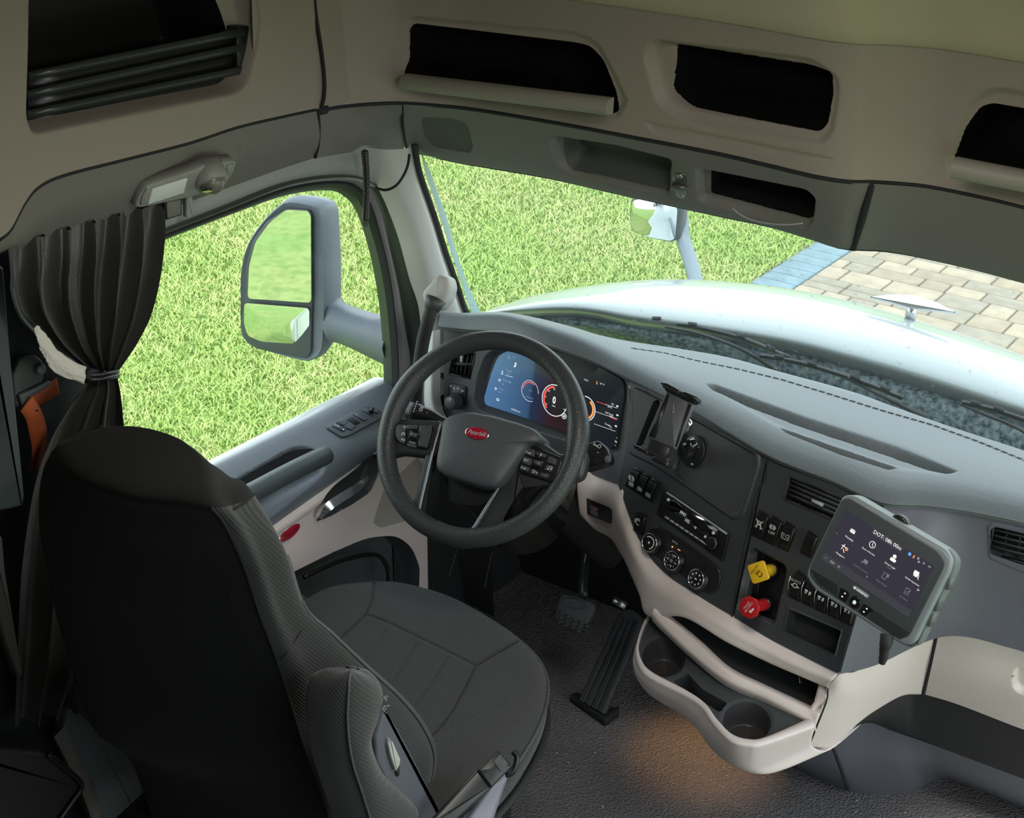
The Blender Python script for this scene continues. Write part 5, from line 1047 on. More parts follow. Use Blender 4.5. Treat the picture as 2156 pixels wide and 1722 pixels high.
wpoly('spoke', [(1096, 920), (1140, 928), (1183, 958), (1222, 930), (1236, 960), (1226, 1005), (1180, 1020), (1150, 1024), (1098, 1030), (1084, 985)], -.022, .002, SPK_, .012, .008)
wpoly('spoke', [(930, 890), (892, 962), (874, 1048), (850, 1072), (880, 1118), (925, 1140), (925, 1118), (897, 1096), (905, 1050), (925, 985)], -.024, .000, SPK_, .012, .006)
wpoly('spoke', [(1100, 930), (1062, 1010), (1000, 1108), (985, 1112), (930, 1112), (898, 1094), (890, 1125), (960, 1152), (1040, 1142), (1085, 1118), (1062, 1098), (1104, 1028), (1160, 1020), (1110, 990)], -.024, .000, SPK_, .012, .006)
SILV = mat('spoke_trim', (.20, .215, .23), .3, metal=.5)
for P_ in ([(930, 888), (915, 935), (897, 1010), (883, 1070), (882, 1088), (890, 1100)], [(1104, 930), (1085, 962), (1050, 1025), (1010, 1090), (996, 1112), (985, 1120)]):
    q = LWh(P_, .004); add('spoke_trim', strip(curve(loc2w(FW, np.c_[np.array(q)[:, :2], np.full(len(q), .003)]), 30), .0055, .004, FW[0][2]), SILV, whl)
add('spoke_trim', tube(curve(loc2w(FW, np.c_[np.array(LWh([(890, 1098), (930, 1116), (985, 1117), (1000, 1108)], .003))[:, :2], np.full(4, .002)]), 20), .003, 6), SILV, whl)
# hub pad with domed face
hub_o = [(930, 884), (945, 873), (985, 865), (1036, 874), (1091, 889), (1125, 902), (1137, 914), (1137, 928), (1108, 934), (1096, 955), (1054, 1012), (1040, 1023), (1014, 1024), (934, 1000), (916, 986), (916, 968), (926, 910)]
H = fillet([p for p in LWh(hub_o, .03)], .014, 5); H = curve(H, 90, True)
if 0.5*np.sum(H[:, 0]*np.roll(H[:, 1], -1)-np.roll(H[:, 0], -1)*H[:, 1]) < 0: H = H[::-1]
hc = H.mean(0); rg = []
for k, z in ((1.0, -.035), (1.0, .018), (.985, .026), (.95, .031), (.85, .035), (.6, .039), (.3, .041), (.03, .0415)): rg.append(loc2w(FW, np.c_[hc+(H-hc)*k, np.full(90, z)]))
hub = add('hub_pad', (np.concatenate(rg), gridfaces(8, 90, cu=True)+[tuple(7*90+i for i in range(90))]), HUBM, whl, angle=70)
for P_ in ([(963, 890), (958, 930), (945, 968)], [(1078, 905), (1062, 940), (1035, 985)]):
    q = np.array(LWh(P_, .036))[:, :2]; add('pad_crease', tube(curve(loc2w(FW, np.c_[q, [.0335, .0360, .0350]]), 20), [.0022]*10+[.0018]*10, 8), HUBM, hub)
bc = np.array(LWh([(1005, 913)], .04))[0][:2]; bx = nrm(np.array(LWh([(1031, 918)], .04))[0][:2]-bc); FBd = frame(loc2w(FW, np.append(bc, .0385)), FW[0][0]*bx[0]+FW[0][1]*bx[1], FW[0][2])
bd = add('badge', prism(circ(.0275, 40, ry=.0142), 0, .005, FBd, .0022, 3), CHROME, hub)
add('badge_enamel', prism(circ(.0258, 40, ry=.0125), .004, .0056, FBd, .001), BADGE, hub, label='red oval enamel badge with silver script')
text('Peterbilt', .0135, FBd, mat('script_silver', (.75, .75, .76), .3, metal=.6), hub, 'badge_script', z=.0059, shear=.4, sx=.88, bold=.0002)
hs = (FW[0], loc2w(FW, np.append(np.array(LWh([(991, 953)], .04))[0][:2], .0405)))
flat(line2([(-.009, .004), (-.004, -.002), (.006, .005), (.009, .001), (.002, -.004), (-.004, -.002)], .0011), hs, mat('horn_mark', (.03, .033, .035), .5), hub, 'horn_symbol')
# button pods
def pod(outl, cuts, marks, wheelpx):
    p_ = wpoly('button_pod', outl, -.004, .009, BLACK, .009, .003)
    for c in cuts: wpoly('steering_button', c, .008, .0125, DARK, .003, .0012, p_)
    c = np.array(LWh([wheelpx], .012))[0][:2]; add('thumb_roller', prism(rrect(.021, .020, .005), .010, .014, (FW[0], loc2w(FW, np.append(c, 0))), .001), GLOSS, p_)
    add('roller', tube([loc2w(FW, np.append(c+V(-.008, 0), .013)), loc2w(FW, np.append(c+V(.008, 0), .013))], .0055, 12), GREYP if False else HUBM, p_)
    for s, px, py, sz in marks:
        q = np.array(LWh([(px, py)], .0128))[0][:2]; text(s, sz, (FW[0], loc2w(FW, np.append(q, .0130))), WHITE, p_, 'button_word', z=0)
    return p_
pl_ = pod([(832, 890), (912, 894), (900, 946), (845, 935), (832, 925), (828, 905)],
    [[(836, 895), (853, 894), (851, 935), (842, 931), (834, 920), (832, 905)], [(857, 894), (879, 894), (878, 903), (856, 903)], [(857, 932), (876, 936), (875, 943), (856, 938)], [(882, 895), (908, 896), (898, 943), (880, 938)]],
    [('SET', 853, 899, .0065), ('+', 853, 904, .006), ('RES', 849, 926, .0065), ('ON/OFF', 868, 932, .0045)], (872, 916))
c = np.array(LWh([(849, 914)], .0128))[0][:2]; flat(ring2(.003, .0042, -30, 250, 12, c[0], c[1])+[circ(.001, 6, c[0], c[1])], FW, WHITE, pl_, 'cruise_symbol', z=.0132)
pr_ = pod([(1106, 936), (1120, 936), (1181, 962), (1184, 972), (1170, 1010), (1160, 1015), (1094, 995), (1091, 985)],
    [[(1110, 942), (1127, 948), (1123, 962), (1104, 955)], [(1130, 949), (1151, 957), (1148, 964), (1127, 957)], [(1155, 959), (1173, 967), (1168, 979), (1150, 972)], [(1102, 959), (1121, 966), (1116, 981), (1098, 974)], [(1150, 977), (1166, 983), (1161, 994), (1145, 989)], [(1097, 977), (1115, 984), (1111, 993), (1094, 988)], [(1118, 988), (1134, 993), (1131, 1001), (1115, 996)], [(1138, 994), (1157, 998), (1152, 1007), (1135, 1002)]],
    [('SRC', 1108, 969, .007), ('x', 1130, 994, .007), ('-', 1148, 1000, .008), ('.', 1160, 971, .008)], (1132, 975))
for q_, sh in (((1115, 953), 'ph'), ((1139, 958), 'mic'), ((1157, 986), 'note'), ((1104, 985), 'ph'), ((1123, 992), 'back')):
    c = np.array(LWh([q_], .0128))[0][:2]
    g = {'ph': ring2(.003, .0045, 200, 340, 8, c[0], c[1]+.002)+[rrect(.0012, .005, .0004, 2, c[0]-.007, c[1])], 'mic': [rrect(.0022, .005, .001, 3, c[0], c[1]+.001)]+line2([(c[0]-.002, c[1]-.004), (c[0], c[1]-.001)], .001),
         'note': [circ(.0016, 8, c[0]-.003, c[1]-.002), circ(.0016, 8, c[0]+.003, c[1]-.001)]+line2([(c[0]-.0015, c[1]-.002), (c[0]-.0015, c[1]+.004), (c[0]+.0045, c[1]+.005), (c[0]+.0045, c[1]-.001)], .0008), 'back': line2([(c[0]-.003, c[1]+.002), (c[0]+.003, c[1]+.002), (c[0]+.003, c[1]-.002), (c[0]-.002, c[1]-.002)], .001)}[sh]
    flat(g, FW, WHITE, pr_, 'button_symbol', z=.0132)
# lower hub basket and column
wpoly('hub_base', [(938, 990), (1050, 1018), (1030, 1060), (1000, 1068), (950, 1062), (935, 1020)], -.045, -.012, BLACK, .01, .004)
colm = thing('steering_column', 'black steering column shroud with two stalks behind the wheel', 'steering column', WC-WN*.1)
Fc = frame(WC-WN*.03+V(0, 0, -.0), WU, WN); rings = []
for t, s_ in ((0, .07), (.06, .085), (.13, .09), (.24, .085), (.40, .07)): rings.append(loc2w(Fc, np.c_[rrect(s_*2, s_*1.9, s_*.6, 5)+V(0, -.015-.0*t), np.full(24 if False else len(rrect(s_*2, s_*1.9, s_*.6, 5)), -t)]))
nn_ = len(rings[0]); add('shroud', (np.concatenate(rings), gridfaces(5, nn_, cu=True)+[tuple(range(nn_)), tuple(4*nn_+i for i in range(nn_))]), BLACK, colm, angle=60)
add('column_cover', tube([WC-WN*.06+V(0, .0, -.06), WC-WN*.30+V(0, 0, -.10)], [.085, .10], 20), BLACK, colm)
add('column_tube', tube([WC-WN*.38, WC-WN*.95+V(0, 0, -.05)], [.05, .04], 14), MATTE, colm)
a0, a1 = far(858, 862, 3.33), far(925, 886, 3.30)
dl = nrm(a1-a0); st1 = add('left_stalk', lathe([(.012, 0), (.020, .003), (.021, .030), (.019, .034), (.0185, .060), (.012, .085), (.009, .13)], frame(a0, (0, 0, 1), dl), 24), BLACK, colm)
FLt = frame(far(878, 858, 3.30), dl, nrm(CAM-far(878, 858, 3.3)))
for i_ in range(5): flat([rrect(.002, .0035, .0004, 2, -.004, .012-i_*.0055)], FLt, WHITE, st1, 'stalk_mark', z=.003)
for q in ((886, 862), (900, 874)): flat(ring2(.0025, .004, 0, 360, 8)+line2([(-.004, .005), (.004, .005)], .001), (FLt[0], far(q[0], q[1], 3.295)), WHITE, st1, 'stalk_symbol', z=.001)
FR_ = frame(far(1262, 958, 3.12), (1, -.1, .0), nrm((-.1, -.8, .6))); rs = l2([(1225, 940), (1240, 934), (1262, 928), (1280, 944), (1287, 962), (1283, 975), (1262, 982), (1232, 990), (1222, 985)], FR_)
st2 = add('right_stalk', prism(fillet(rs, .006), -.018, .008, FR_, .006, 3), BLACK, colm); add('stalk_arm', tube([far(1280, 965, 3.13), far(1150, 1000, 3.25)], [.016, .014], 12), BLACK, colm)
add('stalk_button', lathe([(.0075, 0), (.0075, .006), (.006, .007)], frame(far(1279, 966, 3.105), (1, 0, 0), nrm((.5, -.8, .3))), 16), DARK, st2)
cS = np.array([p[:2] for p in l2([(1266, 942)], FR_)])[0]; flat(ring2(.003, .0042, 0, 360, 12, *cS)+[rrect(.012, .0015, .0004, 2, cS[0]-.010, cS[1]-.001)]+line2([cS+V(-.016, .004), cS+V(-.006, -.003)], .0012)+[rrect(.004, .0012, .0004, 2, cS[0]+.003, cS[1]-.013)], FR_, WHITE, st2, 'stalk_symbol', z=.0086)

# ------------------------------------------------------------------ driver seat
seat = thing('driver_seat', 'dark grey cloth driver seat seen from behind at the left', 'seat', (-.52, -.45, 0))
XL, XR, XF = -.79, -.285, -.265
lv = [((160, 932, -.74), (345, 985, -.40), (440, 962, -.42)), ((118, 945, -.78), (428, 1045, -.32), (517, 1018, -.34)), ((92, 990), (470, 1100), (560, 1083, -.29)), ((82, 1070), (512, 1190), (603, 1168)), ((90, 1170), (545, 1290), (640, 1276)), ((112, 1270), (575, 1370), (700, 1334, -.25)),
      ((140, 1370), (597, 1435), (768, 1398, -.24)), ((168, 1470), (620, 1510), (845, 1468, -.235)), ((205, 1540), (645, 1590), (893, 1528, -.235)), ((265, 1580), (675, 1670), (916, 1588, -.235)), ((300, 1660), (700, 1745), (905, 1660, -.235)), ((330, 1760), (730, 1830), (880, 1740, -.24))]
RG = []
for k, (l_, r_, f_) in enumerate(lv):
    g3 = lambda p, x: on(p[0], p[1], 'x', p[2] if len(p) > 2 else x)
    LB, RB, RF = g3(l_, XL), g3(r_, XR), g3(f_, XF); dp = RF-RB; th = np.clip(np.linalg.norm(dp), .05, .30)
    LF = LB+V(-.03, 1, 0)*dp*V(0, 1, 1)+V(-.01, 0, 0); bk = V(0, -.035 if k > 0 else -.01, .0)
    if k == 0:
        b0, b1_, b2_, b3_, b4_ = [on(px_, py_, 'x', x_) for px_, py_, x_ in ((148, 926, -.77), (212, 905, -.70), (290, 906, -.60), (372, 930, -.50), (432, 972, -.40))]; F_ = V(0, .10, -.055)
        RG.append([b0, b1_, b2_, b3_, b4_, b4_+F_*.25+V(.01, 0, -.01), b4_+F_*.5+V(.005, 0, -.02), b3_+F_+V(-.01, -.01, -.03), b2_+F_+V(0, 0, -.01), b1_+F_, b0+F_*.9+V(.02, 0, 0), b0+F_*.4]); continue
    RG.append([LB, LB*.72+RB*.28+bk, LB*.5+RB*.5+bk*1.15, LB*.28+RB*.72+bk, RB, RB*.6+RF*.4+V(.012, 0, 0), RF, RF*.8+LF*.2+V(0, -.25*th, 0)+V(0, .0, .0), (RF+LF)/2-dp*V(0, .35, .1), LF*.8+RF*.2+V(0, -.25*th, 0), LF, LB*.5+LF*.5+V(-.012, 0, 0)])
RG = np.array(RG); cR = RG[0].mean(0); RG = np.concatenate([(cR+(RG[0]-cR)*.25+V(0, .0, -.002))[None], (cR+(RG[0]-cR)*.8+V(0, 0, .002))[None], RG]); n_r = 96
Gr = cat_rom(np.array([cat_rom(r, n_r, closed=True) for r in RG]), 130)
i0, i1 = 0, int(n_r*4/12)
faces = gridfaces(130, n_r, cu=True)
isb = lambda f: (f[0] % n_r) < i1 or f[0]//n_r < 34
backf = [f for f in faces if isb(f)]; sidef = [f for f in faces if not isb(f)]
Vs = Gr.reshape(-1, 3)
def submesh(name, V_, fs, m, par, **k): u, inv = np.unique(np.array(fs), return_inverse=True); return mesh(name, V_[u], inv.reshape(-1, 4), m, par, **k)
br = submesh('backrest', Vs, sidef, SEATF, seat); add('backrest_top', (Gr[0], [tuple(range(n_r))]), SEATB, br) if False else None
submesh('back_cover', Vs, backf, SEATB, seat, label='plush black back cover')
mesh('top_panel', np.concatenate([Gr[0], Gr[0].mean(0)[None]]), [(i, (i+1) % n_r, n_r) for i in range(n_r)], SEATB, seat)
PIPE = mat('seam_piping', (.075, .085, .085), .8, .5, 900); STCH = mat('seam_dark', (.012, .012, .012), .9)
add('back_seam', tube(Gr[34:, i1]+V(.001, 0, 0), .0028, 6), STCH, seat)
fr_col = int(n_r*6/12); add('front_piping', tube(Gr[50:, fr_col]+V(.0, .0, .0), .0035, 6), PIPE, seat); add('front_piping', tube(Gr[58:, fr_col-1]+V(.001, 0, 0), .0022, 6), PIPE, seat)
# shoulder seam lines
for P_ in ([(486, 1074, -.288), (520, 1050, -.29), (532, 1040, -.30)], [(640, 1300, -.262), (628, 1330, -.262), (590, 1390, -.275)]):
    add('cross_seam', tube(curve(row('x', -.28, P_)+V(.003, 0, 0), 12), .0018, 5), STCH, seat)
# ragged fluffy edge along the cover seam, stuff
fl = []; rr = random.Random(5)
Pm = Gr[:, i1-2]; Nn_ = nrm(CAM-Pm.mean(0))
for k in range(420):
    j = rr.uniform(45, 118); p = Pm[int(j)]*(1-j % 1)+Pm[int(j)+1]*(j % 1)+V(rr.gauss(-.012, .008), -.004, rr.gauss(0, .004)); d = nrm((rr.gauss(0, .6)+.3, -1, rr.gauss(0, .6)))*rr.uniform(.004, .010)
    fl.append((np.array([p, p+V(.0012, 0, .0012), p+d]), [(0, 1, 2)]))
o = mesh('cover_lint', *join_geo(fl), mat('lint', (.05, .055, .05), .95), seat, smooth=False); o['kind'] = 'stuff'
# lower back skirt hanging at left
add('lower_shell', (lambda G: shell(G, .02))(loft([row('x', -.76, [(165, 1480), (190, 1518), (202, 1521), (236, 1513), (246, 1497), (262, 1530)]), row('x', -.76, [(180, 1380), (200, 1400), (220, 1420), (250, 1420), (270, 1420), (300, 1430)])], 20, 6)), SEATB, seat)
add('seat_pedestal', prism(rrect(.42, .46, .05), 0, .5, frame((-.52, -.42, 0), (1, 0, 0), (0, 0, 1)), .03, 3), BLACK, seat)
# cushion
CO = [(620, 1245), (650, 1222), (700, 1197), (780, 1187), (850, 1191), (950, 1220), (1050, 1275), (1115, 1325), (1145, 1365), (1153, 1410), (1140, 1470), (1105, 1535), (1062, 1590), (1000, 1650), (930, 1705), (860, 1760), (620, 1700)]
CT = .60; co3 = row('z', CT, CO); x0, y0 = co3.min(0)[:2]-.03; x1, y1 = co3.max(0)[:2]+.03
XX, YY = np.meshgrid(np.arange(x0, x1, .0034), np.arange(y0, y1, .0034)); oc = curve(co3[:, :2], 160, True); sd_ = sdf(XX, YY, oc)
sd2 = np.minimum(sd_, 0); Z = CT+.022-.055*np.exp(sd2/.028)-.02*np.exp(sd2/.09)+.012*np.sin((XX-x0)/(x1-x0)*np.pi)
Gq = np.stack([XX, YY, Z], 2)
def seam(pts, w=3.2, d=.0055, we=.004, r=6):
    P = resample(cat_rom(np.array(pts, float), 40), 24); T = np.gradient(P, axis=0); T /= np.linalg.norm(T, axis=1, keepdims=True); N_ = np.stack([-T[:, 1], T[:, 0]], 1)
    return dict(poly=[tuple(p) for p in np.concatenate([P+N_*w, (P-N_*w)[::-1]])], r=0, depth=d, w=we, snap=False)
sms = [seam([(791, 1190), (788, 1225), (782, 1265), (771, 1292)]), seam([(771, 1292), (745, 1318), (715, 1345)]), seam([(771, 1292), (830, 1316), (920, 1360), (1002, 1401)]), seam([(1002, 1401), (1040, 1378), (1105, 1341)]), seam([(1002, 1401), (975, 1455), (945, 1508), (905, 1555)]),
       seam([(815, 1322), (790, 1360), (765, 1395)], 2.6, .003), seam([(879, 1352), (850, 1400), (825, 1440)], 2.6, .003), seam([(946, 1380), (910, 1435), (870, 1490)], 2.6, .003), seam([(1102, 1473), (1060, 1482), (1002, 1507), (930, 1545)], 2.4, .002)]
midp = [(771, 1296), (1000, 1402), (905, 1560), (700, 1480), (715, 1345)]
Gq2 = Gq.copy()
base_c = relief('seat_cushion', Gq, [dict(poly=[proj(p)[:2] for p in np.c_[oc, np.full(160, CT-.051)]], r=0, keep=True)]+sms, SEATM, seat)
lowr = np.c_[oc, np.full(160, CT-.05)]; k_o = np.c_[oc+(oc-oc.mean(0))*.0, np.full(160, 0)]
nrm2 = lambda: None
T = np.roll(oc, -1, 0)-np.roll(oc, 1, 0); T /= np.linalg.norm(T, axis=1, keepdims=True); NO = np.stack([T[:, 1], -T[:, 0]], 1)
if sdf(np.array([oc[0][0]+NO[0][0]*.01]), np.array([oc[0][1]+NO[0][1]*.01]), oc)[0] < 0: NO = -NO
rg = [np.c_[oc-NO*.004, np.full(160, CT-.050)], np.c_[oc+NO*.006, np.full(160, CT-.065)], np.c_[oc+NO*.004, np.full(160, CT-.10)], np.c_[oc-NO*.01, np.full(160, CT-.135)], np.c_[oc-NO*.05, np.full(160, CT-.15)]]
add('cushion_side', (np.concatenate(rg), gridfaces(5, 160, cu=True)), SEATF, seat)
add('cushion_piping', tube(np.c_[oc+NO*.003, np.full(160, CT-.055)], .0045, 8, True), PIPE, seat)
add('cushion_pan', tube(np.c_[oc+NO*.004, np.full(160, CT-.128)], .009, 8, True), RUBBER, seat)
# folded arm rest
arm_l = [((690, 1404, -.20), (737, 1424, -.15), (776, 1436, -.15)), ((652, 1432, -.21), (734, 1445, -.14), (805, 1465, -.14)), ((643, 1500, -.21), (731, 1520, -.14), (796, 1515, -.14)), ((658, 1590, -.21), (741, 1600, -.14), (782, 1570, -.14)), ((690, 1690, -.21), (766, 1680, -.14), (812, 1650, -.14)), ((720, 1790, -.21), (800, 1790, -.14), (880, 1720, -.14))]
R2 = []
for (l_, m_, r_) in arm_l:
    A, B_, C_ = [on(p[0], p[1], 'x', p[2]) for p in (l_, m_, r_)]; D_ = C_+V(-.045, .02, 0); R2.append([A, (A+B_)/2+V(.004, -.012, 0), B_, (B_+C_)/2+V(.008, 0, 0), C_, (C_+D_)/2+V(0, .01, 0), D_, (A+D_)/2])
R2 = np.array(R2[1:]); cR = R2[0].mean(0); R2 = np.concatenate([(cR+(R2[0]-cR)*.2+V(0, 0, .034))[None], (cR+(R2[0]-cR)*.7+V(0, 0, .024))[None], R2]); Ga = cat_rom(np.array([cat_rom(r, 48, closed=True) for r in R2]), 60)
ar = mesh('armrest', np.concatenate([Ga.reshape(-1, 3), (Ga[0].mean(0)+V(0, 0, .004))[None]]), gridfaces(60, 48, cu=True)+[(i, (i+1) % 48, 2880) for i in range(48)], SEATF, seat)
add('armrest_seam', tube(Ga[1:, 12]+V(.001, -.001, 0), .0024, 6), PIPE, ar)
for q in ((804, 1466), (803, 1490)):
    p = on(q[0], q[1], 'x', -.135); add('frayed_thread', join_geo([tube([p, p+V(rr.uniform(.004, .012), rr.uniform(-.004, .01), rr.uniform(-.008, .008))], .0007, 4) for _ in range(5)]), mat('thread_pale', (.35, .42, .43), .8), ar)
FA = frame(on(830, 1600, 'x', -.19), (0, 1, 0), (1, 0, 0)); HG = mat('hinge_slate', (.12, .125, .15), .4, .15, 500)
hg = add('hinge_cover', prism(fillet(l2([(802, 1486), (832, 1532), (864, 1592), (902, 1668), (934, 1740), (860, 1740), (820, 1670), (786, 1600), (784, 1552)], FA), .006), -.02, .008, FA, .006, 3), HG, seat, label='slate plastic armrest hinge cover')
FA2 = (FA[0], FA[1]+V(.010, 0, 0)); add('recline_lever', prism(fillet(l2([(816, 1552), (822, 1560), (838, 1596), (836, 1608), (829, 1622), (818, 1590), (813, 1566)], FA2), .003), -.002, .006, FA2, .002), mat('lever_pale', (.55, .56, .50), .5), hg, label='pale grey lever')
add('lever_slot', prism(fillet(l2([(832, 1624), (840, 1606), (841, 1630), (836, 1636)], FA2), .002), -.0015, .0005, FA2), MATTE, hg)
# belt buckle beside the cushion
FBk = frame(far(980, 1650, 2.83), on(1050, 1590, 'x', -.2)-on(915, 1722, 'x', -.2)-V(0, .05, 0), nrm((.55, -.35, .75)))
bk_ = thing('seat_belt_buckle', 'black seat belt buckle in a sleeve at the right side of the driver seat', 'buckle', far(980, 1650, 2.83))
add('buckle_body', prism(fillet(l2([(1045, 1580), (1075, 1616), (1030, 1662), (1002, 1624)], FBk), .004), -.014, .012, FBk, .004, 2), BLACK, bk_)
add('buckle_button', prism(fillet(l2([(1049, 1590), (1066, 1612), (1050, 1628), (1034, 1606)], FBk), .002), .011, .0135, FBk, .001), DARK, bk_)
add('buckle_sleeve', prism(fillet(l2([(1004, 1620), (1032, 1660), (938, 1745), (890, 1745)], FBk), .004), -.018, .008, FBk, .005, 2), mat('sleeve_black', (.03, .032, .032), .4), bk_)
hk = add('lever_hook', tube(curve([far(1080, 1582, 2.88), far(1088, 1592, 2.88), far(1086, 1610, 2.88), far(1078, 1626, 2.88), far(1064, 1632, 2.88)], 20), .0055, 8), BLACK, seat)
add('seat_skirt', shell(loft([[far(1073, 1625, 2.92), far(1040, 1722, 2.9), far(1020, 1800, 2.88)], [far(1045, 1645, 2.9), far(985, 1722, 2.87), far(940, 1800, 2.84)]], 12, 6), .006), mat('skirt_lilac', (.22, .21, .25), .4, .2, 500), seat, label='pale slate side skirt strip')

# ------------------------------------------------------------------ pedals and floor bits
bp = thing('brake_pedal', 'black ribbed rubber brake pedal hanging under the dashboard', 'pedal', on(1210, 1290, 'z', .12))
FP = frame(far(1212, 1285, 4.0), (1, .15, 0), nrm((-.05, -.75, .66)))
bpp = [(1180, 1258), (1186, 1250), (1232, 1260), (1254, 1272), (1250, 1290), (1230, 1322), (1216, 1330), (1172, 1310), (1168, 1296)]
PEDM = mat('pedal_rubber', (.05, .053, .055), .55, .3, 300); PEDB = mat('pedal_rib', (.035, .038, .04), .5)
add('pedal_pad', prism(fillet(l2(bpp, FP), .008), -.012, .004, FP, .004), PEDM, bp)
for k in range(5):
    for j in range(3):
        add('tread_block', prism(fillet(l2([(1178+k*13.4-j*2+1, 1287+k*6.5+j*9), (1188+k*13.4-j*2, 1291+k*6.5+j*9), (1186+k*13.4-j*2, 1297+k*6.5+j*9), (1176+k*13.4-j*2+1, 1293+k*6.5+j*9)], FP), .001), .003, .007, FP, .001, 1), PEDB, bp) if 1176+k*13.4 < 1240 and not (k > 3 and j > 1) else None
oc_ = curve(loc2w(FP, np.c_[circ(.036, 30, ry=.013)+np.array([p[:2] for p in l2([(1208, 1270)], FP)])[0], np.full(30, .005)]), 40, True); add('pedal_oval', tube(oc_, .002, 6, True), PEDM, bp)
text('Peterbilt', .016, (FP[0], loc2w(FP, np.append(np.array([p[:2] for p in l2([(1208, 1270)], FP)])[0], .005))), PEDM, bp, 'pedal_script', shear=.35, sx=.85)
add('pedal_arm', strip(curve([far(1228, 1256, 3.98), far(1228, 1225, 4.0), far(1232, 1190, 4.03), far(1238, 1150, 4.05), far(1240, 1110, 4.1)], 20), .022, .014, (0, -1, .5)), mat('pedal_arm_metal', (.06, .065, .065), .25, metal=.5), bp)
ap = thing('accelerator_pedal', 'long ribbed black accelerator pedal on the floor beside the cup tray', 'pedal', on(1250, 1490, 'z', 0))
pa = row('z', .02, [(1222, 1470, .03), (1272, 1502, .03)]); pt = row('z', .2, [(1297, 1290, .20), (1348, 1300, .20)])
FAc = frame((pa[0]+pa[1])/2, pa[1]-pa[0], np.cross(pa[1]-pa[0], pt[0]-pa[0]))
FAc = frame(FAc[1], pa[1]-pa[0], FAc[0][2] if FAc[0][2]@(CAM-FAc[1]) > 0 else -FAc[0][2])
app = [(1219, 1472), (1272, 1504), (1350, 1315), (1348, 1296), (1332, 1283), (1315, 1283), (1302, 1292)]
add('pedal_plate', prism(fillet(l2(app, FAc), .01), -.012, .002, FAc, .003), PEDM, ap)
for k in range(4):
    t = (k+.5)/4; a_ = np.array((1219+(1272-1219)*t, 1474+(1504-1474)*t)); b_ = np.array((1302+(1350-1302)*t, 1300+(1308-1300)*t))
    n_ = np.array((6.2, 3.4)); add('tread_rib', prism(fillet(l2([a_-n_*.75, a_+n_*.75, b_+n_*.85+V(0, -2), b_-n_*.75+V(0, 2)], FAc), .002), .001, .006, FAc, .0015), PEDM, ap)
FB0 = frame(on(1240, 1495, 'z', .012), (1, .3, 0), (0, 0, 1)); add('pedal_base', prism(fillet(l2([(1198, 1468), (1215, 1462), (1280, 1500), (1302, 1490), (1304, 1500), (1274, 1522)], FB0), .006), -.012, .01, FB0, .003), RUBBER, ap)
br_ = add('bracket_metal', strip([far(1292, 1262, 3.95), far(1318, 1276, 3.95)], .02, .004, (0, -.6, .8)), STEEL, ap, label='bare metal bracket')
# carpeted toe area and mat seam with white stitches
ft = thing('toe_mat', 'dark toe mat with white stitching below the steering wheel', 'mat', (-.8, .45, .01))
fm_ = row('z', .01, [(905, 1150, .30), (960, 1140, .30), (1035, 1150, .30)]); fm2 = row('z', .01, [(930, 1230, .05), (970, 1260, .05), (1040, 1300, .05)])
gridobj('mat_panel', loft([fm_, (fm_+fm2)/2, fm2], 16, 10), mat('mat_carpet', (.02, .02, .021), .95, .6, 700), ft)
for A_, B_ in (((962, 1158), (945, 1215)), ((1035, 1165), (1020, 1240))):
    P = resample(np.array([A_, B_], float), 15)
    for p, q in zip(P[:-1], P[1:]): add('stitch', tube([pn(*p, fm_[1]+V(0, -.01, .01), nrm((.3, -1, .6))), pn(*(p*.45+q*.55), fm_[1]+V(0, -.01, .01), nrm((.3, -1, .6)))], .0009, 4), GREYP, ft)
# crumbs on the floor
crm = mat('crumb_pale', (.62, .6, .55), .8); rr = random.Random(11); g = []
for k in range(110):
    px, py = rr.uniform(1030, 2150), rr.uniform(1480, 1722); p = on(px, py, 'z', .0012); s = rr.uniform(.0006, .0016)
    if py < 1500+max(0, (px-1300))*.35: continue
    g.append((p+np.array([[-s, -s, 0], [s, -s, 0], [s, s, 0], [-s, s, 0], [0, 0, s]])*rr.uniform(.7, 1.4), [(0, 1, 4), (1, 2, 4), (2, 3, 4), (3, 0, 4)]))
o = mesh('floor_crumbs', *join_geo(g), crm, smooth=False); tag(o, 'pale crumbs and dust scattered on the dark floor', 'crumbs', kind='stuff')
for q, s in (((1803, 1685), .006), ((1905, 1710), .006)): 
    o = add('leaf_crumb', prism(fillet([(-s, -s*.4), (0, -s*.7), (s, 0), (s*.4, s*.6), (-s*.6, s*.5)], s*.2), 0, .0015, frame(on(*q, 'z', .001), (1, .4, 0), (0, 0, 1))), mat('crumb_grey', (.3, .3, .28), .8)); tag(o, ('grey fleck of debris on the floor below the slate kick cover', 'second grey fleck of debris on the floor near the bottom edge')[s == .006 and q[0] > 1850], 'debris')
# ------------------------------------------------------------------ tablet on its mount
TN = nrm((-.19, -.93, .30)); TCn = far(1848, 1200, 2.80); FT = frame(TCn, (1, -.21, -.12), TN)
tb = thing('dash_tablet', 'grey rugged tablet showing a menu screen mounted on the dashboard', 'tablet', TCn)
TB = mat('tablet_shell', (.20, .23, .235), .45, .15, 600); TBF = mat('tablet_face', (.055, .065, .068), .4)
out_t = [(1773, 1043, 10), (1795, 1043, 14), (1990, 1158, 20), (2003, 1180, 14), (1998, 1202, 10), (1925, 1352, 14), (1908, 1360, 14), (1888, 1352, 14), (1712, 1240, 16), (1697, 1213, 14), (1700, 1196, 10)]
of = lambda pts, z: [(p[0], p[1]) for p in l2([q[:2] for q in pts], (FT[0], FT[1]+FT[0][2]*z))]
OT = fillet(of(out_t, 0), .012, 5)
add('shell', prism(OT, -.030, .0, FT, .006, 3), TB, tb)
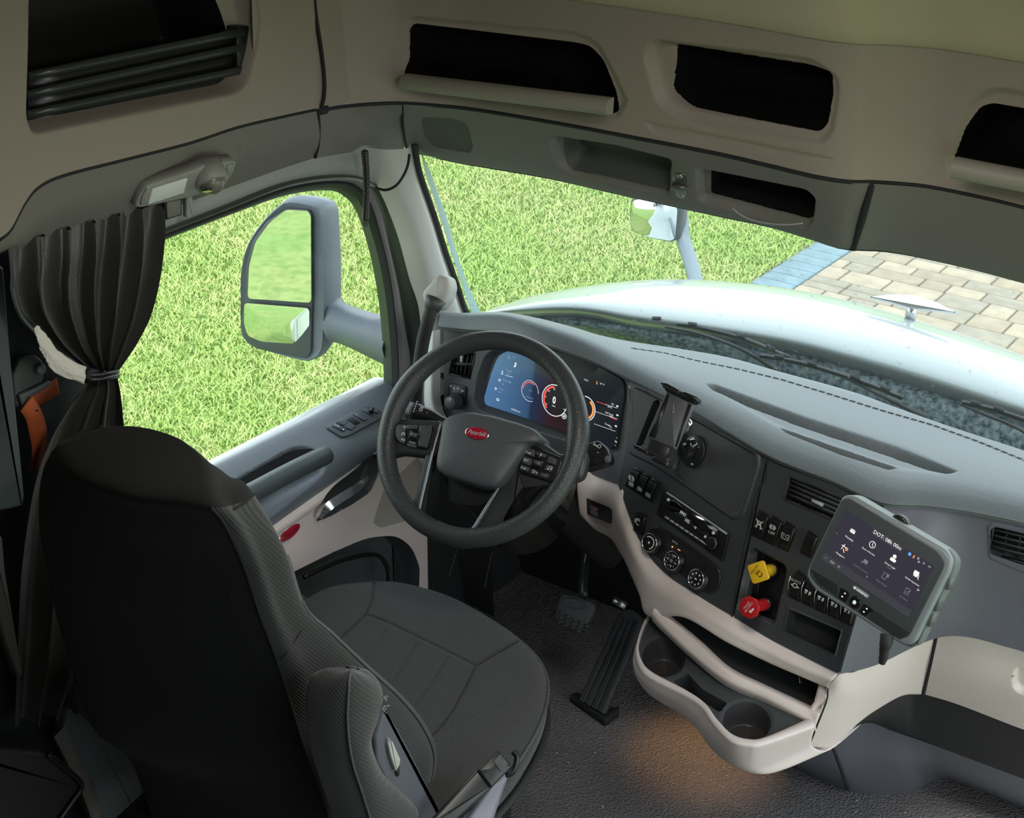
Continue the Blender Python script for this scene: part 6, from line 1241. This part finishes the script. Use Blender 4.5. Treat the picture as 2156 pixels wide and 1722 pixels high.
add('bumper', prism((OT-OT.mean(0))*1.015+OT.mean(0)+V(.002, -.002), -.034, -.012, FT, .004, 2), mat('bumper_grey', (.12, .14, .14), .6), tb)
fc = [(1772, 1052), (1786, 1048), (1976, 1162), (1990, 1186), (1985, 1200), (1914, 1340), (1893, 1345), (1722, 1234), (1704, 1210), (1706, 1192)]
add('front_face', prism(fillet(of(fc, .001), .010, 5), -.001, .0018, FT, .001), TBF, tb)
sc_ = [(1780, 1072), (1968, 1192), (1913, 1301), (1728, 1177)]
SCT = mat('tablet_screen', (.012, .012, .017), .15, emit=0); SCT.node_tree.nodes['Principled BSDF'].inputs['Emission Color'].default_value = (.06, .055, .08, 1); SCT.node_tree.nodes['Principled BSDF'].inputs['Emission Strength'].default_value = .35
scn = add('screen', prism(of(sc_, .002), .0015, .0024, FT), SCT, tb, smooth=False, label='dark menu screen with white icons')
sq = np.array(of(sc_, .0024)); ux = sq[1]-sq[0]; vy = sq[3]-sq[0]
SP = lambda u, v: sq[0]+ux*u+vy*v                                    # u across, v down
ex, ey = nrm(ux), -nrm(vy-ux*(ux@vy)/(ux@ux)); FSn = frame(loc2w(FT, np.append(SP(0, 0), .0026)), FT[0][0]*ex[0]+FT[0][1]*ex[1], FT[0][2])
SW_, SH_ = np.linalg.norm(ux), np.linalg.norm(vy)
def Q(u, v): return V(u*SW_, -v*SH_)
IW = mat('icon_white', (.85, .80, .80), .5, emit=.45); IG = mat('icon_grey', (.22, .22, .24), .5, emit=.2); IB = mat('icon_blue', (.1, .3, .9), .5, emit=.6); IO = mat('icon_orange', (.85, .3, .08), .5, emit=.5); BAR = mat('screen_bar', (.06, .06, .075), .4, emit=.15)
def ttx(s, u, v, size, m=IW, **k): q = Q(u, v); return text(s, size, (FSn[0], loc2w(FSn, np.append(q, .0003))), m, scn, 'menu_word', z=0, **k)
def ic(polys, m, nm='menu_icon', z=.0002): flat(polys, FSn, m, scn, nm, z=z)
at = lambda P, q: [np.asarray(p)+q for p in P]
ic([np.array([Q(.32, 0), Q(.68, 0), Q(.66, .12), Q(.34, .12)])], BAR, 'menu_bar', .00012); ttx('DOT: 08h 00m', .5, .062, .0098); ic([np.array([Q(0, .86), Q(1, .86), Q(1, 1), Q(0, 1)])], BAR, 'menu_bar', .0001)
env = lambda s: [rrect(1.7*s, 1.15*s, .1*s, 2)]
x_ = lambda s: line2([(-.8*s, .5*s), (0, -.1*s), (.8*s, .5*s)], .12*s)
q = Q(.16, .26); ic(at(env(.006), q), IW); ic(at(x_(.006), q), SCT, z=.0003); ttx('Messaging', .16, .40, .0045)
q = Q(.39, .27); ic(at(ring2(.0055, .0065, 0, 360, 24)+line2([(0, .004), (0, 0), (.002, -.003)], .0009), q), IW); ttx('Hours of Service', .385, .41, .0042)
q = Q(.63, .27); ic(at([circ(.0035, 16, 0, .004), rrect(.012, .006, .003, 4, 0, -.003)], q), IW); ttx('Driver Login', .63, .41, .0045); ttx('Available', .63, .455, .003, IG)
q = Q(.88, .27); ic(at([rrect(.010, .008, .0015, 3), rrect(.007, .002, .0005, 2, 0, -.0055)], q), IW); ic(at(ring2(.002, .003, 0, 360, 12, .004, -.003)+line2([(.006, -.005), (.008, -.008)], .0012), q), IW); ttx('Vehicle Inspection', .88, .43, .0042)
q = Q(.16, .60); ic(at(line2([(-.007, .003), (.006, .003)], .0012)+line2([(-.005, -.004), (-.002, .007)], .0012)+line2([(-.001, -.002), (.003, -.007)], .0012), q), IW); ic(at(ring2(.0012, .003, 0, 360, 12, .005, .001), q), IO); ttx('Navigation', .155, .74, .0045)
q = Q(.40, .60); ic(at([rrect(.009, .007, .001, 3, .001, .001), circ(.0025, 3, -.005, -.003)], q), IG); ttx('Roadside Inspection', .39, .74, .004, IG)
q = Q(.63, .61); ic(at(line2([(-.004, -.006), (-.004, .005), (.003, .005), (.003, -.006), (-.004, -.006)], .001)+[rrect(.004, .006, .0005, 2, .005, .003)], q), IG); ttx('Media Manager', .63, .75, .004, IG)
q = Q(.88, .62); ic(at(line2([(-.004, -.006), (-.004, .005), (.004, .005), (.004, -.006), (-.004, -.006)], .001)+line2([(-.001, -.003), (.005, .003)], .0012), q), IG); ttx('Workflow', .88, .76, .0042, IG)
for u, m, P in ((.745, IB, [circ(.003, 12)]), (.79, IO, [rrect(.0022, .006, .001, 3)]), (.90, IG, [circ(.0035, 3)]), (.96, IG, env(.003))): ic(at(P, Q(u, .055)), m)
ttx('D', .835, .04, .0055); ttx('M', .853, .085, .005); ttx('<', .03, .45, .008, IG); ttx('>', .965, .50, .009)
ic(at(ring2(.0018, .0026, 0, 280, 12), Q(.04, .93)), IG); ic(at([rrect(.010, .0045, .0008, 2)], Q(.115, .93)), IG); ic(at([circ(.0025, 12)], Q(.19, .93)), IG); ic(at([circ(.0016, 10)], Q(.48, .80)), IG)
# speaker grilles and keys under the screen
def spkg(p0, p1, n):
    for k in range(n):
        a_ = np.array(p0[0])*(1-k/n)+np.array(p0[1])*k/n; b_ = np.array(p1[0])*(1-k/n)+np.array(p1[1])*k/n; q = np.array(of([a_, b_], .002))
        add('grille_slot', prism(line2(q, .0011)[0], .0019, .0025, FT), MATTE, tb, smooth=False)
spkg(((1707, 1199), (1723, 1229)), ((1763, 1232), (1762, 1256)), 9); spkg(((1838, 1284), (1828, 1305)), ((1914, 1333), (1893, 1347)), 8)
for P_, m in (([(1770, 1236), (1790, 1248), (1781, 1268), (1765, 1258)], GLOSS), ([(1818, 1270), (1840, 1284), (1822, 1297), (1809, 1288)], GLOSS)):
    k = add('tablet_key', prism(fillet(of(P_, .002), .002), .0015, .0035, FT, .0008), m, tb); c = np.array(of(P_, .003)).mean(0)
    for dy in (.004, -.004): flat([rrect(.0035, .0022, .0006, 2, c[0]+dy*.3, c[1]+dy)], FT, IW, k, 'key_symbol', z=.0038)
c = np.array(of([(1800, 1268)], .002))[0]; hk_ = add('home_key', prism(circ(.0115, 26, *c), .0015, .004, FT, .001), GLOSS, tb); flat([rrect(.006, .004, .0005, 2, c[0], c[1]-.001), np.array([(c[0]-.0042, c[1]+.001), (c[0]+.0042, c[1]+.001), (c[0], c[1]+.0045)])], FT, mat('icon_green', (.6, .8, .65), .5, emit=.4), hk_, 'home_symbol', z=.0044)
c = np.array(of([(1812, 1246)], .002))[0]; lg = add('logo_plate', prism(rrect(.036, .0085, .004)@np.array([[ex[0], ex[1]], [-ex[1], ex[0]]])+c, .0015, .0022, FT), TB, tb)
Fg = frame(loc2w(FT, np.append(c, .0025)), FT[0][0]*ex[0]+FT[0][1]*ex[1], FT[0][2]); text('omnitracs', .0062, (Fg[0], loc2w(Fg, (.003, 0, 0))), IW, lg, 'logo_word', z=0); flat([circ(.0018, 5, -.013, 0)]+line2([(-.0155, 0), (-.0105, 0)], .0007)+line2([(-.013, -.0025), (-.013, .0025)], .0007), Fg, IW, lg, 'logo_mark', z=.0001)
for P_ in ([(2000, 1215), (1994, 1235)], [(1980, 1248), (1968, 1280)], [(1964, 1290), (1955, 1312)], [(1945, 1322), (1930, 1348)]):
    q = np.array(of(P_, -.02)); add('side_latch', prism(line2(q+V(.004, -.001), .006)[0], -.032, -.012, FT, .002), mat('latch_grey', (.09, .1, .1), .5), tb)
cp = of([(1876, 1098), (1880, 1084), (1893, 1082), (1906, 1090), (1914, 1104), (1912, 1120), (1900, 1115)], -.02); add('clamp_ear', prism(fillet(cp, .008), -.030, -.016, FT, .003), BLACK, tb)
add('mount_arm', tube(curve([TCn-TN*.03, TCn-TN*.08+V(.01, 0, -.02), TCn-TN*.16+V(.0, 0, -.03)], 16), .017, 12), BLACK, tb); add('mount_ball', lathe([(.0, -.02), (.015, -.016), (.022, 0), (.015, .016), (0, .02)], frame(TCn-TN*.09+V(.008, 0, -.02), (1, 0, 0), (0, 0, 1)), 18, cap=False), BLACK, tb)
pg = [far(1868, 1335, 2.80), far(1866, 1352, 2.80), far(1862, 1366, 2.81), far(1861, 1380, 2.82), far(1857, 1396, 2.83)]
add('power_plug', tube(curve(pg, 24), np.interp(np.linspace(0, 1, 24), [0, .35, .36, .75, .8, 1], [.012, .011, .0095, .008, .0085, .006]), 12), RUBBER, tb)
for t in (1372, 1368, 1364): add('plug_ring', tube(curve([far(1862+.009*1000*math.cos(a)*.9/1.0, t+3*math.sin(a), 2.808) for a in np.linspace(0, 6.28, 10)], 16), .0012, 5), BLACK, tb)
# ------------------------------------------------------------------ phone holder
PN = nrm((-.05, -.80, .60)); PC = far(1410, 885, 3.10); FPh = frame(PC, (1, .1, -.3), PN)
ph = thing('phone_holder', 'empty black phone holder clamped on a ball mount in the middle of the dashboard', 'holder', PC)
pf_ = lambda pts, z: [(p[0], p[1]) for p in l2(pts, (FPh[0], FPh[1]+FPh[0][2]*z))]
HM = mat('holder_plastic', (.085, .09, .095), .45, .1, 500); HL = mat('holder_black', (.018, .019, .02), .35)
add('back_plate', prism(fillet(pf_([(1404, 822), (1459, 850), (1456, 862), (1421, 946), (1362, 920), (1364, 908)], 0), .003), -.010, .0, FPh, .002), HM, ph)
add('centre_panel', prism(fillet(pf_([(1412, 828), (1448, 846), (1420, 944), (1381, 926)], 0), .001), -.001, .0016, FPh, .0008), HM, ph)
for s in (0, 1): add('side_strip', prism(pf_([(1405, 829), (1411, 832), (1379, 924), (1366, 918)], 0) if s == 0 else pf_([(1450, 850), (1456, 853), (1424, 942), (1422, 940)], 0), -.001, .001, FPh), HL, ph)
add('jaw_bar', prism(fillet(pf_([(1398, 812), (1436, 829), (1468, 841), (1462, 850), (1400, 822)], .004), .003), -.010, .006, FPh, .002), HL, ph)
for P_ in ([(1391, 806), (1404, 806), (1433, 822), (1428, 830), (1396, 816)], [(1434, 825), (1444, 825), (1470, 836), (1468, 846), (1436, 834)], [(1334, 938), (1340, 937), (1366, 950), (1362, 956), (1336, 944)], [(1372, 962), (1380, 960), (1408, 974), (1404, 982), (1372, 968)]):
    add('grip_pad', prism(fillet(pf_(P_, .015), .002), -.004, .018, FPh, .003), HL, ph)
add('slide_rail', prism(pf_([(1370, 925), (1412, 944), (1400, 968), (1360, 950)], -.004), -.010, -.002, FPh, .001), HL, ph)
add('jaw_bar', prism(fillet(pf_([(1350, 938), (1410, 966), (1405, 978), (1345, 948)], .0), .003), -.010, .004, FPh, .002), HL, ph)
text('HELLOFISH', .006, (lambda F_: (frame(F_[1], pn(1425, 892, PC, PN)-pn(1400, 881, PC, PN), PN)))((FPh[0], pn(1407, 886, PC+PN*.0022, PN))), HM if False else GREYP, ph, 'holder_word', z=.0003) if False else None
flat(line2(pf_([(1418, 851), (1419, 862), (1416, 868), (1421, 868)], .002), .0007), FPh, GREYP, ph, 'arrow_mark', z=.002)
mb = F1[0][2]; bc_ = pn(1461, 950, F1[1], mb); Fb_ = frame(bc_, F1[0][0], mb)
add('mount_base', prism(circ(.030, 36, ry=.036), -.002, .006, Fb_, .002), HL, ph)
for q in ((1474, 941), (1462, 978)): c = np.array([p[:2] for p in l2([q], Fb_)])[0]; add('base_screw', prism(circ(.0035, 8, *c), .006, .009, Fb_, .001), STEEL, ph)
add('ball_joint', lathe([(0, 0), (.012, .0), (.013, .012), (.018, .02), (.020, .030), (.015, .040), (.004, .046)], Fb_, 20), HL, ph)
a0 = bc_+mb*.03; a1 = far(1438, 898, 3.13)
add('ball_arm', tube(curve([a0, (a0+a1)/2+mb*.01, a1], 16), [.014]*5+[.012]*6+[.014]*5, 14), HL, ph); add('joint_knob', tube([far(1443, 945, 3.15), far(1466, 930, 3.15)], [.013, .011], 14), GLOSS, ph); add('joint_knob', lathe([(.0, 0), (.009, .002), (.010, .008), (.006, .012)], frame(far(1450, 893, 3.12), (1, 0, 0), (0, -.8, .6)), 14), CHROME, ph, label='shiny rounded knob')
# ------------------------------------------------------------------ grab handle on the pillar
gh = thing('grab_handle', 'black tube grab handle with a pale cap on the windshield pillar', 'handle', far(918, 630, 3.42))
FH_ = frame(far(925, 615, 3.44), (1, .35, 0), nrm((.1, -.95, .35)))
add('handle_cap', prism(fillet(l2([(930, 577), (950, 586), (955, 606), (948, 632), (935, 650), (922, 654), (898, 634), (896, 616)], FH_), .008), -.02, .022, FH_, .012, 4), PILLAR, gh, label='pale moulded cap')
add('handle_boot', tube([far(918, 630, 3.40), far(908, 652, 3.395)], [.024, .017], 18), mat('boot_rubber', (.06, .065, .065), .5), gh)
add('handle_tube', tube(curve([far(912, 640, 3.40), far(905, 662, 3.395), far(892, 712, 3.41), far(884, 760, 3.43), (far(877, 810, 3.45)), far(872, 870, 3.48)], 40), .0150, 16), RUBBER, gh)
# ------------------------------------------------------------------ ceiling lamp, cord
lm = thing('reading_lamp', 'grey reading lamp with clear lens and swivel spot above the driver window', 'lamp', on(390, 390, 'x', -.92))
LN = nrm((.80, -.12, -.35)); L0 = on(390, 395, 'x', -.925); FLm = frame(L0, (0, 1, .0), LN)
lf = lambda pts, z=0: [(p[0], p[1])+tuple(q[2:]) for p, q in zip(l2([q[:2] for q in pts], (FLm[0], FLm[1]+FLm[0][2]*z)), pts)]
LMG = mat('lamp_grey', (.27, .27, .25), .5, .2, 500)
add('lamp_base', prism(fillet([p[:2] for p in lf([(281, 432), (290, 408), (306, 388), (409, 354), (436, 341), (497, 336), (488, 362), (466, 392), (438, 402), (392, 414), (292, 435)])], .010), -.02, .006, FLm, .005, 3), LMG, lm)
ln = add('lamp_lens', prism(fillet([p[:2] for p in lf([(320, 397), (394, 374), (386, 405), (310, 430)], .006)], .003), .004, .009, FLm, .002), mat('lens_clear', (.88, .92, .88), .15, .5, 90, 'wave', stretch=(1, 12, 1)), lm, label='ribbed clear lens')
add('rocker_key', prism([p[:2] for p in lf([(297, 415), (308, 396), (303, 428), (294, 430)], .006)], .004, .009, FLm, .001), LMG, lm); add('rocker_key', prism([p[:2] for p in lf([(478, 345), (492, 344), (484, 366), (476, 368)], .006)], .004, .009, FLm, .001), LMG, lm)
ec = on(443, 378, 'x', -.905); FE_ = frame(ec, (0, 1, 0), nrm((.55, -.1, -.75)))
add('swivel_collar', lathe([(.034, -.03), (.034, 0), (.031, .008), (.027, .008)], FE_, 30), LMG, lm); add('swivel_ball', lathe([(.027, 0), (.0255, .010), (.020, .020), (.012, .027), (.003, .030)], FE_, 30), mat('ball_brown', (.16, .15, .13), .25), lm)
ep = pn(430, 403, ec, nrm((.8, -.1, -.35)))
add('spot_opening', lathe([(.011, 0), (.011, .003), (.009, .003)], frame(on(436, 400, 'x', -.885), (0, 1, 0), nrm((.4, -.3, -.9))), 18), GLOSS, lm)
FSw = frame(on(365, 435, 'x', -.955), (0, 1, 0), nrm((1, 0, -.15))); fs2 = lambda pts: fillet([p[:2] for p in l2(pts, FSw)], .003)
bl = thing('header_button', 'small square blank button in the trim above the driver window', 'button', on(365, 435, 'x', -.955))
add('button_recess', prism(fs2([(345, 421), (382, 415), (382, 452), (348, 463)]), -.003, .0006, FSw), MATTE, bl); add('button_cap', prism(fs2([(349, 424), (379, 419), (379, 450), (351, 459)]), -.002, .003, FSw, .001), GREIGE2, bl); add('raised_rib', prism(fs2([(388, 412), (400, 409), (401, 454), (388, 457)]), -.003, .008, FSw, .003), STRIP, bl)
cdm = mat('cord_leather', (.030, .027, .024), .3)
cp0 = [on(768, 318, 'x', -.93), on(771, 360, 'x', -.93), on(772, 400, 'x', -.93), on(770, 440, 'x', -.93), on(769, 462, 'x', -.93)]
P = curve(cp0, 60); g = []
for k in range(3):
    ph_ = k*2.094; t = np.linspace(0, 1, 60); Q_ = P+np.c_[.0032*np.cos(t*60+ph_), .0032*np.cos(t*60+ph_), .0*t]+np.c_[.0025*np.sin(t*60+ph_), -.0025*np.sin(t*60+ph_), 0*t]; g.append(tube(Q_, .0042, 6))
for k in range(5): g.append(tube([P[-1]+V(.002*(k-2), 0, .01), P[-1]+V(.003*(k-2), 0, -.012-.004*(k % 3))], .0009, 4))
o = add('braided_cord', join_geo(g), cdm); tag(o, 'short black braided leather cord hanging above the windshield pillar', 'cord')
# ------------------------------------------------------------------ curtain
cur = thing('side_curtain', 'dark grey vinyl curtain tied back beside the driver window', 'curtain', on(200, 500, 'x', -.97))
def crow(L, R, x0, amp, nf, ph, n=130, sag=0):
    A = on(*L, 'x', x0); B = on(*R, 'x', x0); t = np.linspace(0, 1, n)
    w_ = np.sin(t*nf*2*math.pi+ph)+.45*np.sin(t*nf*4.4*math.pi+ph*1.7+.6)
    w_ = np.sign(w_)*np.abs(w_)**.7
    P = A+(B-A)*t[:, None]; P[:, 0] += amp*w_; P[:, 1] += amp*.5*np.cos(t*nf*2*math.pi+ph+.7); P[:, 2] -= sag*np.sin(t*math.pi); return P
cr1 = [crow((8, 515), (338, 425), -.968, .012, 6, 0.3), crow((8, 575), (334, 490), -.955, .018, 6, .3), crow((6, 610), (326, 560), -.955, .020, 6, .35), crow((20, 655), (314, 620), -.955, .021, 6, .4), crow((50, 690), (300, 670), -.955, .020, 6, .5), crow((95, 727), (278, 720), -.957, .016, 6, .6), crow((150, 762), (257, 758), -.96, .011, 6, .7), crow((185, 783), (243, 783), -.965, .006, 6, .8)]
gridobj('curtain_top', cat_rom(np.array(cr1), 110), VINYL, cur)
cr2 = [crow((185, 783), (243, 783), -.965, .007, 3, 2.6), crow((180, 815), (248, 815), -.965, .012, 3, 2.6), crow((150, 860), (251, 862), -.965, .020, 3, 2.7), crow((115, 930), (255, 925), -.968, .024, 3, 2.8), crow((85, 1030), (250, 1040), -.97, .026, 3, 3.0), crow((60, 1200), (235, 1220), -.975, .026, 3, 3.2), crow((50, 1380), (200, 1400), -.975, .024, 3, 3.2), crow((42, 1530), (160, 1490), -.975, .02, 3, 3.2)]
gridobj('curtain_skirt', cat_rom(np.array(cr2), 110), VINYL, cur)
tb0 = [on(180, 792, 'x', -.945), on(200, 789, 'x', -.93), on(225, 786, 'x', -.93), on(246, 782, 'x', -.955), on(240, 786, 'x', -.985), on(200, 792, 'x', -.99)]
for dz in (0, .009): add('tie_band', tube(curve(np.array(tb0)+V(0, 0, -dz), 40, True), .0048, 8, True), BLACK, cur)
tk = l2([(176, 780), (186, 774), (205, 778), (210, 792), (204, 800), (186, 803), (175, 796)], frame(on(190, 790, 'x', -.94), (0, 1, 0), (1, 0, 0)))
add('tie_knot', prism(fillet(tk, .006), -.015, .01, frame(on(190, 790, 'x', -.94), (0, 1, 0), (1, 0, 0)), .005), MATTE, cur)
add('curtain_hem', tube(curve([p[0] for p in cr1], 60), .003, 6), PIPE, cur)
# paper, belt anchor, orange webbing
pp = thing('paper_wrap', 'torn white paper tucked behind the tied curtain', 'paper', on(110, 740, 'x', -1.0))
Fp = [row('x', -.935, [(70, 692), (80, 686), (98, 706), (120, 735), (150, 757), (182, 772)]), row('x', -.925, [(78, 712), (90, 722), (108, 744), (130, 765), (155, 785), (180, 795)]), row('x', -.93, [(86, 740), (94, 752), (108, 778), (137, 795), (158, 801), (177, 809)])]
add('paper_sheet', shell(loft(Fp, 30, 16)+(RNG.random((16, 30, 1))-.5)*V(.004, 0, .002), .0015), mat('paper_white', (.62, .58, .52), .8, .4, 90), pp)
sb = thing('belt_anchor', 'dark belt height adjuster with orange webbing on the pillar behind the curtain', 'seat belt', on(70, 850, 'x', -1.03))
Fa = frame(on(65, 800, 'x', -1.03), (0, 1, 0), (1, 0, 0)); fa = lambda pts, r=.008: fillet([p[:2] for p in l2(pts, Fa)], r)
add('anchor_plate', prism(fa([(22, 790), (40, 752), (70, 745), (88, 760), (88, 800), (70, 830), (30, 860)]), -.01, .006, Fa, .004), DARK, sb); add('anchor_slider', prism(fa([(28, 828), (50, 818), (95, 796), (100, 806), (60, 830), (45, 838), (50, 850), (75, 860), (60, 866), (40, 862)]), .004, .014, Fa, .003), DARK, sb)
c = np.array(l2([(77, 774)], Fa))[0][:2]; add('anchor_bolt', prism(circ(.0105, 20, *c), .004, .016, Fa, .004), mat('bolt_grey', (.14, .14, .15), .4), sb)
OR = mat('orange_webbing', (.42, .085, .018), .7, .3, 300)
add('webbing', strip(curve(row('x', -1.02, [(55, 850, -1.01), (72, 880), (82, 930), (74, 990, -1.03)]), 20), np.interp(np.linspace(0, 1, 20), [0, .5, 1], [.035, .04, .02]), .004, (1, 0, .1)), OR, sb, label='orange belt webbing'); add('webbing', strip(curve(row('x', -1.035, [(60, 842), (90, 830), (122, 812)]), 12), .035, .004, (1, 0, 0)), OR, sb, label='orange belt webbing')
# B pillar and rear left area
SLP = mat('pillar_slate_dark', (.07, .08, .085), .5, .2, 500); DKT = mat('dark_trim', (.018, .019, .02), .6, .2, 400)
struct(mesh('wall_left', [(-1.06, -1.3, 0), (-1.06, -.60, 0), (-1.06, -.60, .90), (-1.06, -.66, 1.6), (-1.06, -1.3, 1.6)], [(0, 1, 2, 3, 4)], DKT, smooth=False))
Fq_ = frame(on(10, 800, 'x', -.99), (0, 1, 0), (1, 0, 0)); struct(add('trim_21', prism(fillet([p[:2] for p in l2([(-60, 540), (2, 560), (14, 720), (46, 1040), (42, 1062), (14, 1070), (-60, 1080)], Fq_)], .006), -.03, .012, Fq_, .010, 3), SLP))
Fq2 = frame(on(10, 1300, 'x', -.985), (0, 1, 0), (1, 0, 0)); o = add('hanging_strap', prism(fillet([p[:2] for p in l2([(-30, 1100), (2, 1130), (8, 1200), (30, 1330), (46, 1420), (38, 1425), (8, 1340), (-30, 1200)], Fq2)], .004), -.02, .004, Fq2, .003), mat('strap_khaki', (.09, .085, .065), .8, .3, 300)); tag(o, 'khaki strap hanging at the far left behind the driver seat', 'strap')
# grey box with louvres low behind the seat
bx_ = thing('rear_side_panel', 'grey panel with louvred vent low behind the driver seat', 'panel', (-1.0, -.8, .2))
FX = frame(on(230, 1600, 'x', -1.0), (0, 1, 0), (1, 0, 0)); add('panel_face', prism(fillet([p[:2] for p in l2([(155, 1450), (250, 1450), (330, 1600), (330, 1800), (230, 1800), (130, 1560)], FX)], .006), -.03, 0, FX, .004), mat('rear_panel_grey', (.13, .14, .14), .6, .2, 500), bx_)
for k in range(8):
    q = np.array([p[:2] for p in l2([(250+k*5, 1722+14-k*0-k*7+k*7), (322, 1655+k*9+0)], (FX[0], FX[1]+FX[0][2]*.002))]); q = np.array([p[:2] for p in l2([(248-k*0+k*9, 1722), (322, 1655+k*9)], (FX[0], FX[1]+FX[0][2]*.002))])
    add('louver', prism(line2(q, .0045)[0], -.001, .006, FX, .001), BLACK, bx_)
bs_ = thing('rear_box', 'dark upholstered box in the bottom left corner behind the seat', 'box', (-.95, -1.0, 0))
FXb = frame(on(60, 1650, 'x', -.90), (0, 1, 0), (1, 0, 0)); add('box_body', prism(fillet([p[:2] for p in l2([(-80, 1580), (40, 1583), (110, 1590), (172, 1650), (170, 1668), (120, 1745), (-80, 1800)], FXb)], .012), -.06, .0, FXb, .012, 3), mat('box_vinyl', (.030, .024, .022), .6, .3, 300), bs_)
add('box_edge', tube(curve(row('x', -.895, [(100, 1588), (150, 1628), (172, 1655), (150, 1690), (118, 1735)]), 30), .006, 8), BLACK, bs_)
o = add('belt_strap', strip(curve(row('x', -.985, [(125, 1540), (150, 1590), (180, 1650), (205, 1722), (215, 1760)]), 20), .03, .003, (1, 0, .1)), mat('strap_grey', (.16, .145, .12), .7, .3, 300)); tag(o, 'grey brown strap running down beside the dark box', 'strap')
# foot well lamp throwing a warm glow on the floor
ld = bpy.data.lights.new('footwell_lamp', 'SPOT'); lo_ = bpy.data.objects.new('footwell_light', ld); COL.objects.link(lo_); ld.energy = 3.6; ld.color = (1, .52, .18); ld.spot_size = math.radians(62); ld.spot_blend = 1; ld.shadow_soft_size = .02
lp_ = on(1500, 1560, 'z', .02); lo_.location = Vector(lp_+V(.0, .02, .42)); lo_.rotation_euler = (math.radians(-8), math.radians(0), 0)
